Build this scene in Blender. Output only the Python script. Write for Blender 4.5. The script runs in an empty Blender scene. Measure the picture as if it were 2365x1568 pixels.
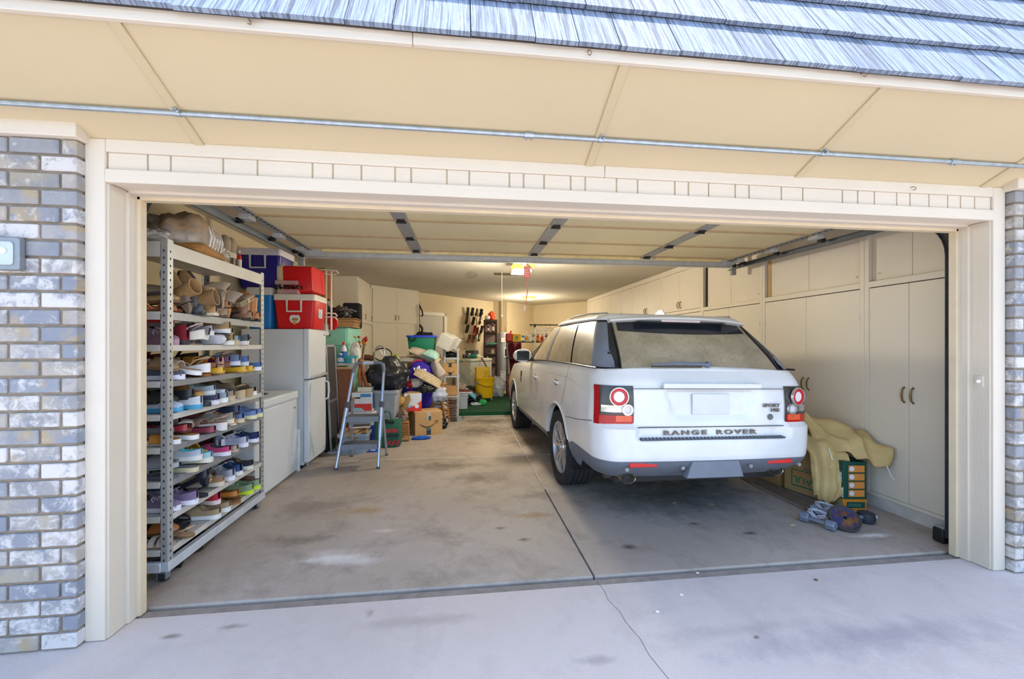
import bpy, bmesh, math, random
from mathutils import Vector, Matrix, Euler
SC = bpy.context.scene
COL = SC.collection
random.seed(7)
PI = math.pi
# ------------------------------------------------------------ camera, light, exposure
cd = bpy.data.cameras.new('camera'); cam = bpy.data.objects.new('camera', cd); COL.objects.link(cam)
cd.sensor_width = 36; cd.lens = 940.26 / 2365 * 36; cd.shift_y = 11.61 / 2365
cd.clip_start = 0.05; cd.clip_end = 300
cam.location = (-.7781, -2.3289, 1.3841); cam.rotation_euler = (PI/2, 0, -.1202)
SC.camera = cam
SUN_EL = 72.0
w = bpy.data.worlds.new('sky'); SC.world = w; w.use_nodes = True
nt = w.node_tree; bg = nt.nodes['Background']
sk = nt.nodes.new('ShaderNodeTexSky'); sk.sky_type = 'NISHITA'; sk.sun_disc = False
sk.sun_elevation = math.radians(SUN_EL); sk.sun_rotation = math.radians(75); sk.air_density = 1.0; sk.dust_density = 1.2; sk.ozone_density = 1.5
nt.links.new(sk.outputs[0], bg.inputs[0]); bg.inputs[1].default_value = 0.27
sl = bpy.data.lights.new('sun', 'SUN'); sl.energy = 3.6; sl.angle = math.radians(.6); sl.color = (1, .965, .92)
so = bpy.data.objects.new('sun', sl); COL.objects.link(so)
sd = Vector((.30, .085, .95)).normalized()          # towards the sun
so.rotation_euler = sd.to_track_quat('Z', 'Y').to_euler()
SC.view_settings.view_transform = 'Standard'; SC.view_settings.look = 'None'
SC.view_settings.exposure = 1.05; SC.view_settings.gamma = 1.0; SC.view_settings.use_curve_mapping = False
# ------------------------------------------------------------ helpers
def lin(h):
    if isinstance(h, (tuple, list)): return tuple(h[:3])
    h = h.lstrip('#'); o = []
    for i in (0, 2, 4):
        c = int(h[i:i+2], 16) / 255
        o.append(c/12.92 if c <= .04045 else ((c+.055)/1.055)**2.4)
    return tuple(o)
MATS = {}
class N:
    """tiny node helper"""
    def __init__(s, name):
        s.m = bpy.data.materials.new(name); s.m.use_nodes = True; s.t = s.m.node_tree
        s.b = s.t.nodes['Principled BSDF']; s.co = None
    def new(s, ty, **kw):
        n = s.t.nodes.new(ty)
        for k, v in kw.items():
            if hasattr(n, k): setattr(n, k, v)
            else: n.inputs[k.replace('_', ' ')].default_value = v
        return n
    def link(s, a, b): s.t.links.new(a, b)
    def coord(s, kind='Object'):
        if s.co is None: s.co = s.new('ShaderNodeTexCoord')
        return s.co.outputs[kind]
    def noise(s, scale, detail=4, rough=.6, vec=None, dist=0):
        n = s.new('ShaderNodeTexNoise'); n.inputs['Scale'].default_value = scale; n.inputs['Detail'].default_value = detail
        n.inputs['Roughness'].default_value = rough; n.inputs['Distortion'].default_value = dist
        s.link(vec if vec else s.coord(), n.inputs['Vector']); return n.outputs['Fac']
    def ramp(s, fac, stops, interp='LINEAR'):
        r = s.new('ShaderNodeValToRGB'); r.color_ramp.interpolation = interp; e = r.color_ramp.elements
        while len(e) < len(stops): e.new(0.5)
        for i, (p, c) in enumerate(stops):
            e[i].position = p; e[i].color = (*lin(c), 1) if not isinstance(c, (int, float)) else (c, c, c, 1)
        s.link(fac, r.inputs[0]); return r.outputs[0]
    def mix(s, fac, a, b, mode='MIX'):
        m = s.new('ShaderNodeMix'); m.data_type = 'RGBA'; m.blend_type = mode
        for sock, v in ((m.inputs[0], fac), (m.inputs[6], a), (m.inputs[7], b)):
            if isinstance(v, (int, float)): sock.default_value = v
            elif isinstance(v, (str, tuple)): sock.default_value = (*lin(v), 1)
            else: s.link(v, sock)
        return m.outputs[2]
    def math(s, op, a, b=0, c=0, clamp=False):
        m = s.new('ShaderNodeMath'); m.operation = op; m.use_clamp = clamp
        for i, v in enumerate((a, b, c)):
            if isinstance(v, (int, float)): m.inputs[i].default_value = v
            else: s.link(v, m.inputs[i])
        return m.outputs[0]
    def mapping(s, scale=(1,1,1), vec=None, loc=(0,0,0), rot=(0,0,0)):
        m = s.new('ShaderNodeMapping'); m.inputs['Scale'].default_value = scale; m.inputs['Location'].default_value = loc; m.inputs['Rotation'].default_value = rot
        s.link(vec if vec else s.coord(), m.inputs['Vector']); return m.outputs[0]
    def bump(s, h, strength=.3, dist=.01):
        b = s.new('ShaderNodeBump'); b.inputs['Strength'].default_value = strength; b.inputs['Distance'].default_value = dist
        s.link(h, b.inputs['Height']); s.link(b.outputs[0], s.b.inputs['Normal'])
    def base(s, c):
        if isinstance(c, (str, tuple)): s.b.inputs['Base Color'].default_value = (*lin(c), 1)
        else: s.link(c, s.b.inputs['Base Color'])
    def set(s, **kw):
        for k, v in kw.items():
            k = {'rough': 'Roughness', 'metal': 'Metallic', 'coat': 'Coat Weight', 'trans': 'Transmission Weight', 'alpha': 'Alpha', 'ior': 'IOR', 'spec': 'Specular IOR Level', 'sheen': 'Sheen Weight'}[k]
            if isinstance(v, (int, float)): s.b.inputs[k].default_value = v
            else: s.link(v, s.b.inputs[k])
        return s
def pl(col, rough=.5, metal=0, var=.10, scale=9, bump=0, bscale=60, **kw):
    """plain procedural material: colour with slow variation, optional fine bump"""
    key = ('pl', col, rough, metal, var, scale, bump, bscale, tuple(kw.items()))
    if key in MATS: return MATS[key]
    n = N('m_' + str(len(MATS)))
    if var:
        c = lin(col); f = n.noise(scale, 3)
        lo = tuple(x*(1-var) for x in c); hi = tuple(min(1, x*(1+var)) for x in c)
        n.base(n.ramp(f, [(.3, lo), (.7, hi)]))
    else: n.base(col)
    n.set(rough=rough, metal=metal, **kw)
    if bump: n.bump(n.noise(bscale, 3), bump, .01)
    MATS[key] = n.m; return n.m
def fabric(col, rough=.9, col2=None, scale=30, bump=.5):
    key = ('fab', col, col2, scale, bump)
    if key in MATS: return MATS[key]
    n = N('m_' + str(len(MATS))); c = lin(col); c2 = lin(col2) if col2 else tuple(x*.72 for x in c)
    f = n.noise(scale*.4, 4); n.base(n.ramp(f, [(.35, c2), (.65, c)])); n.set(rough=rough)
    n.bump(n.noise(scale*8, 2), bump*.5, .004); MATS[key] = n.m; return n.m
def wood(col, dark, scale=(2, 14, 14), rough=.55):
    key = ('wood', col, dark, scale, rough)
    if key in MATS: return MATS[key]
    n = N('m_' + str(len(MATS))); v = n.mapping(scale); f = n.noise(2.2, 6, .65, v, .6)
    n.base(n.ramp(f, [(.3, dark), (.7, col)])); n.set(rough=rough); n.bump(f, .12, .005); MATS[key] = n.m; return n.m
def emis(col, strength, base='#ffffff'):
    key = ('em', col, strength)
    if key in MATS: return MATS[key]
    n = N('m_' + str(len(MATS))); n.base(base); n.b.inputs['Emission Color'].default_value = (*lin(col), 1)
    n.b.inputs['Emission Strength'].default_value = strength; n.set(rough=.4); MATS[key] = n.m; return n.m
def glassy(col, rough=.1, alpha=.35):
    key = ('gl', col, rough, alpha)
    if key in MATS: return MATS[key]
    n = N('m_' + str(len(MATS))); n.base(col); n.set(rough=rough, alpha=alpha); MATS[key] = n.m; return n.m

class MB:
    """collects verts / faces and links them as one mesh object"""
    def __init__(s): s.v = []; s.f = []; s.mi = []; s.cur = 0
    def add(s, vs, fs):
        o = len(s.v); s.v += [tuple(v) for v in vs]; s.f += [tuple(i+o for i in f) for f in fs]; s.mi += [s.cur]*len(fs); return s
    def use(s, i): s.cur = i; return s
    def box(s, c, d, rot=None, taper=1.0):
        hx, hy, hz = d[0]/2, d[1]/2, d[2]/2
        vs = [Vector((x*hx*(taper if z < 0 else 1), y*hy*(taper if z < 0 else 1), z*hz)) for z in (-1, 1) for x, y in ((-1,-1),(1,-1),(1,1),(-1,1))]
        if rot is not None:
            R = rot if isinstance(rot, Matrix) else Euler(rot).to_matrix()
            vs = [R @ v for v in vs]
        c = Vector(c)
        return s.add([v + c for v in vs], [(3,2,1,0),(4,5,6,7),(0,1,5,4),(1,2,6,5),(2,3,7,6),(3,0,4,7)])
    def bb(s, x0, x1, y0, y1, z0, z1): return s.box(((x0+x1)/2, (y0+y1)/2, (z0+z1)/2), (x1-x0, y1-y0, z1-z0))
    def cyl(s, p0, p1, r0, r1=None, n=12, caps=True):
        r1 = r0 if r1 is None else r1; p0 = Vector(p0); p1 = Vector(p1); a = (p1-p0).normalized()
        u = a.orthogonal().normalized(); w_ = a.cross(u); vs = []
        for p, r in ((p0, r0), (p1, r1)):
            for i in range(n):
                t = 2*PI*i/n; vs.append(p + (u*math.cos(t) + w_*math.sin(t))*r)
        fs = [(i, (i+1) % n, n+(i+1) % n, n+i) for i in range(n)]
        if caps: fs += [tuple(range(n-1, -1, -1)), tuple(range(n, 2*n))]
        return s.add(vs, fs)
    def tube(s, pts, r, n=8, closed=False, caps=True, flat=None):
        pts = [Vector(p) for p in pts]; m = len(pts); vs = []; rs = r if isinstance(r, (list, tuple)) else [r]*m
        up = None
        for i, p in enumerate(pts):
            if closed: d = pts[(i+1) % m] - pts[i-1]
            else: d = pts[min(i+1, m-1)] - pts[max(i-1, 0)]
            d.normalize()
            if up is None: up = d.orthogonal().normalized() if flat is None else Vector(flat)
            u = (up - d*up.dot(d))
            u = u.normalized() if u.length > 1e-5 else d.orthogonal().normalized()
            up = u; w_ = d.cross(u)
            for k in range(n):
                t = 2*PI*k/n; vs.append(p + (u*math.cos(t) + w_*math.sin(t))*rs[i])
        fs = []
        for i in range(m if closed else m-1):
            a, b = i*n, ((i+1) % m)*n
            fs += [(a+k, a+(k+1) % n, b+(k+1) % n, b+k) for k in range(n)]
        if caps and not closed: fs += [tuple(range(n-1, -1, -1)), tuple(range((m-1)*n, m*n))]
        return s.add(vs, fs)
    def loft(s, secs, closed=True, caps=True):
        n = len(secs[0]); vs = [p for q in secs for p in q]; fs = []
        for i in range(len(secs)-1):
            for k in range(n if closed else n-1):
                k2 = (k+1) % n; fs.append((i*n+k, i*n+k2, (i+1)*n+k2, (i+1)*n+k))
        if caps and closed: fs += [tuple(range(n-1, -1, -1)), tuple(range((len(secs)-1)*n, len(secs)*n))]
        return s.add(vs, fs)
    def lathe(s, prof, c=(0,0,0), n=24, axis='Z', caps=True):
        secs = []
        for r, z in prof:
            ring = []
            for i in range(n):
                t = 2*PI*i/n; x, y = r*math.cos(t), r*math.sin(t)
                p = {'Z': (x, y, z), 'X': (z, x, y), 'Y': (y, z, x)}[axis]
                ring.append((p[0]+c[0], p[1]+c[1], p[2]+c[2]))
            secs.append(ring)
        return s.loft(secs, True, caps)
    def prism(s, poly, axis, a, b):
        """poly: 2-D points; axis 'X','Y','Z' is the extrusion axis from a to b"""
        def P(p, h): return {'X': (h, p[0], p[1]), 'Y': (p[0], h, p[1]), 'Z': (p[0], p[1], h)}[axis]
        return s.loft([[P(p, a) for p in poly], [P(p, b) for p in poly]])
    def grid(s, fn, nu, nv, closed_u=False):
        vs = [fn(i/nu, j/nv) for j in range(nv+1) for i in range(nu + (0 if closed_u else 1))]
        m = nu if closed_u else nu+1
        fs = [(j*m+i, j*m+(i+1) % m, (j+1)*m+(i+1) % m, (j+1)*m+i) for j in range(nv) for i in range(nu)]
        return s.add(vs, fs)
    def ball(s, c, r, n=12, m=8, sc=(1,1,1), fn=None):
        c = Vector(c); vs = [c + Vector((0,0,-r*sc[2]))]; fs = []
        for j in range(1, m):
            ph = -PI/2 + PI*j/m
            for i in range(n):
                t = 2*PI*i/n; vs.append(c + Vector((math.cos(ph)*math.cos(t)*r*sc[0], math.cos(ph)*math.sin(t)*r*sc[1], math.sin(ph)*r*sc[2])))
        vs.append(c + Vector((0,0,r*sc[2]))); L = len(vs)-1
        for i in range(n):
            fs.append((0, 1+(i+1) % n, 1+i)); fs.append((L, L-n+i, L-n+(i+1) % n))
            for j in range(m-2): fs.append((1+j*n+i, 1+j*n+(i+1) % n, 1+(j+1)*n+(i+1) % n, 1+(j+1)*n+i))
        if fn: vs = [fn(Vector(v)-c)+c for v in vs]
        return s.add(vs, fs)
    def xf(s, M, start=0):
        s.v[start:] = [tuple(M @ Vector(v)) for v in s.v[start:]]; return s
    def mesh(s, name, mats, smooth=35, recalc=True):
        me = bpy.data.meshes.new(name); me.from_pydata(s.v, [], s.f)
        for m in (mats if isinstance(mats, (list, tuple)) else [mats]): me.materials.append(m)
        if any(s.mi):
            for p, i in zip(me.polygons, s.mi): p.material_index = i
        if recalc:
            b = bmesh.new(); b.from_mesh(me); bmesh.ops.recalc_face_normals(b, faces=b.faces); b.to_mesh(me); b.free()
        if smooth:
            for p in me.polygons: p.use_smooth = True
            me.set_sharp_from_angle(angle=math.radians(smooth))
        return me
    def build(s, name, mats, parent=None, smooth=35, bevel=0, seg=2, sub=0, loc=None, rot=None, solid=0):
        o = bpy.data.objects.new(name, s.mesh(name, mats, smooth)); COL.objects.link(o)
        if parent is not None: o.parent = parent
        if loc is not None: o.location = loc
        if rot is not None: o.rotation_euler = rot
        if solid:
            m = o.modifiers.new('solid', 'SOLIDIFY'); m.thickness = solid; m.offset = 0
        if bevel:
            m = o.modifiers.new('bevel', 'BEVEL'); m.width = bevel; m.segments = seg; m.limit_method = 'ANGLE'; m.angle_limit = math.radians(40)
        if sub:
            m = o.modifiers.new('sub', 'SUBSURF'); m.levels = sub; m.render_levels = sub
        return o
def tag(o, label=None, cat=None, group=None, kind=None):
    if label: o['label'] = label
    if cat: o['category'] = cat
    if group: o['group'] = group
    if kind: o['kind'] = kind
    return o
def thing(name, label, cat, loc=(0,0,0), rz=0, group=None, rot=None):
    o = bpy.data.objects.new(name, None); COL.objects.link(o); o.location = loc; o.rotation_euler = rot if rot else (0, 0, rz)
    o.empty_display_size = .05
    return tag(o, label, cat, group)
def struct(name, mb, mats, parent=None, **kw):
    o = mb.build(name, mats, parent, **kw)
    if parent is None: o['kind'] = 'structure'
    return o
def share(name, me, parent, loc=(0,0,0), rot=(0,0,0), scale=(1,1,1)):
    o = bpy.data.objects.new(name, me); COL.objects.link(o); o.parent = parent; o.location = loc; o.rotation_euler = rot; o.scale = scale; return o
def text(txt, size, mat, parent, loc, rot, depth=.002, name='lettering', align='CENTER', sx=1.0, spacing=1.0, bold=0):
    c = bpy.data.curves.new('t', 'FONT'); c.body = txt; c.size = size; c.extrude = depth; c.align_x = align; c.align_y = 'CENTER'; c.space_character = spacing; c.offset = bold
    t = bpy.data.objects.new('t', c); COL.objects.link(t)
    bpy.context.view_layer.update()
    me = bpy.data.meshes.new_from_object(t.evaluated_get(bpy.context.evaluated_depsgraph_get()))
    bpy.data.objects.remove(t); bpy.data.curves.remove(c)
    me.materials.clear(); me.materials.append(mat)
    o = bpy.data.objects.new(name, me); COL.objects.link(o); o.parent = parent; o.location = loc; o.rotation_euler = rot; o.scale = (sx, 1, 1); return o
def rr(w_, h, r, n=4):
    """rounded rectangle polygon centred on the origin"""
    p = []
    for cx, cy, a in ((w_/2-r, h/2-r, 0), (-w_/2+r, h/2-r, 90), (-w_/2+r, -h/2+r, 180), (w_/2-r, -h/2+r, 270)):
        for i in range(n+1):
            t = math.radians(a + 90*i/n); p.append((cx+r*math.cos(t), cy+r*math.sin(t)))
    return p
def hsh(*a):
    x = math.sin(sum((i+1)*12.9898*v for i, v in enumerate(a)))*43758.5453
    return x - math.floor(x)
# ------------------------------------------------------------ setting: materials
def grain_paint(col, scale, name):
    n = N(name); v = n.mapping(scale); f = n.noise(3, 8, .7, v, .8); g = n.noise(1.3, 3)
    c = lin(col); n.base(n.ramp(g, [(.3, tuple(x*.95 for x in c)), (.7, tuple(min(1, x*1.03) for x in c))])); n.set(rough=.6); n.bump(f, .35, .006); return n.m
M_TRIM_H = grain_paint('#d8ccba', (2, 40, 40), 'trim_paint_horizontal')
M_TRIM_V = grain_paint('#d8ccba', (40, 40, 2), 'trim_paint_vertical')
M_SOFFIT = pl('#c6b593', .7, var=.03, scale=1.2)
M_BATTEN = grain_paint('#c4b390', (30, 3, 30), 'batten_paint')
M_WALL = pl('#d0c09f', .8, var=.06, scale=1.5, bump=.15, bscale=90)
M_CEIL = pl('#cfc6b4', .9, var=.05, scale=1.0, bump=.7, bscale=70)
M_CAB = pl('#dcd2c0', .45, var=.03, scale=1.3)
def m_concrete(name, cols, stains_patches, scale=1.0, bumpy=.15):
    n = N(name); P = n.coord('Object')
    f = n.noise(.55*scale, 8, .62); base = n.ramp(f, [(.30, cols[0]), (.5, cols[1]), (.72, cols[2])])
    sp = n.noise(160, 2); base = n.mix(n.ramp(sp, [(.35, 0.0), (.75, .35)]), base, cols[3])
    blot = n.noise(2.2*scale, 7, .68, None, .25); base = n.mix(n.ramp(blot, [(.48, 0.0), (.72, .75)]), base, cols[4])
    wob = n.noise(7, 4, .7)
    sx = n.new('ShaderNodeSeparateXYZ'); n.link(P, sx.inputs[0])
    for (cx, cy, rx, ry, col, st) in stains_patches:
        dx = n.math('MULTIPLY', n.math('SUBTRACT', sx.outputs[0], cx), 1/rx); dy = n.math('MULTIPLY', n.math('SUBTRACT', sx.outputs[1], cy), 1/ry)
        r = n.math('SQRT', n.math('ADD', n.math('MULTIPLY', dx, dx), n.math('MULTIPLY', dy, dy)))
        r = n.math('ADD', r, n.math('MULTIPLY', n.math('SUBTRACT', wob, .5), 2.2))
        k = n.math('MULTIPLY', n.math('SUBTRACT', 1.1, r, 0, True), st, 0, True)
        base = n.mix(k, base, col)
    n.base(base); n.set(rough=n.ramp(f, [(.3, .45), (.7, .75)])); n.bump(n.noise(60, 5, .7), bumpy, .01); return n.m
M_DRIVE = m_concrete('driveway_concrete', ['#c2b9b4', '#d2c9c4', '#ddd4ce', '#aba29d', '#b8afac'],
    [(-1.0, -.25, .35, .05, '#a89e98', .6), (.6, -.5, .5, .05, '#aaa2a2', .5), (-2.2, -.5, .06, .02, '#7d746c', .8), (-2.15, -.22, .05, .02, '#8d847a', .9), (-1.9, -.18, .08, .02, '#958c84', .8), (-1.25, -.16, .03, .05, '#8d8580', .8), (1.2, -.62, .8, .12, '#a39ca2', .7), (-.2, -.6, .12, .03, '#9d9698', .6)], 1.0, .3)  # includes one wide darker ellipse at the right
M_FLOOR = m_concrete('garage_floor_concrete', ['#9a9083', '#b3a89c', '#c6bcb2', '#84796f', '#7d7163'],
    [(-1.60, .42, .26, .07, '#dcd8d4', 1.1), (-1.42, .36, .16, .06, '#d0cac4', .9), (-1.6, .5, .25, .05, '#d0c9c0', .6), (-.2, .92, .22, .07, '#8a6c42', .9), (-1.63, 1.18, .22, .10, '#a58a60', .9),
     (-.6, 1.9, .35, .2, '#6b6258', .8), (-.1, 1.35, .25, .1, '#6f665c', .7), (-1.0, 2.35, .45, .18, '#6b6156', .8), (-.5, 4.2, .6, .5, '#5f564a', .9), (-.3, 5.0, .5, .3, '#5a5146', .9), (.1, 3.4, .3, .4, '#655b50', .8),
     (1.1, 1.2, .8, .5, '#6f6a66', .9), (1.2, 2.6, .8, 1.2, '#5c5752', 1.0), (2.15, .28, .17, .035, '#dcd7d0', 1.2), (-1.9, .7, .25, .08, '#776c60', .7), (-2.1, 1.3, .25, .3, '#7a6f62', .6), (.35, .33, .06, .04, '#6a6058', 1.0), (-.35, .52, .05, .03, '#5d554c', 1.0), (-.5, .72, .05, .03, '#5d554c', 1.0), (1.0, .62, .06, .03, '#5d554c', 1.0), (1.3, .42, .07, .03, '#5d554c', .9), (-1.35, .78, .12, .03, '#d8d2c9', .7)], 1.1, .12)  # includes two broad darker ellipses below the car
def m_brick():
    n = N('weathered_brick'); oi = n.new('ShaderNodeObjectInfo'); R = oi.outputs['Random']
    off = n.new('ShaderNodeVectorMath'); off.operation = 'ADD'; n.link(n.coord(), off.inputs[0])
    cm = n.new('ShaderNodeCombineXYZ'); n.link(n.math('MULTIPLY', R, 37.0), cm.inputs[0]); n.link(n.math('MULTIPLY', R, 91.0), cm.inputs[1]); n.link(cm.outputs[0], off.inputs[1]); V = off.outputs[0]
    body = n.ramp(R, [(.0, '#868b96'), (.25, '#a19f9f'), (.45, '#b0a698'), (.6, '#8f949c'), (.8, '#bab1a7'), (1., '#9f9788')])
    a = n.noise(9, 6, .65, V, .3); body = n.mix(n.ramp(a, [(.42, 0.0), (.62, .7)]), body, '#80858f')
    t = n.noise(6, 5, .6, V, .2); body = n.mix(n.ramp(t, [(.55, 0.0), (.66, .8)]), body, '#b09a74')
    wv = n.noise(17, 7, .72, V, .35); body = n.mix(n.ramp(n.math('ADD', wv, n.math('MULTIPLY', n.math('SUBTRACT', n.math('FRACT', n.math('MULTIPLY', R, 7.3)), .5), .30)), [(.49, 0.0), (.63, .9)]), body, '#d6d1ce')
    n.base(body); n.set(rough=.85); n.bump(n.noise(45, 6, .7, V), .6, .01); return n.m
M_BRICK = m_brick()
M_MORTAR = pl('#8d8070', .95, var=.15, scale=20, bump=.6, bscale=120)
def m_shake():
    n = N('cedar_shake_paint'); oi = n.new('ShaderNodeObjectInfo'); R = oi.outputs['Random']
    off = n.new('ShaderNodeVectorMath'); off.operation = 'ADD'; n.link(n.mapping((70, 2.2, 8)), off.inputs[0])
    cm = n.new('ShaderNodeCombineXYZ'); n.link(n.math('MULTIPLY', R, 53.0), cm.inputs[0]); n.link(cm.outputs[0], off.inputs[1])
    f = n.noise(1.0, 5, .65, off.outputs[0], .3)
    b = n.ramp(R, [(0, '#8592a8'), (.5, '#95a3b8'), (1, '#7c899e')]); n.base(n.mix(n.ramp(f, [(.40, .75), (.54, 0.0)]), b, '#3f4753')); n.set(rough=.75); n.bump(f, 1.0, .012); return n.m
M_SHAKE = m_shake()
def bevel_me(me, wd, seg=1):
    b = bmesh.new(); b.from_mesh(me); bmesh.ops.bevel(b, geom=b.edges[:], offset=wd, segments=seg, affect='EDGES', profile=.5); b.to_mesh(me); b.free(); return me
# ------------------------------------------------------------ ground
dw = MB(); dw.bb(-7, 7, -16, -.062, -.15, 0.0)
dr = struct('driveway', dw, M_DRIVE)
MB().bb(-7, 7, -.061, -.004, -.15, -.004).build('threshold_band', pl('#8f877f', .9, var=.18, scale=14, bump=.3), dr, smooth=0)
cr = MB(); p = [(0.0, -.02), (.012, -.12), (.004, -.2), (.03, -.3), (.028, -.38), (.05, -.5), (.046, -.6), (.07, -.75), (.065, -.95), (.1, -1.3)]
for (x0, y0), (x1, y1) in zip(p, p[1:]): cr.add([(x0-.0012, y0, .0006), (x0+.0016, y0, .0006), (x1+.0014, y1, .0006), (x1-.0012, y1, .0006)], [(0,1,2,3)])
cr.build('crack', pl('#6f6862', .9, var=0), dr, smooth=0)
gb = MB().bb(-7, 7, -.02, 11.5, -.3, -.035); fl = struct('floor', gb, pl('#24211f', .95))
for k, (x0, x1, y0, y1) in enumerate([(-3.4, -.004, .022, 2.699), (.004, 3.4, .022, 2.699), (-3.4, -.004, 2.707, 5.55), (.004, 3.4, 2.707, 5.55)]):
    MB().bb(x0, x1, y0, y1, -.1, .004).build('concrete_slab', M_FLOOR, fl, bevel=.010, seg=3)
for x0, x1, y0, y1 in ((-.004, .004, 1.5, 5.55), (-3.4, 3.4, 2.699, 2.707)):
    MB().bb(x0, x1, y0, y1, -.05, .0035).build('joint_filler', pl('#d8d2c8', .8), fl, smooth=0)
# pebbles / leaves on the slab
for k, (x, y, c) in enumerate([(.42, -.21, '#efece8'), (.60, -.56, '#8a7f70'), (1.28, -.17, '#6a5230'), (.22, -.33, '#f2f0ee'), (.63, -.02, '#d8d0c0')]):
    tag(MB().ball((x, y, .004), .012, 7, 5, (1, .7, .35)).build('pebble' if k != 2 else 'dry_leaf', pl(c, .8)), ['small white pebble on the driveway nearest the door line', 'round grey pebble at the bottom of the driveway', 'brown dry leaf on the driveway before the right jamb', 'small bright white chip mid driveway', 'pale fragment lying on the door threshold'][k], ['pebble', 'pebble', 'leaf', 'pebble', 'pebble'][k])
# ------------------------------------------------------------ brick pillars
PITCH = .0772
def brick_me(L, dpt, H):
    me = MB().box((0,0,0), (L, dpt, H)).mesh('brick', M_BRICK, smooth=0); return bevel_me(me, .004, 1)
BM = {}
def pillar(name, sx, x_in, ncourse=30, width=1.15):
    ztop = .004 + ncourse*PITCH
    xa, xb = sorted((x_in + sx*.008, x_in + sx*width)); core = MB().bb(xa, xb, -.246, -.02, 0, ztop)
    o = struct(name, core, M_MORTAR)
    for c in range(ncourse):
        z = c*PITCH + PITCH/2 + .002; x = 0; k = 0
        while x < width-.02:
            L = (.060 if c % 2 else .143) if k == 0 else .196
            Lb = min(L, width-x); key = round(Lb, 3)
            if key not in BM: BM[key] = brick_me(Lb, .09, PITCH-.0125)
            cx = x_in + sx*(x + Lb/2); j = hsh(c, k, sx)
            share('brick', BM[key], o, (cx, -.257+.045+(j-.5)*.004, z), ((j-.5)*.01, 0, (hsh(k, c, 3)-.5)*.012)); x += Lb + .0125; k += 1
    return o
pillar('wall_brick_left', -1, -2.52); pillar('wall_brick_right', 1, 2.53)
# ------------------------------------------------------------ front wall, trim, header
fw = MB(); fw.bb(-7, -2.47, -.19, 0, 0, 2.9); fw.bb(2.47, 7, -.19, 0, 0, 2.9); fw.bb(-7, 7, -.185, 0, 2.16, 2.9)
struct('wall_front', fw, M_WALL)
tn = [0]
def trim(x0, x1, y0, y1, z0, z1, m, bev=.004):
    tn[0] += 1; return struct('trim_%d' % tn[0], MB().bb(x0, x1, y0, y1, z0, z1), m, bevel=bev)
for s in (-1, 1):
    def X(a, b): return sorted((s*a, s*b))
    trim(*X(2.436, 2.522), -.215, -.185, 0.002, 2.345, M_TRIM_V)         # face casing
    trim(*X(2.43, 2.48), -.203, .0, 0.002, 2.145, M_TRIM_V)               # jamb
    trim(*X(2.418, 2.45), -.102, -.004, 0.002, 2.145, M_TRIM_V, .003)     # stop
    trim(*X(2.404, 2.44), -.05, -.006, 0.002, 2.145, pl('#d9c7a8', .6, var=.05), .003)
trim(-2.436, -.02, -.215, -.185, 2.286, 2.347, M_TRIM_H); trim(-.018, 2.436, -.215, -.185, 2.286, 2.347, M_TRIM_H)
trim(-2.436, 2.436, -.218, -.185, 2.142, 2.206, M_TRIM_H)
trim(-2.44, 2.44, -.203, 0, 2.146, 2.17, M_TRIM_H); trim(-2.43, 2.43, -.102, -.004, 2.134, 2.17, M_TRIM_H, .003); trim(-2.43, 2.43, -.05, -.006, 2.118, 2.17, pl('#d9c7a8', .6, var=.05), .003)
sidb = struct('wall_header_siding', MB().bb(-2.44, 2.44, -.195, -.186, 2.205, 2.288), pl('#cdbd9f', .7))
GX = [-2.436, -2.263, -2.163, -1.931, -1.775, -1.519, -1.422, -1.285, -1.120, -1.04, -.86, -.745, -.535, -.46, -.35, -.205, -.125, .05, .17, .385, .465, .585, .745, .83, 1.03, 1.165, 1.42, 1.52, 1.63, 1.78, 1.87, 2.0, 2.13, 2.22, 2.32, 2.436]
for a, b in zip(GX, GX[1:]):
    MB().bb(a+.004, b-.004, -.2035, -.1935, 2.2065, 2.2855).build('siding_panel', M_TRIM_H, sidb, bevel=.002)
# door bell push on the right jamb
db = thing('bell_push', 'small white round push button on the right door jamb', 'button', (2.43, -.150, 1.155))
MB().bb(-.006, .004, -.022, .022, -.035, .035).build('plate', M_TRIM_V, db, bevel=.003); MB().ball((-.009, 0, 0), .012, 12, 8).build('button', pl('#f4efe6', .3), db)
# soffit (rises outwards), battens, fascia
def soff_z(y): return 2.345 + .4376*(-.21 - y)
so_ = MB(); so_.prism([(-.19, soff_z(-.19)), (-.70, soff_z(-.70)), (-.70, soff_z(-.70)+.05), (-.19, soff_z(-.19)+.25)], 'X', -7, 7)
SOF = struct('ceiling_soffit', so_, M_SOFFIT)
sl_ = -math.atan(.4376); 
for x in (-4.4, -3.22, -2.03, -.107, 1.125, 2.36, 3.6):
    ym = -.455; MB().box((x, ym, soff_z(ym)-.004), (.042, .53, .014), (sl_, 0, 0)).build('batten', M_BATTEN, SOF, bevel=.003)
fas = struct('trim_fascia', MB().bb(-7, -.972, -.722, -.70, 2.545, 2.612), M_TRIM_H, bevel=.003)
MB().bb(-.970, 7, -.722, -.70, 2.545, 2.612).build('fascia_board', M_TRIM_H, fas, bevel=.003)
for s in (-1, 1):   # frieze board over the brick, returns to the casing
    xi = 2.50 if s < 0 else 2.505
    a, b = sorted((s*xi, s*7)); trim(a, b, -.285, -.20, 2.316, 2.40, M_TRIM_H)
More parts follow.
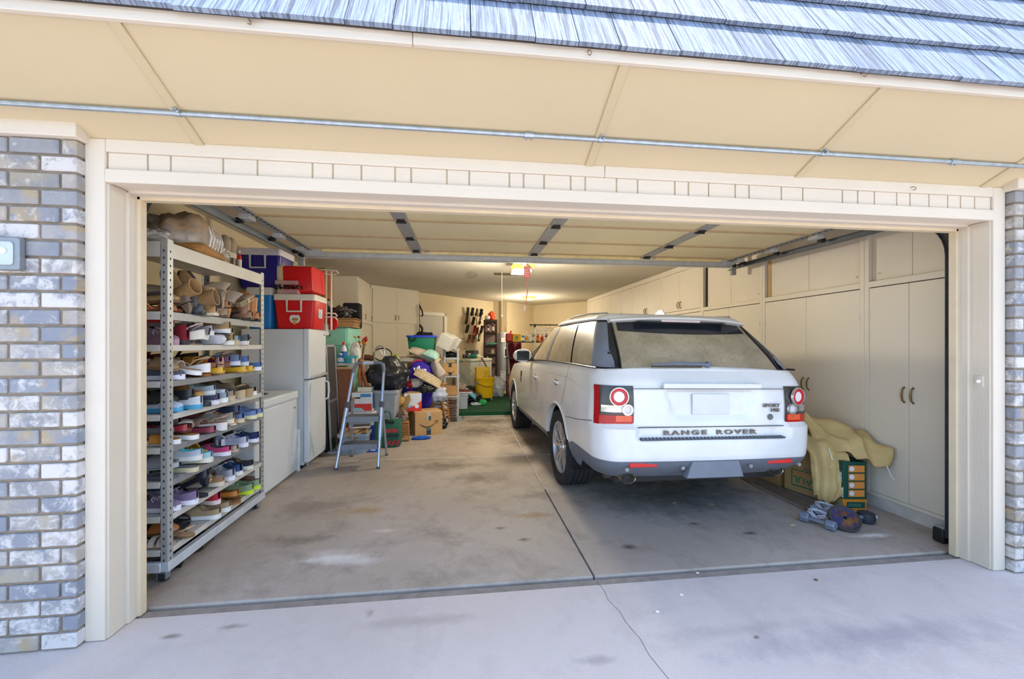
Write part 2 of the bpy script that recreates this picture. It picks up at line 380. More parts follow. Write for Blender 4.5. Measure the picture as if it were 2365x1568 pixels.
# hooks left in the eaves
M_RUST = pl('#8c7458', .6, .6)
for x, y, z, l in ((-1.557, -.735, 2.575, 'bent screw hook in the left part of the fascia'), (-.275, -.735, 2.572, 'small forked screw hook near the fascia middle'), (.974, -.735, 2.584, 'round screw eye in the right part of the fascia'), (1.86, -.228, 2.315, 'bent hook on the header board near the right jamb')):
    h = MB().tube([(x, y+.014, z), (x, y, z), (x+.006, y-.008, z-.006), (x+.012, y-.006, z-.014), (x+.008, y, z-.02), (x-.002, y-.002, z-.018)], .0022, 6); tag(h.build('screw_hook', M_RUST), l, 'hook')
# conduit under the soffit
M_GALV = pl('#a9b2b8', .35, .85, var=.15, scale=25)
yc, zc = -.375, 2.40
cdt = thing('metal_conduit', 'long galvanised metal conduit pipe running under the soffit', 'pipe', (0, yc, zc))
MB().cyl((-7, 0, 0), (7, 0, 0), .0115, n=14).build('pipe', M_GALV, cdt)
for x in (-2.02, -.1, 1.12): 
    MB().cyl((x-.011, 0, 0), (x+.011, 0, 0), .0145, n=14).bb(x-.009, x+.009, -.03, -.008, .004, .010).build('strap', M_GALV, cdt); MB().ball((x+.01, -.022, -.001), .006, 8, 6).build('screw', M_GALV, cdt)
for x in (-.46, 1.93):
    MB().cyl((x-.022, 0, 0), (x+.022, 0, 0), .0155, n=14).build('coupling', M_GALV, cdt); MB().cyl((x-.012, 0, -.012), (x-.012, 0, -.022), .004, n=6).cyl((x+.012, 0, -.012), (x+.012, 0, -.022), .004, n=6).build('set_screw', M_GALV, cdt)
# electric box on the left pillar
eb = thing('outlet_box', 'grey metal outdoor outlet box on the left brick pillar', 'outlet box', (-2.775, -.262, 1.785))
MB().prism(rr(.115, .145, .012), 'Y', -.028, 0).build('cover_frame', pl('#8f9499', .45, .5), eb, bevel=.004)
MB().prism(rr(.075, .105, .014), 'Y', -.034, -.026).build('cover_lid', pl('#b9bec2', .35, .4), eb, bevel=.003); MB().cyl((0, -.034, .01), (0, -.037, .01), .016, n=14).build('outlet_face', pl('#cfcac2', .5), eb)
# ------------------------------------------------------------ mansard roof with shakes
EY, EZ = -.715, 2.598; A65 = math.radians(65.6); dY, dZ = math.cos(A65), math.sin(A65)
ro = MB(); L = 1.6; ro.prism([(EY, EZ), (EY+dY*L, EZ+dZ*L), (10, EZ+dZ*L), (10, EZ+dZ*L-.2), (.3, EZ+dZ*L-.2), (EY+.06, EZ)], 'X', -7, 7)
ROOF = struct('roof_mansard', ro, pl('#3b4048', .9))
MB().bb(-7, 7, EY-.022, EY+.0, EZ-.010, EZ-.004).build('drip_edge', pl('#4a4540', .5, .6), ROOF)
SM = {}
def shake_me(wd):
    if wd not in SM:
        b = MB(); Ls = .36
        b.add([(-wd/2, 0, 0), (wd/2, 0, 0), (wd/2, Ls, 0), (-wd/2, Ls, 0), (-wd/2, 0, .017), (wd/2, 0, .017), (wd/2, Ls, .004), (-wd/2, Ls, .004)], [(3,2,1,0),(4,5,6,7),(0,1,5,4),(1,2,6,5),(2,3,7,6),(3,0,4,7)])
        SM[wd] = b.mesh('shake', M_SHAKE, smooth=0)
    return SM[wd]
rx = math.atan2(dZ, dY)
for c in range(5):
    x = -3.4 + hsh(c, 5)*.2; k = 0
    while x < 4.3:
        wd = (.17, .21, .25, .29)[int(hsh(c, k, 9)*4)]; jit = (hsh(k, c, 2)-.5)*.012; t = c*.268 - .03 + jit
        lift = .0175 + (0 if c == 0 else .0)
        ny, nz = -dZ, dY
        o = share('shake', shake_me(wd), ROOF, (x+wd/2, EY + dY*t + ny*lift, EZ + dZ*t + nz*lift), (rx - .045, 0, 0)); x += wd + .004; k += 1
# ------------------------------------------------------------ interior shell
CZ = 2.65
struct("ceiling", MB().bb(-3.45, 3.45, 0, 10.9, CZ, CZ+.2), M_CEIL)
struct('wall_left', MB().bb(-3.45, -3.3, 0, 6.6, 0, CZ), M_WALL)
struct('wall_right', MB().bb(3.3, 3.45, 0, 9.0, 0, CZ), M_WALL)
def seg_wall(name, a, b, th=.12, z0=0, z1=CZ, m=None, parent=None):
    (ax, ay), (bx, by) = a, b; d = Vector((bx-ax, by-ay)); Ln = d.length; d /= Ln; nx, ny = -d.y, d.x
    return struct(name, MB().prism([(ax, ay), (bx, by), (bx+nx*th, by+ny*th), (ax+nx*th, ay+ny*th)], 'Z', z0, z1), m or M_WALL, parent)
# house wall runs at 45 degrees to the garage
seg_wall('wall_back_left', (-3.45, 6.15), (.12, 9.72), m=M_WALL)
seg_wall('wall_back_jog', (.12, 9.72), (.345, 9.495), .25)
seg_wall('wall_back_right', (.345, 9.495), (1.48, 10.63)); seg_wall('wall_back_far', (1.48, 10.63), (3.45, 8.66))
st_ = MB().prism([(-2.3, 5.552), (3.3, 5.552), (3.3, 8.85), (1.5, 10.62), (-2.3, 7.0)], 'Z', -.05, .072); struct('floor_platform', st_, M_FLOOR)
def m_carpet():
    n = N('green_turf_carpet'); f = n.noise(260, 3, .8); g = n.noise(3, 4); n.base(n.mix(n.ramp(g, [(.35, 0.0), (.7, .6)]), n.ramp(f, [(.3, '#0c3a22'), (.7, '#1d6a41')]), '#12482c')); n.set(rough=1); n.bump(f, .9, .01); return n.m
cp = MB(); cp.prism([(-2.25, 5.96), (3.28, 5.96), (3.28, 8.8), (1.5, 10.58), (-2.25, 7.05)], 'Z', .072, .084); cp.bb(-2.25, 3.28, 5.545, 5.95, .072, .082); cp.bb(-2.25, 3.28, 5.535, 5.55, .012, .082)
tag(cp.build('carpet', m_carpet(), smooth=0), 'dark green turf carpet covering the raised step at the rear', 'carpet')
MB().bb(-2.25, 3.28, 5.53, 5.552, .004, .014).build('threshold_strip', pl('#d9d4c6', .7), fl)
# back door in the 45 degree wall (local frame: u along the wall, n towards the camera)
def wl(u, n_, z, P=(-3.45, 6.15)):
    k = math.sqrt(.5); return (P[0] + k*u + k*n_, P[1] + k*u - k*n_, z)
R45 = PI/4
dk = thing('door_1', None, None, wl(2.60, 0, .075), R45); dk['kind'] = 'structure'
MB().bb(-.45, .45, -.035, .0, 0, 2.03).build('door_slab', pl('#b9b4aa', .5, var=.03), dk, bevel=.004)
for x0, x1, z0, z1 in ((-.55, -.45, 0, 2.12), (.45, .55, 0, 2.12), (-.55, .55, 2.03, 2.12)): MB().bb(x0, x1, -.06, 0, z0, z1).build('door_frame', M_CAB, dk, bevel=.004)
MB().lathe([(.0, -.07), (.026, -.065), (.026, -.05), (.01, -.045), (.01, -.03)], (0,0,0), 14, 'Y').build('door_knob', pl('#c2a35c', .3, .9), dk, loc=(.38, 0, .95))
# ceiling fittings
dl = thing('ceiling_light', 'round glowing dome light on the ceiling at the back', 'ceiling light', (.97, 8.36, CZ-.001))
MB().lathe([(.0, -.008), (.19, -.008), (.19, .0)], (0,0,0), 28).build('base_ring', pl('#d8ceb8', .5), dl)
MB().lathe([(.0, -.085), (.09, -.083), (.15, -.07), (.175, -.045), (.18, -.01), (.0, -.01)], (0,0,0), 28).build('glass_dome', emis('#ffb838', .75, '#e8c46a'), dl)
ll = bpy.data.lights.new('dome_lamp', 'POINT'); ll.energy = 42; ll.color = (1, .87, .66); ll.shadow_soft_size = .15
lo = bpy.data.objects.new('dome_lamp', ll); COL.objects.link(lo); lo.parent = dl; lo.location = (0, 0, -.42)
vt = thing('ceiling_vent', 'dark rectangular ceiling vent above the middle of the garage', 'vent', (-.01, 4.9, CZ))
MB().bb(-.21, .21, -.08, .08, -.012, .0).build('frame', pl('#6a5e40', .6), vt, bevel=.003)
for i in range(6): MB().box((0, -.06+i*.024, -.016), (.38, .016, .003), (.5, 0, 0)).build('slat', pl('#4a412c', .6), vt)
# ------------------------------------------------------------ overhead sectional door (open)
M_DOOR = pl('#e0d3aa', .55, var=.05, scale=2)
DZ = 2.39
DR = bpy.data.objects.new('door_2', None); COL.objects.link(DR); DR.location = (0, 0, DZ); DR['kind'] = 'structure'
SY = [.50, 1.035, 1.58, 2.09, 2.33]
for i in range(4):
    y0, y1 = SY[i]+.003, SY[i+1]-.003
    pn = MB().bb(-2.44, 2.44, y0, y1, 0, .045).build('door_panel', M_DOOR, DR, bevel=.003)
    MB().bb(-2.44, 2.44, y1-.012, y1, -.012, .002).build('panel_rail', pl('#b59c74', .6), pn, bevel=.002)
    MB().bb(-2.44, 2.44, y0, y0+.012, -.012, .002).build('panel_rail', pl('#b59c74', .6), pn, bevel=.002)
MB().bb(-2.25, 2.25, 2.145, 2.18, -.03, .002).build('lip', pl('#e6d59a', .5), DR, bevel=.003)
M_GV2 = pl('#c6cac8', .4, .25, var=.12, scale=14); M_GV3 = pl('#9c9c9a', .5, .2, var=.15, scale=30); M_BLK = pl('#1b1a19', .5)
sp_ = MB(); sp_.bb(-2.44, 2.44, 2.215, 2.225, -.085, .0); sp_.bb(-2.44, 2.44, 2.19, 2.225, -.088, -.082); sp_.bb(-2.44, 2.44, 2.19, 2.225, -.006, 0); sp_.build('strut', M_GV2, DR, bevel=.002)
for x in (-1.27, 0.0, 1.30):
    MB().bb(x-.055, x+.055, .50, 2.21, -.010, 0).build('stile_strap', M_GV3, DR, bevel=.002)
    for y in SY[1:4]:
        h = MB().bb(x-.03, x+.03, y-.045, y+.045, -.02, -.008).cyl((x-.04, y, -.024), (x+.04, y, -.024), .008, n=8).build('hinge', M_BLK, DR)
    MB().bb(x-.05, x+.05, 2.10, 2.20, -.028, -.012).build('strut_bracket', M_GV2, DR)
    MB().cyl((x+.09, 2.13, -.02), (x+.13, 2.13, -.02), .012, n=8).build('bolt', M_GV2, DR)
for s in (-1, 1):
    MB().bb(min(s*2.36, s*2.44), max(s*2.36, s*2.44), .50, 2.33, -.010, 0).build('end_stile', M_GV3, DR, bevel=.002)
    for y in (.62, 1.035, 1.58, 2.09, 2.26):
        MB().bb(min(s*2.39, s*2.47), max(s*2.39, s*2.47), y-.05, y+.05, -.045, -.008).build('roller_bracket', M_GV2, DR, bevel=.004)
        MB().cyl((s*2.46, y, -.05), (s*2.51, y, -.05), .022, n=12).build('roller', M_BLK, DR)
    for i in range(26):
        y = .56 + i*.062; MB().bb(min(s*2.37, s*2.385), max(s*2.37, s*2.385), y, y+.03, -.013, -.009).build('slot', M_BLK, DR, smooth=0)
# tracks
def c_track(path, flat):
    """channel swept along a path in the yz plane: thin web with two curled lips"""
    return path
for s in (-1, 1):
    T = thing('door_track', 'curved galvanised door track beside the %s' % ('shoe rack' if s < 0 else 'white cupboards'), 'door track', (s*(2.505 if s < 0 else 2.535), 0, 0))
    path = [(0, .075, .05), (0, .075, 2.0)]
    for k in range(1, 8):
        a = PI/2*k/8; path.append((0, .075 + .30*(1-math.cos(a)), 2.0 + .30*math.sin(a)))
    path += [(0, .42, 2.305), (0, 2.42, 2.335)]
    tr_ = MB(); prof = [(-.014, .026), (.014, .026), (.018, .020), (.012, .022), (-.010, .022), (-.010, -.022), (.012, -.022), (.018, -.020), (.014, -.026), (-.014, -.026)]
    secs = []
    for i, p_ in enumerate(path):
        d = Vector(path[min(i+1, len(path)-1)]) - Vector(path[max(i-1, 0)]); d.normalize(); nn = Vector((0, -d.z, d.y))
        secs.append([Vector(p_) + Vector((-s*a, 0, 0)) + nn*b for a, b in prof])
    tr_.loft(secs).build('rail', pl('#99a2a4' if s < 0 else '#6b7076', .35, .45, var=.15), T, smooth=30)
    MB().bb(min(0, s*.06), max(0, s*.06), 2.36, 2.40, 2.25, CZ-.005).build('hanger_angle', M_GV3, T)
    for z in (.4, 1.1, 1.8): MB().bb(min(-s*.0, s*.05), max(0, s*.05), .012, .06, z, z+.05).build('track_bracket', M_GV3, T)
    if s > 0: MB().tube([(-.03, .05, 1.40), (-.03, .05, 1.6), (-.028, .05, 1.83)], .011, 8).build('cable_cover', pl('#3f6fae', .4), T)
# safety sensor at the floor by the right jamb
ss = thing('door_sensor', 'small black door sensor on the floor at the right jamb', 'sensor', (2.56, .135, .006))
MB().bb(-.05, .04, -.035, .035, .0, .10).build('housing', M_BLK, ss, bevel=.01); MB().cyl((-.02, -.037, .06), (-.02, -.03, .06), .018, n=14).build('lens', pl('#5f6a76', .2), ss); MB().bb(-.04, .03, -.03, .03, .098, .112).build('bracket', M_GV3, ss)
# opener
op = thing('garage_door_opener', 'ceiling garage door opener with glowing yellow lamp cover', 'door opener', (.07, 3.55, 2.40))
MB().bb(-.13, .13, -.13, .30, .05, .16).build('housing', pl('#d8d2c4', .4), op, bevel=.015)
MB().bb(-.155, .155, -.17, -.02, .045, .125).build('lamp_cover', emis('#ffb030', .55, '#e8c46a'), op, bevel=.02)
MB().tube([(.06, -.18, .12), (.1, -.19, .08), (.14, -.18, .03), (.12, -.16, -.0)], .009, 8).build('cable', M_BLK, op)
MB().bb(-.02, .02, -1.4, -.13, .10, .14).build('rail', M_GV3, op); [MB().bb(x, x+.04, .1, .14, .16, .248).build('hanger', M_GV3, op) for x in (-.1, .06)]
MB().tube([(-.12, -1.30, -.01), (-.11, -1.22, .05), (-.05, -1.0, .11)], .012, 8).build('door_arm', M_GV2, op)
l2 = bpy.data.lights.new('opener_lamp', 'POINT'); l2.energy = 62; l2.color = (1, .9, .72); l2.shadow_soft_size = .12
lo2 = bpy.data.objects.new('opener_lamp', l2); COL.objects.link(lo2); lo2.parent = op; lo2.location = (0, -.1, -.12)
rc = thing('release_cord', 'red emergency release cord with red tag below the opener', 'cord', (.058, 2.95, 2.50))
MB().tube([(0, 0, 0), (0, 0, -.1), (.0, 0, -.3), (.004, 0, -.42), (-.012, 0, -.55), (-.03, 0, -.62)], .006, 6).build('cord', pl('#e88f90', .7), rc)
MB().bb(-.042, .042, -.003, .003, -.25, -.09).build('tag', pl('#ee7f88', .5), rc, bevel=.003); MB().tube([(-.03, 0, -.60), (-.036, 0, -.68)], [.012, .017], 8).build('handle', pl('#f6efe9', .4), rc)
for k in range(5): MB().bb(-.028, .028 - .01*(k % 2), -.0045, -.003, -.225+k*.024, -.218+k*.024).build('print_line', pl('#fbe9e9', .5, var=0), rc, smooth=0)
pc = thing('pull_cord', 'thin cream pull cord hanging from the ceiling vent', 'cord', (-.10, 4.75, CZ))
MB().tube([(0, 0, 0), (0, 0, -.75)], .0045, 6).build('cord', pl('#d9ceb4', .8), pc); MB().ball((0, 0, -.765), .017, 8, 6).build('knob', pl('#f6f2ea', .4), pc)
# ------------------------------------------------------------ cupboard run on the right
CX_ = 2.70
M_GAP = pl('#8d8372', .8)
M_PULL = pl('#7d6a44', .35, .8)
bays = [(.12, .83), (.83, 2.05), (2.05, 3.27), (3.27, 4.49), (4.49, 5.71), (5.71, 6.93), (6.93, 8.15), (8.15, 8.80)]
def pull(parent, x, y, z, L=.10, ax='x'):
    pts = [(0, 0, -L/2), (-.02, 0, -L/2+.012), (-.028, 0, 0), (-.02, 0, L/2-.012), (0, 0, L/2)]
    b = MB().tube(pts, [.006, .006, .0075, .006, .006], 8).ball((-.002, 0, -L/2), .009, 8, 6).ball((-.002, 0, L/2), .009, 8, 6)
    return b.build('handle', M_PULL, parent, loc=(x, y, z))
ordn = ['nearest the door opening', 'second from the door opening', 'third from the door opening, behind the car', 'fourth from the door opening', 'fifth from the door opening', 'sixth from the door opening', 'seventh from the door opening', 'last, in the far corner']
for i, (y0, y1) in enumerate(bays):
    zb = 0 if y1 < 5.6 else .086
    t = thing('cupboard', 'tall cream built-in cupboard, %s along the right wall' % ordn[i], 'cupboard', (CX_, (y0+y1)/2, zb), 0, 'built-in cupboards on the right wall')
    hw = (y1-y0)/2; TZ = CZ-.003-zb
    c = MB(); c.bb(.05, .58, -hw+.004, hw-.004, .10, TZ); c.build('carcass', M_CAB, t, smooth=0)
    MB().bb(.012, .56, -hw+.002, hw-.002, .002, .10).build('plinth', pl('#c3bdb4', .9, var=.12, bump=.4, bscale=60), t)
    for a, b, z0, z1 in ((-hw+.001, -hw+.04, .10, TZ), (hw-.04, hw-.001, .10, TZ), (-hw+.04, hw-.04, 1.875-zb, 1.925-zb), (-hw+.04, hw-.04, .10, .128), (-hw+.04, hw-.04, 2.56-zb, TZ)):
        MB().bb(.0, .05, a, b, z0, z1).build('face_frame', M_CAB, t, bevel=.002)
    for s in (-1, 1):
        a, b = sorted((s*.0015, s*(hw-.042)))
        d = MB().bb(.004, .024, a, b, .130, 1.868-zb).build('door', M_CAB, t, bevel=.002)
        pull(d, .004, s*.033, .985 if i < 3 else 1.0, .115)
        xr = .036 if i < 3 else .0
        u = MB().bb(xr, xr+.018, a, b, 1.930-zb, 2.555-zb).build('upper_door', M_CAB, t, bevel=.002)
        if i >= 3: pull(u, xr, s*.035, 2.02-zb, .10)
        else: MB().lathe([(.0, -.003), (.011, -.003), (.011, 0)], (0,0,0), 12, 'X').build('finger_hole', pl('#cbbfa9', .6), u, loc=(xr, s*(hw-.1), 1.99))
        if i in (1, 2) and s > 0: MB().bb(.030, .037, hw-.10, hw-.055, 1.93, 2.50).build('gap_shade_strip' if i == 2 else 'door_stop', pl('#1c1916', .8) if i == 2 else pl('#b99a68', .6), t, smooth=0)  # third bay: black strip paints the shade inside the ajar upper door
        for z in (.4, 1.6): MB().cyl((.0, s*(hw-.041), z), (.0, s*(hw-.041), z+.06), .006, n=8).build('hinge', M_CAB, t)
# tall cupboard and angled cupboard on the left at the back
t = thing('cupboard', 'tall cream cupboard against the left wall behind the teal drawers', 'cupboard', (-2.69, 6.0, 0), 0)
MB().bb(-.60, -.02, -.54, .54, .0, CZ-.004).build('carcass', M_CAB, t, bevel=.003)
for z0, z1 in ((.12, 1.78), (1.80, 2.56)):
    for a, b in ((-.53, .0), (.004, .53)):
        d = MB().bb(-.02, .0, a, b, z0, z1).build('door', M_CAB, t, bevel=.002)
        if z0 > 1: MB().tube([(0, b-.05, 1.88), (.025, b-.05, 1.89), (.025, b-.05, 1.97), (0, b-.05, 1.98)], .006, 8).build('handle', M_PULL, d)
t = thing('cupboard', 'wide cream cupboard set at an angle beside the back door', 'cupboard', (-2.69, 6.55, 0), R45)
Lc = 1.262
MB().bb(0, Lc, .02, .26, 0, CZ-.004).build('carcass', M_CAB, t, smooth=0)
for z0, z1 in ((.12, 1.80), (1.86, 2.57)):
    for a, b in ((.03, Lc/2-.0015), (Lc/2+.0015, Lc-.01)):
        d = MB().bb(a, b, .0, .02, z0, z1).build('door', M_CAB, t, bevel=.002)
        if z0 > 1:
            xx = b-.04 if a < .1 else a+.04; MB().tube([(xx, 0, 1.93), (xx, -.025, 1.94), (xx, -.025, 2.02), (xx, 0, 2.03)], .007, 8).build('handle', M_PULL, d)
# ------------------------------------------------------------ the car (local: x right, y forward, origin under the rear axle)
CAR = thing('car', 'white sport utility car parked nose-in with its dusty tailgate to the door', 'car', (1.045, 1.68, .004), math.radians(2.2))
ROLL = (0, .019, 0)
def m_carpaint():
    n = N('car_paint_white'); f = n.noise(2.2, 4); n.base(n.ramp(f, [(.35, '#dcdbd8'), (.65, '#e9e8e6')])); n.set(rough=.32, coat=.6); n.b.inputs['Coat Roughness'].default_value = .12; return n.m
M_CP = m_carpaint(); M_CLAD = pl('#6d727c', .6, var=.08); M_DARK = pl('#15161a', .35, var=0); M_SEAM = pl('#55554f', .7, var=0); M_GREYP = pl('#767c86', .4, var=.08)
def m_dust_refl():  # tan base holds dust plus reflected surroundings painted into the colour
    n = N('window_dust_reflection'); f = n.noise(3.0, 6, .7); g = n.noise(40, 3, .7, n.mapping((1, 1, .5)))
    c = n.ramp(f, [(.3, '#8a7c63'), (.7, '#b5a68a')]); n.base(n.mix(n.ramp(g, [(.5, 0.0), (.85, .5)]), c, '#5a5244')); n.set(rough=.42, spec=.5); return n.m
M_DUST_REFL = m_dust_refl(); M_TINT = pl('#23262c', .18, var=.25, scale=6)
WPTS = [(.30, .84), (.38, .872), (.46, .895), (.6, .915), (.8, .917), (.95, .910), (1.05, .898), (1.12, .884), (1.17, .866), (1.25, .84)]
RPTS = [(.30, -1.02), (.40, -1.10), (.47, -1.155), (.53, -1.172), (.655, -1.172), (.672, -1.160), (.684, -1.128), (.73, -1.122), (.90, -1.124), (1.04, -1.112), (1.10, -1.085), (1.17, -1.035), (1.25, -.99)]
def itp(T, z):
    if z <= T[0][0]: return T[0][1]
    for (a, b), (c, d) in zip(T, T[1:]):
        if z <= c: return b + (d-b)*(z-a)/(c-a)
    return T[-1][1]
def zbelt(y): return itp([(-1.2, 1.172), (-.4, 1.185), (.6, 1.175), (1.4, 1.152), (1.9, 1.125), (2.5, 1.075), (3.2, 1.02), (3.7, .93)], y)
def zlow(y): return itp([(-1.2, .51), (-.5, .515), (-.35, .46), (.3, .41), (2.4, .41), (3.1, .46), (3.7, .46)], y)
def taper(y): return 1 - .012*((y-.6)/1.7)**2 if y > .6 else 1 - .004*((y-.6)/1.7)**2
def outline(z, nr=22, nc=10, ns=96):
    W = itp(WPTS, z); R = itp(RPTS, z); F = itp([(.3, 3.5), (.5, 3.58), (.8, 3.58), (1.0, 3.45), (1.2, 3.3)], z); rc, fc = .17, .36; pts = []
    for i in range(nr): x = (W-rc)*i/nr; pts.append((-x, R + .035*(x/W)**2))
    yo = R + .035*((W-rc)/W)**2
    for i in range(nc): a = PI/2*i/nc; pts.append((-(W-rc) - rc*math.sin(a), yo + rc*1.25*(1-math.cos(a))))
    y0, y1 = yo + rc*1.25, F-fc
    for i in range(ns): y = y0 + (y1-y0)*i/ns; pts.append((-W*taper(y), y))
    We = W*taper(y1)
    for i in range(nc): a = PI/2*i/nc; pts.append((-(We-fc) - fc*math.cos(a), y1 + fc*math.sin(a)))
    for i in range(nr+1): x = (We-fc)*(1-i/nr); pts.append((-x, F + .05*(1-(x/(We-fc))**2)))
    return pts
ARCH = [(0.0, .372, .405), (2.745, .372, .405)]
ZR = [0, .03, .06, .12, .2, .225, .24, .26, .28, .31, .335, .36, .40, .44, .48, .52, .56, .60, .64, .68, .72, .76, .80, .83, .86, .89, .92, .95, .975, 1.0]
def body_rows():
    rows = []
    for t in ZR:
        row = []
        for x, y in outline(.51 + t*.66):
            z = zlow(y) + t*(zbelt(y)-zlow(y)); row.append(Vector((x, y, z)))
        rows.append(row)
    OB6 = [q for q in outline(.60) if q[1] < -.75]
    # recess for the number plate, raised bumper ends
    for row in rows:
        for p in row:
            if p.y < -.9:
                hw = .30 + (p.z-.82)*.35
                bx_ = max(0, min(1, (abs(p.x)-.585)/.05)); zf_ = max(0, min(1, (.79-p.z)/.035)) if p.z > .655 else 0
                if bx_*zf_ > 0: yb_ = min(OB6, key=lambda q: abs(q[0]+abs(p.x)))[1]; p.y += (min(p.y, yb_)-p.y)*bx_*zf_
                k = max(0, min(1, (hw+.03-abs(p.x))/.05))*max(0, min(1, (p.z-.80)/.04))*max(0, min(1, (1.045-p.z)/.03)); p.y += .03*k
    top = rows[-1]
    for s in (.96, .8, .5, .2, 0.0):
        rows.append([Vector((p.x*s, p.y if p.y > -.9 else p.y+.03*(1-s), p.z + .03*(1-s*s)+.003)) for p in top])
    return rows
def inarch(p):
    for cy, cz, r in ARCH:
        if abs(p.x) > .5:
            d = math.hypot(p.y-cy, p.z-cz)
            if d < r: return (cy, cz, r, d)
    return None
rows = body_rows(); n0 = len(rows[0]); parts = {k: MB() for k in ('body_shell', 'tailgate', 'bumper', 'door')}
faces = {k: [] for k in ('body_shell', 'tailgate', 'bumper', 'rear_door', 'front_door')}
for j in range(len(rows)-1):
    for i in range(n0-1):
        q = [(j, i), (j, i+1), (j+1, i+1), (j+1, i)]; ps = [rows[a][b] for a, b in q]
        if all(inarch(p) for p in ps): continue
        c = sum(ps, Vector())/4; k = 'body_shell'
        if j < len(ZR)-1:
            if c.y < -.80 and c.z > .745 and abs(c.x) < .64: k = 'tailgate'
            elif c.y < -.30 and c.z < .706 + (-.3-c.y)*.10 and not (c.y < -.8 and c.z > .745): k = 'bumper'
            elif -.28 < c.y < .75: k = 'rear_door'
            elif .75 < c.y < 1.78: k = 'front_door'
        faces[k].append(q)
def snapv(p):
    a = inarch(p)
    if a: cy, cz, r, d = a; d = max(d, 1e-4); return Vector((p.x, cy+(p.y-cy)*r/d, cz+(p.z-cz)*r/d))
    return p
def mk_faces(fl_, sgn):
    b = MB(); idx = {}; vs = []; fs = []
    for q in fl_:
        f = []
        for key in q:
            if key not in idx:
                p = snapv(rows[key[0]][key[1]]); idx[key] = len(vs); vs.append((p.x*sgn, p.y, p.z))
            f.append(idx[key])
        fs.append(tuple(f) if sgn < 0 else tuple(reversed(f)))
    return b.add(vs, fs)
def carpart(mb, name, m, parent=None, **kw):
    if parent is None: kw['rot'] = ROLL
    return mb.build(name, m, parent or CAR, **kw)
for k in ('body_shell', 'tailgate', 'bumper'):
    b = mk_faces(faces[k], 1); b2 = mk_faces(faces[k], -1); b.add(b2.v, b2.f)
    o = carpart(b, k, M_CP, smooth=40)
    mrg = bmesh.new(); mrg.from_mesh(o.data); bmesh.ops.remove_doubles(mrg, verts=mrg.verts, dist=.0005); bmesh.ops.recalc_face_normals(mrg, faces=mrg.faces); mrg.to_mesh(o.data); mrg.free()
    if k == 'tailgate': TG = o
    if k == 'bumper': BU = o
DOORS = {}
for k in ('rear_door', 'front_door'):
    for s in (1, -1): DOORS[(k, s)] = carpart(mk_faces(faces[k], s), 'car_door', M_CP, smooth=40)
def side_x(y, z):
    t = max(0, min(1, (z-zlow(y))/(zbelt(y)-zlow(y)))); return -itp(WPTS, .51+t*.66)*taper(y)
def seam(pts, wd=.006, m=None, name='seam', par=None):
    b = MB(); q = []
    for (y0, z0), (y1, z1) in zip(pts, pts[1:]):
        for i in range(8): q.append((y0+(y1-y0)*i/8, z0+(z1-z0)*i/8))
    q.append(pts[-1]); P = [Vector((side_x(y, z)-.0012, y, z)) for y, z in q]; vs = []; fs = []
    for i, p in enumerate(P):
        d = (P[min(i+1, len(P)-1)]-P[max(i-1, 0)]).normalized(); nn = d.cross(Vector((1, 0, 0))).normalized()*wd/2; vs += [p+nn, p-nn]
        if i: fs.append((2*i-2, 2*i-1, 2*i+1, 2*i))
    carpart(b.add(vs, fs), name, m or M_SEAM, par, smooth=0)
seam([(-.28, 1.175), (-.27, .98), (-.18, .79)]); seam([(.75, 1.165), (.75, .5), (.74, .42)], .005, pl('#f2f0ea', .4)); seam([(1.78, 1.12), (1.78, .5), (1.74, .43)]); seam([(-.33, .706), (-.7, .745), (-1.0, .79)], .006)  # front door seam is near-white: its highlight is put into the colour
seam([(-.9, .995), (-.3, 1.06), (.75, 1.055), (1.9, 1.03)], .004, pl('#cfcfcb', .4), 'body_crease')
# lower cladding
cl = []
for t in (0, .35, .7, 1.0):
    row = []
    for x, y in outline(.36 + t*.15):
        z0 = .36 if y < -.5 else .30; z1 = zlow(y)+.004; z = z0 + t*(z1-z0); ins = .05*(1-t)**2 - .004*t
        row.append(Vector((x*(1-ins), y + (ins if y < -.6 else 0), z)))
    cl.append(row)
cb = MB()
for sg in (1, -1):
    vs = [(snapv(p).x*sg, snapv(p).y, snapv(p).z) for r in cl for p in r]; fs = []
    for j in range(3):
        for i in range(n0-1):
            if all(inarch(cl[a][b]) for a, b in ((j, i), (j, i+1), (j+1, i+1), (j+1, i))): continue
            fs.append((j*n0+i, j*n0+i+1, (j+1)*n0+i+1, (j+1)*n0+i))
    cb.add(vs, fs)
CLAD = carpart(cb, 'lower_cladding', M_CLAD, smooth=40)
carpart(MB().bb(-.70, .70, -.95, 3.3, .30, .40), 'floor_pan', M_DARK)
carpart(MB().prism([(-.19, .51), (.19, .51), (.235, .385), (-.235, .385)], 'Y', -1.176, -1.12), 'tow_cover', M_GREYP, CLAD, bevel=.006)
for x in (-.70, -.26, .30, .72): carpart(MB().cyl((x, -1.168, .462), (x, -1.15, .462), .014, n=12), 'parking_sensor', pl('#8f8f8c', .4), CLAD)
for s in (-1, 1):
    carpart(MB().box((s*.565, -1.140, .487), (.215, .02, .034)), 'reflector', pl('#d8231f', .2, var=0), CLAD, bevel=.004)
    e = carpart(MB().lathe([(.05, 0), (.055, -.005), (.055, .16), (.045, .16), (.045, 0)], (0,0,0), 18, 'Y', False), 'exhaust_tip', pl('#b9a78f', .3, .9), loc=(s*.63, -1.055, .372)); e.scale = (1.05, 1, .65)
    MB().cyl((0, .03, 0), (0, .04, 0), .046, n=16).build('exhaust_bore', M_DARK, e)
carpart(MB().tube([(-.75, -.85, .36), (-.4, -.9, .355), (0, -.88, .35), (.4, -.9, .35), (.7, -.85, .35)], .055, 10), 'muffler', pl('#5e5a54', .5, .5))
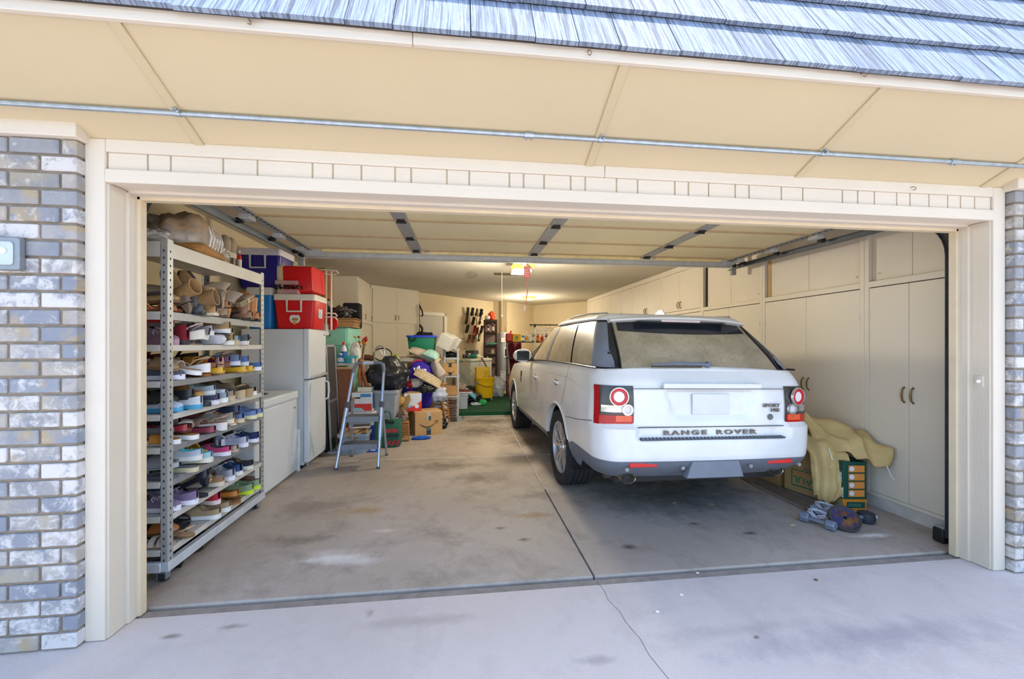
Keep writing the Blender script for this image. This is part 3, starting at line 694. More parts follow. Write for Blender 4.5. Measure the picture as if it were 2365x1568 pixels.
# arch lips and liners
for s in (-1, 1):
    for cy, cz, r in ARCH:
        pts = []; b = MB(); vs = []
        for i in range(33):
            a = math.radians((4 if cy > 1 else 6) + (172 if cy > 1 else 155)*i/32); y = cy + r*math.cos(a); z = cz + r*math.sin(a); xs = s*(-side_x(y, max(z, .42)))
            o_ = r+.022; y2 = cy + o_*math.cos(a); z2 = cz + o_*math.sin(a)
            vs += [(xs-s*.05, cy+(r-.002)*math.cos(a), cz+(r-.002)*math.sin(a)), (xs+s*.009, y, z), (xs+s*.009, cy+(r+.012)*math.cos(a), cz+(r+.012)*math.sin(a)), (xs-s*.002, y2, z2)]
        fs = [(i*4+k, i*4+k+1, i*4+k+5, i*4+k+4) for i in range(32) for k in range(3)]
        carpart(b.add(vs, fs), 'arch_lip', M_CP, smooth=50)
        lin_ = MB(); vs = []
        for i in range(25):
            a = math.radians(-20 + 220*i/24); y, z = cy+(r+.004)*math.cos(a), cz+(r+.004)*math.sin(a); vs += [(s*.86, y, z), (s*.5, y, z)]
        lin_.add(vs, [(2*i, 2*i+1, 2*i+3, 2*i+2) for i in range(24)]); lin_.add([(s*.5, cy-.46, .25), (s*.5, cy+.46, .25), (s*.5, cy+.46, .85), (s*.5, cy-.46, .85)], [(0,1,2,3)])
        carpart(lin_, 'wheel_liner', M_DARK, smooth=30)
# greenhouse
def gW(z): return itp([(1.10, .872), (1.18, .855), (1.30, .818), (1.42, .770), (1.52, .722), (1.60, .678), (1.66, .64)], z)
def gR(z): return itp([(1.10, -1.04), (1.17, -1.02), (1.30, -.915), (1.42, -.79), (1.52, -.69), (1.60, -.615), (1.66, -.57)], z)
def gF(z): return itp([(1.08, 2.12), (1.17, 1.95), (1.30, 1.66), (1.45, 1.30), (1.56, 1.02), (1.62, .85), (1.66, .7)], z)
def goutline(z, rc=.13, fc=.22, exp=0):
    W, R, F = gW(z)+exp, gR(z)-exp, gF(z)+exp; pts = []; H = []
    for i in range(9): x = (W-rc)*i/8; H.append((-x, R + .05*(x/W)**2))
    yo = R + .05*((W-rc)/W)**2
    for i in range(1, 8): a = PI/2*i/8; H.append((-(W-rc)-rc*math.sin(a), yo+rc*1.2*(1-math.cos(a))))
    y0, y1 = yo+rc*1.2, F-fc
    for i in range(21): H.append((-W, y0+(y1-y0)*i/20))
    for i in range(1, 8): a = PI/2*i/8; H.append((-(W-fc)-fc*math.cos(a), y1+fc*math.sin(a)))
    for i in range(9): x = (W-fc)*(1-i/8); H.append((-x, F+.06*(1-(x/W)**2)))
    return H
def full(H, z, fz=None): 
    L_ = [Vector((x, y, z if fz is None else fz(x, y, z))) for x, y in H]; return L_ + [Vector((-p.x, p.y, p.z)) for p in reversed(L_[1:-1])]
gb_ = MB(); gb_.loft([full(goutline(z), z) for z in (1.08, 1.17, 1.24, 1.30, 1.36, 1.42, 1.47, 1.52, 1.57, 1.61)])
GH = carpart(gb_, 'greenhouse', M_TINT, smooth=40)
rf = MB(); rs = []
for z, e in ((1.578, .004), (1.585, .012), (1.60, .016), (1.622, .010), (1.640, -.02)):
    rs.append(full(goutline(z, exp=e+.0), z, lambda x, y, z: z + .012*max(0, 1-((y-.2)/1.0)**2)))
last = rs[-1]
for k, h in ((.8, .012), (.5, .022), (.15, .028)): rs.append([Vector((p.x*k, .2+(p.y-.2)*k, p.z+h)) for p in last])
carpart(rf.loft(rs), 'roof', M_CP, smooth=50)
for s in (-1, 1): carpart(MB().tube([(s*.60, -.50, 1.648), (s*.615, -.1, 1.672), (s*.612, .4, 1.675), (s*.59, .75, 1.655)], .009, 6), 'roof_rail', pl('#8a8a88', .5))
# spoiler with brake light
spv = MB(); secs = []
for x in [-.635 + 1.27*i/16 for i in range(17)]:
    yb = -.735 + .09*(abs(x)/.635)**3; z = 1.622 - .028*(x/.635)**2
    secs.append([(x, -.52, z+.014), (x, yb, z-.012), (x, yb-.006, z-.026), (x, yb+.03, z-.04), (x, -.56, z-.045)])
SPO = carpart(spv.loft(secs), 'spoiler', M_CP, smooth=40)
carpart(MB().box((-.02, -.700, 1.578), (.36, .03, .016)), 'brake_light', pl('#c9b6b0', .25), SPO, bevel=.004)
for s in (-1, 1): carpart(MB().prism([(s*.20-.16, 1.585), (s*.20+.16, 1.585), (s*.42 if s > 0 else .10, 1.568), (-.10 if s > 0 else s*.42, 1.568)], 'Y', -.705, -.62), 'spoiler_vent', M_DARK, SPO)
# rear window and side windows: curved panes just proud of the greenhouse
def rear_pane(u, v):
    z = 1.178 + v*(1.563-1.178); hw = .682 + v*(.612-.682); x = (u*2-1)*hw; R = gR(z); W = gW(z)
    return (x, R + .05*(x/W)**2 - .008 + (.03*((abs(x)-(W-.13))/.13)**2 if abs(x) > W-.13 else 0), z)
carpart(MB().grid(rear_pane, 24, 12), 'rear_window', M_DUST_REFL, smooth=60)
bd = MB(); ring = [rear_pane(u/20, 0) for u in range(21)] + [rear_pane(1, v/8) for v in range(1, 9)] + [rear_pane(1-u/20, 1) for u in range(1, 21)] + [rear_pane(0, 1-v/8) for v in range(1, 8)]
carpart(bd.tube(ring, .009, 6, True), 'window_seal', M_DARK)
carpart(MB().grid(lambda u, v: (lambda p: (p[0], p[1]-.003, p[2]))(rear_pane(.03+u*.94, .80+v*.19 - .05*math.sin(u*PI)*(1-v))), 20, 4), 'window_tint_band', M_TINT, smooth=60)
def side_pane(name, a, b, s, m, ex=.007):
    (y0b, y0t, zb0, zt0), (y1b, y1t, zb1, zt1) = a, b
    def fn(u, v):
        zb = zb0+(zb1-zb0)*u; zt = zt0+(zt1-zt0)*u; z = zb+(zt-zb)*v; y = (y0b+(y0t-y0b)*v)*(1-u) + (y1b+(y1t-y1b)*v)*u
        W = gW(z); R = gR(z); yo = R+.05*((W-.13)/W)**2+.156; x = W
        if y < yo: q = min(1, (yo-y)/.156); x = W-.13 + .13*math.sqrt(max(0, 1-q*q))
        return (s*(x+ex), y, z)
    return carpart(MB().grid(fn, 10, 8), name, m, smooth=60)
for s in (-1, 1):
    side_pane('quarter_window', (-.83, -.50, 1.20, 1.565), (-.30, -.03, 1.195, 1.572), s, M_DUST_REFL)
    side_pane('rear_pillar', (-.99, -.60, 1.19, 1.560), (-.83, -.50, 1.195, 1.565), s, M_GREYP, .009)
    side_pane('side_window', (-.26, .01, 1.195, 1.572), (.60, .64, 1.185, 1.575), s, M_DUST_REFL)
    side_pane('door_pillar', (.59, .63, 1.18, 1.577), (.70, .70, 1.18, 1.577), s, M_GREYP, .010)
    side_pane('side_window', (.70, .70, 1.185, 1.577), (1.40, .90, 1.165, 1.570), s, M_DUST_REFL)
    side_pane('quarter_light', (1.41, 1.20, 1.165, 1.36), (1.66, 1.26, 1.15, 1.36), s, M_TINT, .009)
    carpart(MB().tube([(s*.868, -.95, 1.185), (s*.874, -.3, 1.19), (s*.876, .6, 1.182), (s*.872, 1.3, 1.162), (s*.862, 1.8, 1.13)], .008, 6), 'belt_trim', M_DARK)
carpart(MB().grid(lambda u, v: ((u*2-1)*(.74-.16*v), gF(1.15+v*.42)+.06*(1-((u*2-1)*.8)**2)+.006, 1.15+v*.42), 12, 8), 'windshield', M_TINT, smooth=60)
# tail lamps
def lamp_pt(s_, z, ex):
    """point on the rear-left corner: s_ = 0 on the rear face at x -.62, grows round the corner"""
    ol = outline(z); W = None; d = 0; prev = None
    for x, y in ol:
        if prev is not None:
            seg = math.hypot(x-prev[0], y-prev[1])
            if d + seg >= s_ + .62:
                k = (s_+.62-d)/seg; px, py = prev[0]+(x-prev[0])*k, prev[1]+(y-prev[1])*k; nx, ny = (y-prev[1])/seg, -(x-prev[0])/seg
                return (px - abs(nx)*ex if nx < 0 or True else px, py - (ex if y < -.8 and abs(nx) < .95 else 0)*abs(ny), z)
            d += seg
        prev = (x, y)
def lamp_patch(s0, s1, z0, z1, ex, sg, nm, m, par, sk=0, th=.03):
    g = lambda u, v: (lambda p: (p[0]*-sg, p[1], p[2]))(lamp_pt(s0 + (s1-s0)*u + sk*(1-v), z0+(z1-z0)*v, ex)); b = MB().grid(g, 10, 6)
    return carpart(b, nm, m, par, smooth=50)
for sg in (-1, 1):
    hs = lamp_patch(.012, .31, .772, 1.062, .010, sg, 'tail_lamp', pl('#4a4640', .2, var=.2), None, .0)
    lamp_patch(.262, .31, .775, 1.058, .014, sg, 'red_lens', pl('#a8121a', .15, var=.1), hs)
    lamp_patch(.02, .262, .778, .845, .014, sg, 'red_lens', pl('#b8201c', .15, var=.1), hs)
    lamp_patch(.03, .15, .80, .845, .016, sg, 'orange_lens', pl('#e2603c', .15, var=.1), hs)
    lamp_patch(.06, .25, .868, .918, .013, sg, 'chrome_band', pl('#cfccc6', .15, .8), hs)
    for s_, z, r, nm in ((.125, .982, .070, 'round_lamp'), (.065, .888, .042, 'reverse_lamp')):
        P = lamp_pt(s_, z, .012); q = lamp_pt(s_+.05, z, .012); ang = math.atan2(q[1]-P[1], -(q[0]-P[0]))
        L_ = carpart(MB().lathe([(.0, -.012), (r*.55, -.012), (r*.6, -.008), (r*.6, .0)], (0,0,0), 24, 'Y'), nm, pl('#f0e6e4' if nm == 'round_lamp' else '#d8d6d2', .12, var=0), hs, loc=(P[0]*-sg, P[1], P[2]), rot=(0, 0, sg*ang))
        MB().lathe([(r*.60, .0), (r*.62, -.016), (r*.86, -.016), (r*.88, .0)], (0,0,0), 24, 'Y', False).build('lamp_ring', pl('#d01a24', .12, var=0) if nm == 'round_lamp' else pl('#e4e2de', .15, .6), L_)
        MB().lathe([(r*.88, .0), (r*.9, -.018), (r*1.0, -.018), (r*1.02, .0)], (0,0,0), 24, 'Y', False).build('lamp_bezel', pl('#dcdad6', .12, .7), L_)
# tailgate furniture
carpart(MB().box((0, -1.128, 1.066), (.82, .025, .040)), 'tailgate_handle_bar', M_CP, TG, bevel=.008, seg=3)
carpart(MB().box((0, -1.118, 1.043), (1.29, .006, .005)), 'tailgate_seam', M_SEAM, TG)
carpart(MB().box((0, -1.102, .925), (.31, .012, .155)), 'number_plate', pl('#dcdce0', .5, var=.03), TG, bevel=.004)
carpart(MB().box((0, -1.124, .757), (1.23, .008, .006)), 'tailgate_gap', M_SEAM, TG)
M_LET = pl('#6d6862', .3, .6)
text('RANGE', .043, M_LET, CAR, (-.212, -1.131, .719), (PI/2, .019, 0), .004, sx=2.05, spacing=1.35, bold=.0015); text('ROVER', .043, M_LET, CAR, (.212, -1.131, .711), (PI/2, .019, 0), .004, sx=2.05, spacing=1.35, bold=.0015)
text('SPORT', .036, M_LET, CAR, (.52, -1.126, .905), (PI/2, .019, 0), .003, sx=1.35, bold=.001); text('HSE', .034, M_LET, CAR, (.553, -1.126, .868), (PI/2, .019, 0), .003, sx=1.35, bold=.001)
carpart(MB().lathe([(.0, -.004), (.02, -.004), (.023, 0)], (0,0,0), 18, 'Y'), 'oval_badge', pl('#5f6a66', .3, .5), TG, loc=(.498, -1.124, .826))
ST = carpart(MB().box((0, -1.142, .674), (1.19, .05, .012)), 'bumper_step', pl('#4c5058', .7), BU, bevel=.003)
for i in range(40): carpart(MB().box((-.575+i*.0295, -1.146, .6815), (.012, .044, .005)), 'tread_rib', pl('#6f747c', .6), ST, smooth=0)
# rear wiper
wp = carpart(MB().lathe([(.0, -.03), (.022, -.028), (.026, 0)], (0,0,0), 14, 'Y'), 'wiper', pl('#5c6270', .5), loc=(.045, -1.02, 1.222))
MB().tube([(0, -.02, 0), (-.1, -.028, .006), (-.27, -.03, .008), (-.47, -.02, -.004)], [.014, .012, .011, .006], 8).build('wiper_arm', pl('#6a7080', .5), wp)
MB().box((-.27, -.018, -.018), (.42, .01, .012)).build('wiper_blade', M_DARK, wp)
# side furniture
for s in (-1, 1):
    for k, y, z in (('rear_door', .02, .985), ('front_door', 1.0, .962)):
        x = s*(-side_x(y, z)); d = DOORS[(k, -s)]
        MB().box((x+s*.012, y, z), (.028, .15, .03)).build('door_handle', M_CP, d, bevel=.008, seg=3); MB().box((x+s*.004, y+.03, z-.002), (.012, .10, .052)).build('handle_recess', M_DARK, d, bevel=.008)
    x = s*(-side_x(2.02, .90)); carpart(MB().box((x+s*.002, 2.02, .89), (.01, .07, .17)), 'side_vent', M_DARK, bevel=.004)
    for k in range(3): carpart(MB().box((x+s*.008, 2.02, .84+k*.05), (.006, .06, .012)), 'vent_bar', pl('#9a9da2', .3, .7))
    mr = carpart(MB().loft([[(s*(.90+.02*a)+s*u*.22, 1.38 + b_*.05*(1-.2*a), 1.215+v*.085) for u, v in [((.5+.5*math.cos(t)*1.0), math.sin(t)) for t in [2*PI*i/16 for i in range(16)]]] for a, b_ in ((0, -1), (1, -.6), (0, .6), (-2, 1.2))]), 'door_mirror', M_CP, smooth=50)
    carpart(MB().box((s*1.01, 1.322, 1.215), (.165, .006, .125)), 'mirror_glass', pl('#1e2226', .08), mr, bevel=.02, seg=3)
    carpart(MB().box((s*.895, 1.38, 1.17), (.08, .08, .05)), 'mirror_stem', M_DARK, mr, bevel=.01)
    carpart(MB().box((s*.60, 3.42, .82), (.36, .2, .12), (0, 0, -s*.4)), 'head_lamp', pl('#cfd2d4', .1, var=0), bevel=.02)
carpart(MB().bb(-.40, .40, 3.58, 3.64, .68, .88), 'grille', M_DARK, bevel=.01)
carpart(MB().loft([[(x, y, z) for x, z in ((-.008, 1.66), (.008, 1.66), (.004, 1.66+h), (-.004, 1.66+h))] for y, h in ((-.42, .002), (-.36, .05), (-.30, .045), (-.22, .004))]), 'roof_antenna', M_CP)
# wheels
M_TYRE = pl('#26272a', .85, var=.15, bump=.2, bscale=80); M_RIM = pl('#c9c6c4', .28, .75, var=.1)
tp = [(.255, -.115), (.275, -.128), (.31, -.137), (.340, -.132), (.356, -.118)]
gr = []
for x in (-.10, -.055, -.01, .035, .08): gr += [(.364, x), (.364, x+.032), (.354, x+.034), (.354, x+.043)]
tp += gr[:-2] + [(.356, .118), (.340, .132), (.31, .137), (.275, .128), (.255, .115)]
ty = MB().lathe(tp, (0,0,0), 48, 'X', False)
for i in range(60):       # shoulder blocks
    for sx_ in (-.112, .112): ty.box((sx_, 0, .3545), (.030, .020, .014), None); ty.xf(Matrix.Rotation(2*PI*i/60, 4, 'X'), len(ty.v)-8)
TYM = ty.mesh('tyre', M_TYRE, 45)
RIMM = MB().lathe([(.258, .11), (.262, .112), (.262, -.105), (.252, -.118), (.242, -.112), (.236, -.08), (.232, .10)], (0,0,0), 40, 'X', False).mesh('rim', M_RIM, 40)
SPK = MB().loft([[(-.085, -.020, .05), (-.085, .020, .05), (-.05, .024, .05), (-.05, -.024, .05)], [(-.105, -.0115, .15), (-.105, .0115, .15), (-.075, .015, .15), (-.075, -.015, .15)], [(-.108, -.016, .242), (-.108, .016, .242), (-.08, .018, .242), (-.08, -.018, .242)]]).mesh('spoke', M_RIM, 40)
HUB = MB().lathe([(.0, -.115), (.028, -.113), (.032, -.105), (.062, -.10), (.07, -.085), (.07, -.04)], (0,0,0), 20, 'X').mesh('hub', M_RIM, 40)
DSC = MB().lathe([(.0, -.03), (.17, -.03), (.17, -.01), (.0, -.01)], (0,0,0), 28, 'X').mesh('disc', pl('#8c8378', .4, .7), 40)
BKP = MB().lathe([(.0, -.0), (.235, -.0), (.235, .02)], (0,0,0), 28, 'X').mesh('back', M_DARK, 40)
for s in (-1, 1):
    for y in (0, 2.745):
        wv_ = share('wheel', TYM, CAR, (s*.752, y, .362), (hsh(s, y)*2, 0, 0 if s < 0 else PI))
        share('rim', RIMM, wv_); share('hub_cap', HUB, wv_); share('brake_disc', DSC, wv_); share('wheel_well_plate', BKP, wv_)
        for i in range(10): share('spoke', SPK, wv_, (0, 0, 0), (2*PI*i/10 + (.10 if i % 2 else -.10), 0, 0))
        for i in range(5): share('lug_nut', MB().cyl((-.108, 0, .048), (-.09, 0, .048), .008, n=6).mesh('lug', M_DARK, 0) if i == 0 else LUG, wv_, (0,0,0), (2*PI*i/5, 0, 0)); LUG = wv_.children[-1].data
# ------------------------------------------------------------ steel shoe rack on a dolly
RX0, RX1, RY0, RY1 = -2.93, -2.47, .24, 1.385
SZ = [1.975, 1.572, 1.378, 1.168, .975, .785, .587, .388, .196]
RK = thing('shoe_rack', 'tall grey steel shelving rack full of shoes on a wheeled dolly', 'shelving rack', (RX1, RY0, .004))
M_STEEL = pl('#aeb0ae', .45, .35, var=.08, scale=6); M_SHELF = pl('#c9c6be', .5, .1, var=.06, scale=5); M_SHD = pl('#8f9194', .45, .3, var=.08)
def rel(x, y, z): return (x-RX1, y-RY0, z-.004)
for i, z in enumerate(SZ):
    h = .085 if i == 0 else (.045 if i == 1 else .032); m = [M_SHELF, M_SHD, M_SHELF, M_SHD, M_SHELF, M_SHD, M_SHD, M_SHELF, M_SHELF][i]
    zz = z-.004; D, L = RX1-RX0, RY1-RY0
    s_ = MB().bb(-D, -.002, .002, L-.002, zz-.012, zz).build('shelf', M_SHELF, RK)
    MB().bb(-.004, .001, .03, L-.03, zz-h, zz+.003).build('shelf_lip', m, s_, bevel=.001); MB().bb(-D, -.04, -.001, .004, zz-h, zz+.003).build('shelf_lip', M_SHELF, s_, bevel=.001)
for px, py, fx, fy in ((0, 0, -1, 1), (0, RY1-RY0, -1, -1), (-(RX1-RX0), 0, 1, 1), (-(RX1-RX0), RY1-RY0, 1, -1)):
    b = MB(); b.bb(min(px, px+fx*.034), max(px, px+fx*.034), py-.0015, py+.0015, .085, 1.99); b.bb(px-.0015, px+.0015, min(py, py+fy*.046), max(py, py+fy*.046), .085, 1.99)
    po = b.build('post', M_STEEL, RK, smooth=0); hb = MB()
    for k in range(44):
        z = .13 + k*.0415
        hb.bb(px+fx*.017-.004, px+fx*.017+.004, py-.0025, py+.0025, z, z+.013); hb.bb(px-.0025, px+.0025, py+fy*.024-.004, py+fy*.024+.004, z, z+.013)
    tag(hb.build('post_slots', pl('#34343a', .8, var=0), po, smooth=0), kind='stuff')
D, L = RX1-RX0, RY1-RY0
MB().bb(-.03, .012, -.005, L+.005, .070, .125).build('dolly_rail', pl('#c8ccd2', .5, .2), RK, bevel=.004); MB().bb(-D, -.03, -.012, .02, .070, .125).build('dolly_rail', pl('#c8ccd2', .5, .2), RK, bevel=.004)
MB().bb(-D, -.03, L-.02, L+.01, .070, .125).build('dolly_rail', pl('#c8ccd2', .5, .2), RK); MB().bb(-D-.01, -D+.03, 0, L, .070, .125).build('dolly_rail', pl('#c8ccd2', .5, .2), RK)
for x, y in ((-.04, .03), (-.04, L-.06), (-D+.06, .03), (-D+.06, L-.06)):
    cst = MB().bb(x-.03, x+.03, y-.035, y+.035, .062, .072).bb(x-.026, x-.020, y-.02, y+.02, .02, .065).bb(x+.020, x+.026, y-.02, y+.02, .02, .065).build('caster', pl('#9aa2b0', .35, .7), RK)
    MB().cyl((x-.018, y+.012, .030), (x+.018, y+.012, .030), .030, n=16).build('caster_wheel', pl('#2c2e36', .6), cst, bevel=.004)
# ------------------------------------------------------------ shoes
def shoe_w(t): return itp([(0, .0), (.02, .018), (.06, .027), (.15, .032), (.35, .031), (.55, .036), (.72, .042), (.86, .036), (.95, .024), (.99, .010), (1, .0)], t)
SOLE_T = [0, .01, .03, .07, .15, .25, .35, .45, .55, .65, .72, .80, .87, .93, .97, .99, 1]
def sole(b, L, zb, th, grow=1.0):
    top = []; bot = []
    for t in SOLE_T: top.append((t, shoe_w(t)*grow))
    ring = [(t, w_) for t, w_ in top] + [(t, -w_) for t, w_ in reversed(top[1:-1])]
    lo_ = [(L*(t-.5)*(1.0+.02*(grow-1)), w_*.96, zb(t)) for t, w_ in ring]; hi = [(L*(t-.5), w_, zb(t)+th(t)) for t, w_ in ring]
    return b.loft([lo_, hi])
def upper(b, L, zb, hs, topen, collar, wscale=1.0):
    """dome from heel to toe; behind topen it opens into a lined collar"""
    secs = []; K = 13; ts = [.015, .04, .08, .14, .22, .30, .38, .46, .53, .60, .66, .72, .78, .84, .90, .95, .985]
    opn = []
    for t in ts:
        w_ = shoe_w(t)*wscale; h = hs(t); z0 = zb(t); x = L*(t-.5); sec = []; op_ = t < topen
        opn.append(op_)
        for k in range(K):
            a = PI*k/(K-1)
            if not op_: sec.append((x, -w_*math.cos(a)*(1-.10*math.sin(a)), z0 + h*math.sin(a)**.75))
            else:
                c = collar(t); sgn = -1 if k < 6 else 1; q = k if k <= 6 else 12-k
                if k == 6: sec.append((x, 0, z0+.012))
                elif q <= 3: sec.append((x, sgn*w_*(1-.12*q/3), z0 + c*q/3))
                elif q == 4: sec.append((x, sgn*w_*.78, z0 + c*.985))
                else: sec.append((x, sgn*w_*.6, z0 + max(.014, c*.30)))
        secs.append(sec)
    n = len(b.f); b.loft(secs, closed=False, caps=False); 
    for i in range(len(secs)-1):
        for k in range(K-1):
            if opn[i] and 3 <= min(k, 11-k): b.mi[n + i*(K-1) + k] = 1
    b.add(secs[0], [tuple(range(K-1, -1, -1))]); b.mi[-1] = 0
    b.add(secs[-1], [tuple(range(K))]); b.mi[-1] = 0
    return b
def strap(b, x, w_, h, wd, th=.004, z0=.0, nseg=8, sk=0):
    secs = []
    for i in range(nseg+1):
        a = PI*i/nseg; y, z = -w_*math.cos(a), z0+h*math.sin(a); s_ = sk*math.cos(a)
        secs.append([(x-wd/2+s_, y, z), (x+wd/2+s_, y, z), (x+wd/2+s_, y*.9, z-th), (x-wd/2+s_, y*.9, z-th)])
    return b.loft(secs)
def make_shoe(kind, up, so_, lining, name, label, loc, rot, L=.25, grp=None, lace='#e8e6e2', cat='shoe'):
    T = thing(name, label, cat, loc, 0, grp, rot)
    U = fabric(up, col2=None, scale=40, bump=.3) if kind in ('sneaker', 'slipon', 'hightop', 'fuzzy') else pl(up, .42, var=.12, scale=18)
    S = pl(so_, .6, var=.06); I = pl(lining, .85, var=.1)
    z0 = lambda t: 0.0
    if kind in ('sneaker', 'slipon', 'hightop'):
        th = .026; sole(MB(), L, z0, lambda t: th + .006*(abs(t-.5)*2)**3, 1.03).build('sole', S, T, smooth=50)
        zb = lambda t: th-.004
        col = {'sneaker': lambda t: itp([(0, .062), (.1, .055), (.3, .045), (.55, .055)], t), 'slipon': lambda t: itp([(0, .048), (.2, .038), (.5, .040)], t), 'hightop': lambda t: itp([(0, .105), (.3, .095), (.5, .075)], t)}[kind]
        hs = lambda t: itp([(0, .06), (.45, .068 if kind != 'hightop' else .085), (.6, .062), (.8, .045), (.95, .032), (1, .02)], t)
        upper(MB(), L, zb, hs, .46 if kind != 'slipon' else .42, col).build('upper', [U, I], T, smooth=60)
        if kind != 'slipon':
            tg_ = MB()
            tg_.loft([[(L*(t-.5), -.018, z), (L*(t-.5), .018, z), (L*(t-.5), .018, z+.005), (L*(t-.5), -.018, z+.005)] for t, z in ((.42, .098 if kind == 'sneaker' else .13), (.50, .092), (.60, .086))]).build('tongue', U, T)
            lb = MB()
            for k in range(4):
                t = .50+.055*k; x = L*(t-.5); z = th-.004+hs(t)
                lb.tube([(x-.008, -.024, z-.012), (x, 0, z+.004), (x+.008, .024, z-.012)], .0028, 5)
            lb.tube([(L*.0, -.01, th+.062), (L*-.01, -.03, th+.05), (L*.04, -.034, th+.035)], .0025, 5)
            tag(lb.build('laces', pl(lace, .8), T), kind='stuff')
    elif kind in ('flat', 'loafer', 'fuzzy', 'clog'):
        th = .010 if kind == 'flat' else .020; sole(MB(), L, z0, lambda t: th, 1.0).build('sole', S, T, smooth=50)
        zb = lambda t: th-.003; cl_ = .034 if kind == 'flat' else .042
        col = lambda t: itp([(0, cl_+.008), (.15, cl_), (.65, cl_*.8)], t) if kind != 'clog' else .010
        hs = lambda t: itp([(0, .045), (.5, .06 if kind != 'flat' else .045), (.7, .05 if kind != 'flat' else .038), (.9, .034), (1, .016)], t)
        upper(MB(), L, zb, hs, {'flat': .70, 'loafer': .52, 'fuzzy': .46, 'clog': .50}[kind], col).build('upper', [U, I], T, smooth=60)
        if kind == 'fuzzy': strap(MB(), -.03, .04, .07, .04, .01, .02).build('cuff', fabric('#e5ded2', scale=20), T)
    elif kind == 'boot':
        th = .018; zb0 = lambda t: 0; sole(MB(), L, zb0, lambda t: th, 1.0).build('sole', S, T, smooth=50)
        hs = lambda t: itp([(0, .06), (.4, .085), (.6, .065), (.85, .045), (1, .02)], t)
        upper(MB(), L, lambda t: th-.003, hs, .05, lambda t: .05).build('upper', [U, I], T, smooth=60)
        sh = MB(); secs = []
        for z, a, bb_ in ((.05, .052, .036), (.10, .046, .034), (.15, .050, .037), (.19, .054, .040), (.19, .048, .034), (.12, .040, .028)):
            secs.append([(-L*.24 + a*math.cos(2*PI*i/16), bb_*math.sin(2*PI*i/16), z) for i in range(16)])
        sh.loft(secs, True, True); sh.build('shaft', [U], T, smooth=50)
        MB().loft([[(-L*.49, -.028, -.0), (-L*.22, -.030, 0), (-L*.22, .030, 0), (-L*.49, .028, 0)], [(-L*.49, -.028, .02), (-L*.22, -.030, .02), (-L*.22, .030, .02), (-L*.49, .028, .02)]]).build('heel', S, T, bevel=.003)
    elif kind in ('pump', 'heel_boot'):
        hh = .075; zb = lambda t: hh*max(0, (0.62-t)/.62)**1.2
        sole(MB(), L, zb, lambda t: .006, .92).build('sole', S, T, smooth=50)
        hs = lambda t: itp([(0, .05), (.5, .045), (.75, .038), (.92, .026), (1, .01)], t)
        upper(MB(), L, lambda t: zb(t)+.005, hs if kind == 'pump' else (lambda t: hs(t)+.02), .68 if kind == 'pump' else .40, (lambda t: itp([(0, .048), (.3, .032), (.68, .022)], t)) if kind == 'pump' else (lambda t: .10), .94).build('upper', [U, I], T, smooth=60)
        a = .008 if kind == 'pump' else .02
        MB().loft([[(-L*.47, -a, 0), (-L*.47+2*a, -a, 0), (-L*.47+2*a, a, 0), (-L*.47, a, 0)], [(-L*.49, -.022, hh*.92), (-L*.32, -.024, hh*.6), (-L*.32, .024, hh*.6), (-L*.49, .022, hh*.92)]]).build('heel', U if kind == 'pump' else S, T, bevel=.002)
    elif kind in ('slide', 'sandal', 'wedge', 'flip'):
        th = (lambda t: .028) if kind == 'slide' else ((lambda t: itp([(0, .06), (.5, .035), (.8, .02), (1, .018)], t)) if kind == 'wedge' else (lambda t: .014))
        sole(MB(), L, z0, th, 1.0).build('sole', S, T, smooth=50)
        sole(MB(), L*.97, lambda t: th(t)-.001, lambda t: .004, .95).build('footbed', I, T, smooth=50)
        ztop = th(.7)
        if kind == 'slide': strap(MB(), L*.14, .046, .062, .085, .005, ztop*.5).build('strap', U, T, smooth=50)
        elif kind == 'flip':
            MB().tube([(L*.28, 0, ztop+.004), (L*.22, .012, ztop+.025), (L*.08, .030, ztop+.022), (-L*.05, .034, ztop)], .006, 6).build('strap', U, T); MB().tube([(L*.28, 0, ztop+.004), (L*.22, -.012, ztop+.025), (L*.08, -.030, ztop+.022), (-L*.05, -.034, ztop)], .006, 6).build('strap', U, T)
        else:
            strap(MB(), L*.24, .042, .040, .03, .004, ztop*.7, sk=.008).build('strap', U, T, smooth=50); strap(MB(), L*.12, .042, .050, .028, .004, ztop*.7, sk=-.008).build('strap', U, T, smooth=50)
            zz = th(.2); MB().tube([(-L*.46, 0, zz+.05), (-L*.42, .03, zz+.045), (-L*.25, .036, zz+.03), (-L*.12, .034, zz)], .005, 6).tube([(-L*.46, 0, zz+.05), (-L*.42, -.03, zz+.045), (-L*.25, -.036, zz+.03), (-L*.12, -.034, zz)], .005, 6).build('ankle_strap', U, T)
    return T
SHELF_N = ['', 'top boot shelf', 'second shoe shelf', 'third shoe shelf', 'fourth shoe shelf', 'fifth shoe shelf', 'sixth shoe shelf', 'seventh shoe shelf', 'bottom shoe shelf']
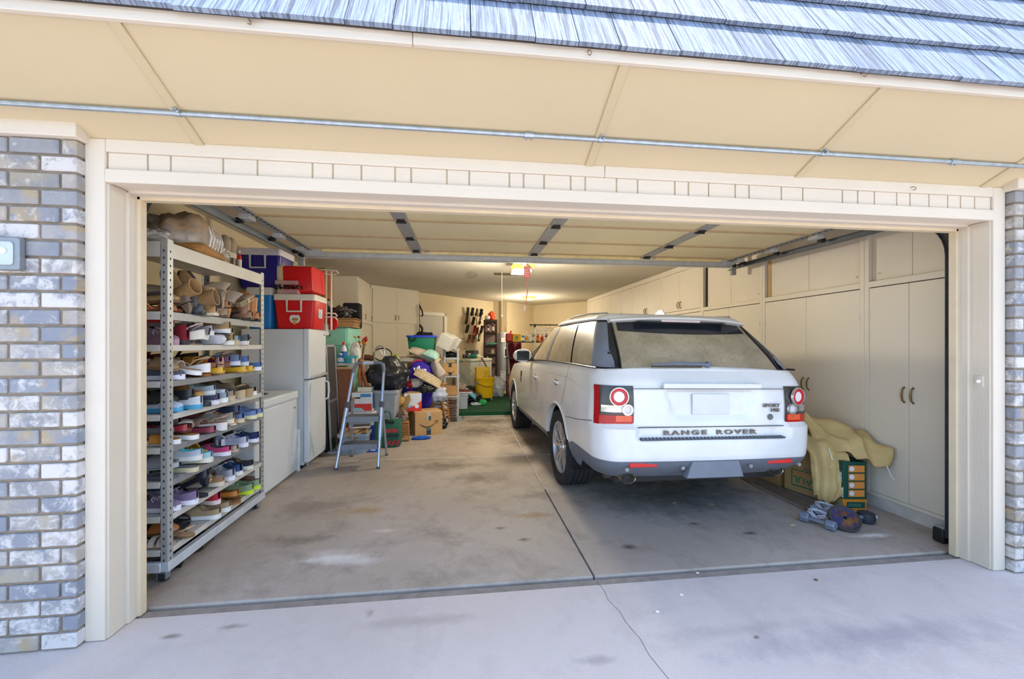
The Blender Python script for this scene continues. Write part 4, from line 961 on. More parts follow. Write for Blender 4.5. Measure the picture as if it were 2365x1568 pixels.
# shelf, x, y, kind, upper, sole, lining, heading (0 = toe out to +x, 180 = heel out), lift z, (tilt about x, tilt about y), words
R_ = -2.60
SH = [
 (1, -2.66, .33, 'fuzzy', '#8d7a62', '#3b3530', '#d8cbb4', 20, .085, (0, .15), 'spotted fuzzy slipper heaped'), (1, -2.62, .36, 'loafer', '#c19a68', '#7d5f3d', '#3f3226', 10, .045, (0, .1), 'tan leather loafer under the fuzzy slipper'),
 (1, -2.66, .40, 'pump', '#1f1f24', '#26262a', '#3a3a40', 40, 0, (0, 0), 'black heeled pump at the near end'), (1, -2.58, .31, 'sandal', '#c0764a', '#8a4a2c', '#b77a4c', 60, .012, (.2, 0), 'rust brown strappy sandal at the near end'),
 (1, -2.60, .46, 'boot', '#a98457', '#5d4a33', '#e6e0d6', 160, .10, (0, 1.2), 'tan ankle boot with pale fur lining tipped over'), (1, -2.57, .53, 'boot', '#8f6f4b', '#43392c', '#e6e0d6', 170, .09, (.2, 1.4), 'brown ankle boot lying on its side'),
 (1, -2.60, .60, 'boot', '#3b3c40', '#2a2a2c', '#55565a', 200, .10, (0, 1.5), 'charcoal ankle boot lying across the pile'), (1, -2.56, .66, 'heel_boot', '#b7a48d', '#8f7d67', '#6d6152', 190, .11, (.9, .2), 'greige heeled boot standing on its toe'),
 (1, -2.58, .42, 'pump', '#6a5648', '#5c4a3e', '#8a7868', 175, 0, (0, 0), 'dark brown pump with pale block heel'), (1, -2.57, .51, 'boot', '#4b4a4c', '#333236', '#69686a', 185, .0, (0, 0), 'dark grey suede ankle boot with heel out'),
 (1, -2.55, .62, 'boot', '#b08958', '#d9cdb4', '#6d5a40', 178, 0, (0, 0), 'light tan boot with cream sole heel out'), (1, -2.58, .78, 'boot', '#a98e72', '#6b543a', '#4d4134', 195, .0, (0, 0), 'taupe ankle boot with brown heel'),
 (1, -2.58, .88, 'pump', '#b5835a', '#6b4a30', '#4a3a2c', 160, 0, (0, 0), 'caramel brown heeled pump'), (1, -2.60, .84, 'heel_boot', '#a69583', '#75644f', '#5d5344', 185, .10, (.5, .6), 'grey-beige heeled boot leaning on the pile'),
 (1, -2.56, .97, 'heel_boot', '#b3a08a', '#8a775e', '#6d5f4e', 170, .07, (1.1, 0), 'pale taupe knee boot folded over'), (1, -2.60, 1.0, 'sandal', '#28262a', '#1f1e22', '#3b3a3e', 190, .0, (0, 0), 'black strappy sandal between the boots'),
 (1, -2.56, 1.10, 'boot', '#9c7458', '#4b3b30', '#3f332a', 182, 0, (0, 0), 'chestnut ankle boot with dark heel'), (1, -2.56, 1.22, 'boot', '#c08248', '#2c2724', '#6b4a2a', 180, 0, (0, 0), 'orange tan boot with black heel at the far post'), (1, -2.62, 1.14, 'boot', '#b8773e', '#2e2824', '#5d4026', 175, .05, (.3, .3), 'orange brown boot crossed over another'),
 (2, -2.60, .36, 'hightop', '#a5808f', '#b08a98', '#6d5560', -15, 0, (0, 0), 'mauve lace-up high sneaker'), (2, -2.64, .33, 'fuzzy', '#a8242f', '#5d5a5c', '#7a1a24', 10, .11, (0, 0), 'crimson red slipper stacked'), (2, -2.62, .47, 'hightop', '#8c1f2c', '#3a3638', '#5a1620', 170, .0, (0, 0), 'dark red high sneaker'),
 (2, -2.56, .50, 'wedge', '#dcc0b8', '#e6dccb', '#d8bdb0', 185, .02, (0, -.1), 'pale pink wedge shoe with cream sole'), (2, -2.58, .61, 'flat', '#2d2d31', '#c9b694', '#4a4a4e', 100, 0, (0, 0), 'black flat shoe with beige sole'), (2, -2.60, .60, 'sneaker', '#8e8b90', '#e2e0de', '#55545a', 185, .05, (0, .2), 'silver grey trainer stacked'),
 (2, -2.57, .74, 'sneaker', '#4e4d52', '#dedce4', '#39383c', 175, 0, (1.3, 0), 'charcoal trainer lying on its side'), (2, -2.56, .84, 'sneaker', '#b39468', '#eceae4', '#7a6444', 180, 0, (0, 0), 'tan sneaker with white sole, lower of two'), (2, -2.58, .83, 'sneaker', '#b8996c', '#eceae4', '#7a6444', 180, .085, (0, 0), 'tan sneaker with white sole, upper of two'),
 (2, -2.57, .93, 'slipon', '#a7c0c6', '#c7b892', '#6d7d80', 180, 0, (0, 0), 'pale blue slip-on shoe'), (2, -2.61, .93, 'loafer', '#9c9894', '#55524e', '#4a4744', 176, .06, (0, 0), 'grey striped loafer stacked'), (2, -2.56, 1.05, 'sneaker', '#5f666e', '#dcd8d4', '#3a3f46', 178, 0, (0, 0), 'slate knit sneaker with thick white sole'),
 (2, -2.57, 1.17, 'sandal', '#7a2430', '#a03446', '#44202a', 150, 0, (0, 0), 'burgundy strappy sandal beside the slate sneaker'), (2, -2.62, .70, 'slipon', '#c7c4c8', '#efeeee', '#77757a', 182, .065, (0, 0), 'pale grey slip-on stacked'),
 (3, -2.62, .35, 'clog', '#a98a64', '#8a6d4a', '#6b5234', 0, .06, (0, -.1), 'tan leather clog on top of a trainer'), (3, -2.60, .36, 'sneaker', '#5d6270', '#e6e4f0', '#e0409a', 10, 0, (0, 0), 'grey trainer with hot pink collar'), (3, -2.56, .48, 'slide', '#d8c6b4', '#f0eeec', '#c9a988', 175, .03, (0, .15), 'beige slide with white sole'),
 (3, -2.58, .50, 'flat', '#2a2c32', '#33343a', '#46484e', 120, 0, (0, 0), 'black flat shoe at the front edge'), (3, -2.57, .58, 'wedge', '#c9a888', '#f1efec', '#b99873', 178, .03, (0, 0), 'tan wedge sandal with white band'), (3, -2.57, .66, 'sandal', '#a8642c', '#8c5426', '#b07838', 150, 0, (0, 0), 'rust strappy flat sandal'),
 (3, -2.56, .72, 'flat', '#d8aa2c', '#a87c34', '#caa24a', 180, .01, (0, 0), 'mustard yellow flat shoe'), (3, -2.60, .72, 'slide', '#c98f3a', '#8c5a2c', '#b87c44', 165, .055, (0, 0), 'orange strap sandal, left of two'), (3, -2.58, .84, 'slide', '#d8762c', '#7d4a2c', '#9c6238', 170, .05, (0, 0), 'orange strap sandal, right of two'),
 (3, -2.56, .87, 'pump', '#b98a78', '#a87c68', '#5d463c', 130, 0, (0, 0), 'rose gold pump lying at an angle'), (3, -2.62, .90, 'flat', '#5d2444', '#3b1a2c', '#3a2230', 180, .075, (0, 0), 'plum flat shoe at the back'), (3, -2.56, 1.02, 'flat', '#e0b02a', '#c79424', '#b8923a', 180, 0, (0, 0), 'bright yellow flat with bow, left of two'), (3, -2.56, 1.12, 'flat', '#e0b02a', '#c79424', '#b8923a', 180, 0, (0, 0), 'bright yellow flat with bow, right of two'),
 (3, -2.60, 1.00, 'sneaker', '#7787a6', '#d8dce6', '#a8622c', 180, .055, (0, 0), 'faded blue canvas sneaker stacked on a yellow flat'), (3, -2.60, 1.12, 'sneaker', '#5f7fbf', '#dfe3ec', '#b06a2a', 182, .045, (0, 0), 'blue canvas sneaker with orange lining'), (3, -2.56, 1.24, 'slipon', '#5376b4', '#eef0f2', '#3a4e78', 180, 0, (0, 0), 'blue canvas slip-on with white sole at the far post'),
 (4, -2.63, .34, 'loafer', '#2c2b2b', '#232222', '#4a4846', 20, .05, (0, 0), 'black loafer stacked'), (4, -2.60, .35, 'sneaker', '#c3cde0', '#4aa0c8', '#66789a', 5, 0, (0, 0), 'white running shoe with blue sole'), (4, -2.55, .47, 'sneaker', '#e0e2e4', '#4a9cc0', '#8a949c', 175, 0, (0, 0), 'white running shoe with teal sole, heel out'), (4, -2.60, .46, 'loafer', '#232427', '#1b1c1f', '#3a3b3f', 180, .06, (0, 0), 'black leather loafer behind the running shoe'),
 (4, -2.58, .57, 'clog', '#a5743c', '#c29a4c', '#8c5c30', 160, .075, (0, 0), 'brown slipper with gold trim'), (4, -2.56, .57, 'clog', '#2f333c', '#262a32', '#454a54', 178, 0, (0, 0), 'black clog with heel out'), (4, -2.56, .66, 'slipon', '#4b4f66', '#e0e0e4', '#34384a', 180, 0, (0, 0), 'navy canvas slip-on'), (4, -2.60, .68, 'slipon', '#b6c0c6', '#eeeeee', '#6c757c', 182, .06, (0, 0), 'pale grey platform slip-on, upper of two'), (4, -2.56, .76, 'slipon', '#a4b0ba', '#f0f0ee', '#5f6870', 180, 0, (0, 0), 'pale grey platform slip-on, lower of two'),
 (4, -2.57, .88, 'slipon', '#b09c84', '#c9b494', '#7d6c58', 175, 0, (0, .0), 'beige canvas slip-on'), (4, -2.60, .84, 'flat', '#e6e6ec', '#dcdce4', '#6f7076', 170, .055, (0, .2), 'white flat shoe resting on the beige slip-on'), (4, -2.57, 1.02, 'wedge', '#a8906f', '#c7ad86', '#8c7452', 175, 0, (0, 0), 'tan suede wedge sandal'), (4, -2.57, 1.13, 'wedge', '#8c745a', '#b3946a', '#6d573f', 178, 0, (0, 0), 'brown wedge sandal with bow'), (4, -2.55, 1.23, 'slipon', '#9a8674', '#ecebe6', '#5c4e42', 150, 0, (0, 0), 'taupe shoe with white sole at the far post'), (4, -2.62, .98, 'slipon', '#7d6a52', '#4a3f34', '#2e2822', 180, .05, (0, 0), 'brown slip-on at the back'),
 (5, -2.63, .33, 'flat', '#6d6e74', '#55565c', '#8a2a32', 0, .07, (0, 0), 'grey flat with red lining'), (5, -2.60, .33, 'slide', '#c98c3e', '#eae8e4', '#a8743c', 5, 0, (0, 0), 'tan strap slide with white sole at the near end'), (5, -2.57, .48, 'slide', '#c58a40', '#eceae6', '#b37f48', 170, 0, (0, 0), 'tan strap slide with white sole beyond the post'), (5, -2.62, .45, 'flat', '#a02c3a', '#3c2226', '#6d2028', 180, .05, (0, 0), 'red flat shoe behind the slide'),
 (5, -2.57, .56, 'sandal', '#b9b2a6', '#7d4f30', '#6d4a34', 120, .045, (0, 0), 'brown flat sandal with silver chain strap'), (5, -2.57, .64, 'flat', '#8c3a48', '#2f2a2c', '#54242e', 178, 0, (0, 0), 'burgundy flat shoe with black heel'), (5, -2.57, .77, 'wedge', '#c59a86', '#e9e4de', '#a87862', 178, 0, (0, .1), 'rose gold wedge sandal'), (5, -2.58, .88, 'sneaker', '#a69f92', '#e5ddc6', '#8a5f38', 180, .02, (0, 0), 'grey beige sneaker with cream sole'), (5, -2.57, .97, 'flat', '#c4976c', '#e8e0d4', '#8f6c4a', 150, 0, (0, 0), 'tan ballet flat'),
 (5, -2.57, 1.05, 'slipon', '#7488b4', '#d9cca2', '#47567c', 160, 0, (0, 0), 'blue espadrille with straw toe'), (5, -2.62, 1.03, 'loafer', '#303c5c', '#20283c', '#18202f', 180, .06, (0, 0), 'navy loafer stacked'), (5, -2.56, 1.17, 'slipon', '#8296c4', '#e8e0b4', '#52628a', 180, 0, (0, 0), 'light blue canvas shoe, left of two'), (5, -2.56, 1.26, 'slipon', '#8296c4', '#e8e0b4', '#52628a', 180, 0, (0, 0), 'light blue canvas shoe, right of two'),
 (6, -2.60, .32, 'flip', '#4a4d56', '#5b5f68', '#6b6f7a', 0, 0, (0, 0), 'dark grey flip-flop at the near end'), (6, -2.64, .36, 'slide', '#8f949c', '#b3b8be', '#8a9098', 15, .045, (0, 0), 'pale grey slide stacked'), (6, -2.56, .45, 'slide', '#565a60', '#d0c4a0', '#74787e', 175, 0, (0, 0), 'grey cushioned slide'), (6, -2.58, .50, 'slipon', '#c4ccd6', '#e2e2dc', '#62c8d4', 185, .055, (0, 0), 'white slip-on with aqua lining, left of two'), (6, -2.56, .58, 'slipon', '#b4d0d8', '#e6e0cc', '#54c0cc', 180, .02, (0, 0), 'white slip-on with aqua lining, right of two'),
 (6, -2.57, .72, 'slipon', '#5d6068', '#e4e2e8', '#44464e', 140, 0, (0, 0), 'charcoal slip-on with white sole'), (6, -2.57, .82, 'slipon', '#d04a7c', '#e8e6ea', '#24262c', 178, 0, (0, 0), 'black slip-on with bright pink heel'), (6, -2.57, .94, 'flat', '#a8968a', '#d0b894', '#7a6c62', 170, 0, (0, 0), 'taupe ballet flat'), (6, -2.60, .98, 'sneaker', '#c6c8dc', '#e6e6f0', '#8488a4', 120, .02, (0, 0), 'lavender white running shoe, left of two'), (6, -2.57, 1.09, 'sneaker', '#cdcfe2', '#e8e8f2', '#8a8eac', 165, 0, (0, 0), 'lavender white running shoe, right of two'), (6, -2.57, 1.23, 'sneaker', '#2c3a68', '#eceef4', '#1c2644', 175, 0, (0, 0), 'navy running shoe with white sole at the far post'), (6, -2.60, .68, 'slide', '#d8b04a', '#c89a3a', '#e0be6a', 150, .05, (0, 0), 'small yellow slide stacked'),
 (7, -2.60, .34, 'sneaker', '#8a7696', '#e4e2ea', '#5c4c68', 0, 0, (0, 0), 'purple canvas sneaker at the near end'), (7, -2.56, .44, 'sneaker', '#8c7898', '#e8e6ee', '#5c4c68', 178, 0, (0, 0), 'purple canvas sneaker, heel out beyond the post'), (7, -2.57, .56, 'sandal', '#24262c', '#1d1e22', '#3b3d46', 175, 0, (0, 0), 'black strappy sandal beside the purple sneaker'), (7, -2.59, .62, 'pump', '#2a2d38', '#1d1f26', '#454a5c', 170, .04, (0, 0), 'glossy black pump stacked'), (7, -2.57, .74, 'slipon', '#a9805a', '#d8c8b4', '#b7b0a8', 178, .01, (0, 0), 'tan suede moccasin sneaker'), (7, -2.62, .66, 'flat', '#c7a878', '#a88a5c', '#e0cda4', 190, .055, (0, 0), 'gold beige flat at the back'),
 (7, -2.58, .84, 'flat', '#6d533f', '#54402f', '#8f7660', 120, .03, (0, 0), 'dark brown ballet flat'), (7, -2.57, .92, 'sneaker', '#b9bcc4', '#eeeef0', '#7b7e88', 160, 0, (0, 0), 'white and grey lace-up sneaker'), (7, -2.57, 1.06, 'sneaker', '#3e5a8c', '#e9e7e2', '#24385c', 150, .0, (0, 0), 'blue suede sneaker with white sole'), (7, -2.58, 1.16, 'slipon', '#2a2d34', '#e0dccf', '#54442e', 175, 0, (0, 0), 'black slip-on with white heel'),
 (8, -2.62, .34, 'clog', '#a86432', '#5d3a20', '#c08452', 10, .05, (0, 0), 'rust brown clog stacked'), (8, -2.60, .30, 'sandal', '#c9c2b4', '#a58a6c', '#b8a48c', 0, 0, (0, 0), 'silver beige sandal at the near end'), (8, -2.56, .42, 'sandal', '#c7aa84', '#7d6244', '#b09470', 170, .0, (0, 0), 'tan strappy sandal beyond the post'), (8, -2.60, .58, 'sandal', '#2a2a2f', '#1e1e22', '#3d3d44', 120, 0, (0, 0), 'black patent sandal on bare shelf'),
 (8, -2.56, .68, 'slipon', '#b69c78', '#ebe9e6', '#8c7658', 178, 0, (0, 0), 'beige slip-on with white sole, left of two'), (8, -2.56, .80, 'slipon', '#b69c78', '#ebe9e6', '#8c7658', 178, 0, (0, 0), 'beige slip-on with white sole, right of two'), (8, -2.60, .78, 'sneaker', '#c8303c', '#f0d8d4', '#1e2844', 165, .07, (0, 0), 'red and navy striped sneaker'), (8, -2.56, .92, 'flip', '#8a5e3c', '#a87a50', '#94683f', 185, .0, (0, 0), 'brown leather flip-flop'),
 (8, -2.59, .96, 'flat', '#c07a34', '#7d4c20', '#8a5a2c', 178, .045, (0, 0), 'orange brown flat shoe'), (8, -2.57, 1.04, 'sandal', '#5d3a30', '#c49a50', '#7d5a3c', 150, 0, (0, 0), 'dark brown strap sandal with gold sole'), (8, -2.57, 1.14, 'sneaker', '#9ab084', '#cfe82c', '#6d8060', 178, 0, (0, 0), 'sage green sneaker with neon sole, left of two'), (8, -2.57, 1.25, 'sneaker', '#a4b890', '#d4ee2a', '#6d8060', 178, 0, (0, 0), 'sage green sneaker with neon sole, right of two'), (8, -2.60, 1.24, 'sandal', '#5a3a34', '#4a302a', '#6d4a40', 170, .085, (0, 0), 'maroon buckle sandal on a neon sneaker'),
]
BK = [('boot', '#3c342e', '#26221f', 'dark brown boot'), ('sneaker', '#b9b6b4', '#e2e0de', 'pale grey sneaker'), ('hightop', '#6a2f36', '#d8d2cc', 'maroon high-top'), ('loafer', '#8a6a48', '#5a4430', 'tan loafer'), ('hightop', '#2c3038', '#c9c6c2', 'black high-top'), ('boot', '#a88a66', '#6d5840', 'camel boot'), ('sneaker', '#5d6f8e', '#dcdfe4', 'dusty blue sneaker'), ('hightop', '#c4bcae', '#e4e0d8', 'cream high-top')]
ORD = ['first', 'second', 'third', 'fourth', 'fifth', 'sixth', 'seventh']
for si_ in range(2, 9):
    for k_ in range(7):
        kd_, up_, so_3, wd_ = BK[(k_*3 + si_*5) % 8]; kd_ = 'hightop' if (kd_ == 'boot' and si_ > 1) else kd_
        SH.append((si_, -2.80, .40 + k_*.145, kd_, up_, so_3, '#3a3430', 180 + (hsh(k_, si_)-.5)*40, .03*(k_ % 2), (0, 0), '%s %s in the back row' % (wd_.replace('boot', 'boot shoe'), ORD[k_])))
for (si, x, y, kd, up, so2, ln, hd, dz, (tx, ty_), words) in SH:
    name = {'sneaker': 'sneaker', 'slipon': 'slip_on_shoe', 'hightop': 'high_top_sneaker', 'flat': 'flat_shoe', 'loafer': 'loafer', 'fuzzy': 'slipper', 'clog': 'clog', 'boot': 'ankle_boot', 'pump': 'pump_shoe', 'heel_boot': 'heeled_boot', 'slide': 'slide_sandal', 'sandal': 'strappy_sandal', 'wedge': 'wedge_sandal', 'flip': 'flip_flop'}[kd]
    R3 = Matrix.Rotation(math.radians(hd), 3, 'Z') @ Euler((tx, -ty_, 0)).to_matrix()
    lift = .004 + dz + (.035 if abs(tx) > .8 else 0) + (.06 if abs(ty_) > .9 else 0) + abs(math.sin(ty_))*.05*(abs(ty_) < .9)
    make_shoe(kd, up, so2, ln, name, '%s on the %s' % (words, SHELF_N[si]), (x, y, SZ[si]+lift), R3.to_euler(), .275, 'shoes on the %s' % SHELF_N[si])

cbk = thing('cable_heap', 'heap of black cable on the floor under the shoe rack', 'cable', (-2.60, .62, .006)); MB().tube([(.09*math.cos(i*.8), .22*math.sin(i*.55), .025+.018*math.sin(i*1.3)) for i in range(44)], .010, 6).build('cable', M_BLK, cbk)
# ------------------------------------------------------------ generic clutter builders
from mathutils import noise as mn
def nz(p, s=1.0, o=0): return mn.noise(Vector((p[0]*s+o, p[1]*s+o*1.7, p[2]*s-o)))
M_CARD = pl('#b08a5c', .85, var=.10, scale=6); M_CARD2 = pl('#c39c6b', .85, var=.08, scale=6); M_TAPE = pl('#a9743c', .35)
def lump(dims, amp=.12, s=3.0, o=0, n=34, m=22, flat=.15):
    """a filled sack: ball squashed to dims, lumpy, with a flat base"""
    def f(v):
        q_ = v.normalized(); d = 1 + amp*2*nz(q_, s, o) + amp*1.0*nz(q_, s*2.7, o+9) + amp*.35*abs(nz(q_, s*6, o+4)); w_ = Vector((v.x*dims[0]/2*d, v.y*dims[1]/2*d, v.z*dims[2]/2*d)); 
        if w_.z < -dims[2]/2*(1-flat): w_.z = -dims[2]/2*(1-flat)
        return w_
    b = MB().ball((0,0,0), 1, n, m, fn=f); zmin = min(v[2] for v in b.v); b.v = [(x, y, z-zmin) for x, y, z in b.v]; return b
def sack(name, label, cat, loc, dims, mat, rz=0, amp=.12, s=3, o=0, knot=None, grp=None):
    t = thing(name, label, cat, loc, rz, grp); lump(dims, amp, s, o).build('bag_body', mat, t, smooth=80)
    if knot: MB().lathe([(.05, 0), (.02, .03), (.03, .06), (.055, .10), (.04, .11)], (0, 0, dims[2]*.93), 10).build('knot', knot, t, smooth=60)
    return t
def pillow(label, loc, dims, mat, rot=(0,0,0), piping=None, cat='pillow', name='pillow', grp=None):
    t = thing(name, label, cat, loc, 0, grp, rot); b = MB(); a, c, h = dims[0]/2, dims[1]/2, dims[2]/2
    def g(sg):
        def fn(u, v):
            x, y = u*2-1, v*2-1; k = max(0, (1-abs(x)**2.4)*(1-abs(y)**2.4))**.62; e = 1-.06*(1-abs(x))*(abs(y) > .9)
            return (a*x*(1-.05*(1-y*y)), c*y*(1-.05*(1-x*x)), sg*h*k*(1+.15*nz((x, y, sg), 2.0, loc[0])))
        return fn
    b.grid(g(1), 14, 14); b2 = MB().grid(g(-1), 14, 14); b.add(b2.v, [tuple(reversed(f)) for f in b2.f]); b.build('cushion_body', mat, t, smooth=80)
    if piping:
        r_ = [(a*x*(1-.05*(1-y*y)), c*y*(1-.05*(1-x*x)), 0) for x, y in [(-1+i/5, -1) for i in range(10)] + [(1, -1+i/5) for i in range(10)] + [(1-i/5, 1) for i in range(10)] + [(-1, 1-i/5) for i in range(10)]]
        MB().tube(r_, .006, 5, True).build('piping', piping, t)
    return t
def carton(label, loc, d, rz=0, m=None, tape=None, open_=0, name='cardboard_box', rot=None, grp=None, cat='box'):
    t = thing(name, label, cat, loc, rz, grp, rot); m = m or M_CARD
    MB().bb(-d[0]/2, d[0]/2, -d[1]/2, d[1]/2, 0, d[2]).build('box_body', m, t, bevel=.004)
    if open_:
        for s in (-1, 1):
            MB().box((0, s*(d[1]/2+.03*open_), d[2]+.03), (d[0]*.97, .005, .11), (s*-.7*open_, 0, 0)).build('flap', m, t)
    else: MB().bb(-d[0]/2, d[0]/2, -.0015, .0015, d[2]-.002, d[2]+.0008).build('flap_seam', pl('#6d5236', .9), t, smooth=0)
    if tape:
        MB().bb(-.028, .028, -d[1]/2-.0012, d[1]/2+.001, d[2], d[2]+.0012).build('tape', tape, t, smooth=0)
        MB().bb(-.028, .028, -d[1]/2-.0014, -d[1]/2, d[2]*.68, d[2]).build('tape', tape, t, smooth=0); MB().bb(-.028, .028, -d[1]/2-.0014, -d[1]/2, 0.001, d[2]*.26).build('tape', tape, t, smooth=0)
    return t
def tote(label, loc, d, mat, lidm=None, rz=0, name='storage_tote', taper=.86, grp=None, rim=None, open_=False, cat='storage tote'):
    t = thing(name, label, cat, loc, rz, grp); a, c, h = d; r = .03
    rings = [(taper, 0), (taper, .002), (1, h)]; b = MB()
    secs = [[(x*k, y*k, z) for x, y in rr(a, c, r, 3)] for k, z in rings]
    if open_: secs += [[(x*.97, y*.97, h) for x, y in rr(a, c, r, 3)], [(x*taper*.95, y*taper*.95, .012) for x, y in rr(a, c, r, 3)]]
    b.loft(secs).build('tub', mat, t, smooth=35)
    rm = rim or lidm or mat
    MB().loft([[(x*k, y*k, z) for x, y in rr(a+.03, c+.03, r, 3)] for k, z in ((1, h-.03), (1, h+.004), (.93, h+.004), (.93, h-.03))], True, False).build('rim', rm, t, smooth=35)
    if lidm: MB().loft([[(x*k, y*k, z) for x, y in rr(a+.035, c+.035, r, 3)] for k, z in ((1, h-.012), (1, h+.012), (.92, h+.018), (.9, h+.010))]).build('lid', lidm, t, smooth=35)
    return t
def bottle(label, loc, h, r, mat, capm, labm=None, name='bottle', grp=None, handle=False, sq=1.0):
    t = thing(name, label, 'bottle', loc, 0, grp)
    b = MB().lathe([(r*.9, 0), (r, .01), (r, h*.62), (r*.85, h*.70), (r*.42, h*.80), (r*.38, h*.86)], (0,0,0), 16); b.v = [(x, y*sq, z) for x, y, z in b.v]; b.build('bottle_body', mat, t, smooth=50)
    MB().lathe([(r*.44, h*.85), (r*.44, h*.98), (r*.34, h)], (0,0,0), 12).build('cap', capm, t, smooth=40)
    if labm:
        b = MB().lathe([(r*1.012, h*.15), (r*1.012, h*.55)], (0,0,0), 16, 'Z', False); b.v = [(x, y*sq, z) for x, y, z in b.v]; b.build('label_band', labm, t, smooth=50)
    return t
def sheets(label, loc, d, n, mats, rz=0, jit=.02, name='paper_stack', cat='stack', item='sheet', wav=0, rot=None):
    t = thing(name, label, cat, loc, rz, None, rot); th = d[2]/n
    for i in range(n):
        ox, oy, r_ = (hsh(i, loc[0])-.5)*jit, (hsh(i, loc[1], 4)-.5)*jit, (hsh(i, 7, loc[0])-.5)*jit*4
        b = MB()
        if wav:
            top = lambda u, v, z: ((u-.5)*d[0], (v-.5)*d[1], z + wav*math.sin(u*9+i)*math.sin(v*5+i*2))
            b.grid(lambda u, v: top(u, v, th*.9), 8, 6); b2 = MB().grid(lambda u, v: top(u, v, 0), 8, 6); b.add(b2.v, b2.f)
        else: b.box((0, 0, th*.46), (d[0], d[1], th*.9))
        b.build(item, mats[i % len(mats)], t, loc=(ox, oy, i*th), rot=(0, 0, r_))
    return t
# ------------------------------------------------------------ on top of the rack
M_PLAS = N('clear_plastic'); M_PLAS.base('#d9d2c8'); M_PLAS.set(rough=.12, alpha=.55, spec=.8); M_PLAS = M_PLAS.m
T1 = SZ[0]+.004
t = sack('plastic_bag', 'clear plastic bag stuffed with beige fabric on top of the shoe rack', 'bag', (-2.63, .66, T1), (.33, .42, .30), fabric('#c5ab8c', scale=14), .2, .10, 2.2, 1)
lump((.345, .435, .25), .10, 2.2, 1).build('plastic_film', M_PLAS, t, smooth=80)
MB().bb(-.16, .17, -.19, .21, .0, .06).build('tan_panel', pl('#a9773f', .6), t, bevel=.02)
for k in range(5): MB().tube([(.168, -.11+k*.05, .05), (.178, -.10+k*.05, .12), (.16, -.09+k*.05, .19)], [.004, .010, .004], 5).build('plastic_crease', pl('#f2efe9', .15), t)
sack('fabric_roll', 'taupe cloth bundle behind the clear bag on top of the rack', 'bundle', (-2.74, .86, T1), (.26, .3, .34), fabric('#8f8370', scale=16), .4, .16, 3, 5)
sack('fabric_roll', 'grey-brown rolled cloth at the near end of the rack top', 'bundle', (-2.73, .50, T1), (.2, .22, .24), fabric('#8a7d6c', scale=16), .2, .14, 3, 8)
sack('plastic_bag', 'small pale grey plastic bag at the near corner of the rack top', 'bag', (-2.64, .37, T1), (.20, .2, .115), pl('#b7b3b0', .3, var=.2, scale=12), 0, .2, 3, 2)
sack('plastic_bag', 'crumpled silver plastic bag hanging by the rack lip', 'bag', (-2.57, .87, T1), (.16, .18, .13), pl('#bdb4a4', .25, var=.25, scale=16), 0, .2, 4, 3)
for k, (y, w_) in enumerate(((1.06, 'nearer'), (1.14, 'farther'))):
    make_shoe('fuzzy', '#b5a48a', '#8f8068', '#c9bba4', 'slipper', 'beige felt slipper standing upright on the rack top, %s of two' % w_, (-2.60, y, T1+.13), (0, -PI/2, PI/2+.3), .24, 'upright slippers on the rack top')
bottle('slim red and white tube standing on the rack top', (-2.58, 1.22, T1), .17, .016, pl('#d8351f', .4), pl('#efe8dc', .4), pl('#f0e6d8', .4), 'tube')
carton('dark brown wicker basket at the far end of the rack top', (-2.74, 1.25, T1), (.2, .16, .16), 0, fabric('#5b4a38', scale=50), name='wicker_basket', cat='basket')
hk = thing('wire_hook_rail', 'black wire hook rail on the left wall above the rack', 'hooks', (-3.29, 1.5, 2.28))
MB().bb(0, .012, -.45, .45, -.015, .015).build('rail', M_BLK, hk)
for k in range(6): y = -.4+k*.16; MB().tube([(.012, y, 0), (.20, y+.02, -.01), (.27, y+.02, .0), (.29, y+.02, .03)], .005, 6).build('hook', M_BLK, hk)
# ------------------------------------------------------------ chest freezer, fridge and coolers
M_APPL = pl('#d6dade', .32, var=.03, scale=2)
fz = thing('chest_freezer', 'low white chest freezer between the shoe rack and the refrigerator', 'freezer', (-2.56, 1.88, .004))
MB().bb(-.70, 0, -.46, .45, .02, .79).build('cabinet', M_APPL, fz, bevel=.012, seg=3); MB().bb(-.705, .012, -.468, .458, .80, .885).build('lid', M_APPL, fz, bevel=.02, seg=4); MB().bb(-.69, -.004, -.45, .44, .788, .802).build('gasket', pl('#b9bcc0', .7), fz)
MB().bb(0, .004, .36, .40, .70, .716).build('badge', pl('#8f8c86', .4, .5), fz); MB().bb(0, .006, .33, .37, .12, .24).build('drain_cover', pl('#c9cdd2', .4), fz, bevel=.002)
for y in (-.40, .40): MB().cyl((-.05, y, 0), (-.05, y, .022), .02, n=10).build('foot', M_BLK, fz)
tag(MB().bb(-2.575, -2.545, 2.352, 2.375, .004, .46).build('wooden_strip', pl('#e2e4e6', .5), bevel=.003), 'narrow white strip standing between freezer and refrigerator', 'strip')
tag(MB().ball((-2.75, 1.95, .894), .05, 8, 6, (1, 2.2, .12)).build('cloth_scrap', fabric('#3b3560')), 'dark purple cloth scrap on the chest freezer lid', 'cloth')
fr = thing('refrigerator', 'white top-freezer refrigerator standing behind the chest freezer', 'refrigerator', (-2.475, 2.44, .004))
MB().bb(-.72, -.066, .02, .58, .03, 1.553).build('cabinet', M_APPL, fr, bevel=.01, seg=3)
dt = MB().bb(-.064, 0, 0, .56, .995, 1.556).build('freezer_door', M_APPL, fr, bevel=.012, seg=3); dbm = MB().bb(-.064, 0, 0, .56, .065, .980).build('lower_door', M_APPL, fr, bevel=.012, seg=3)
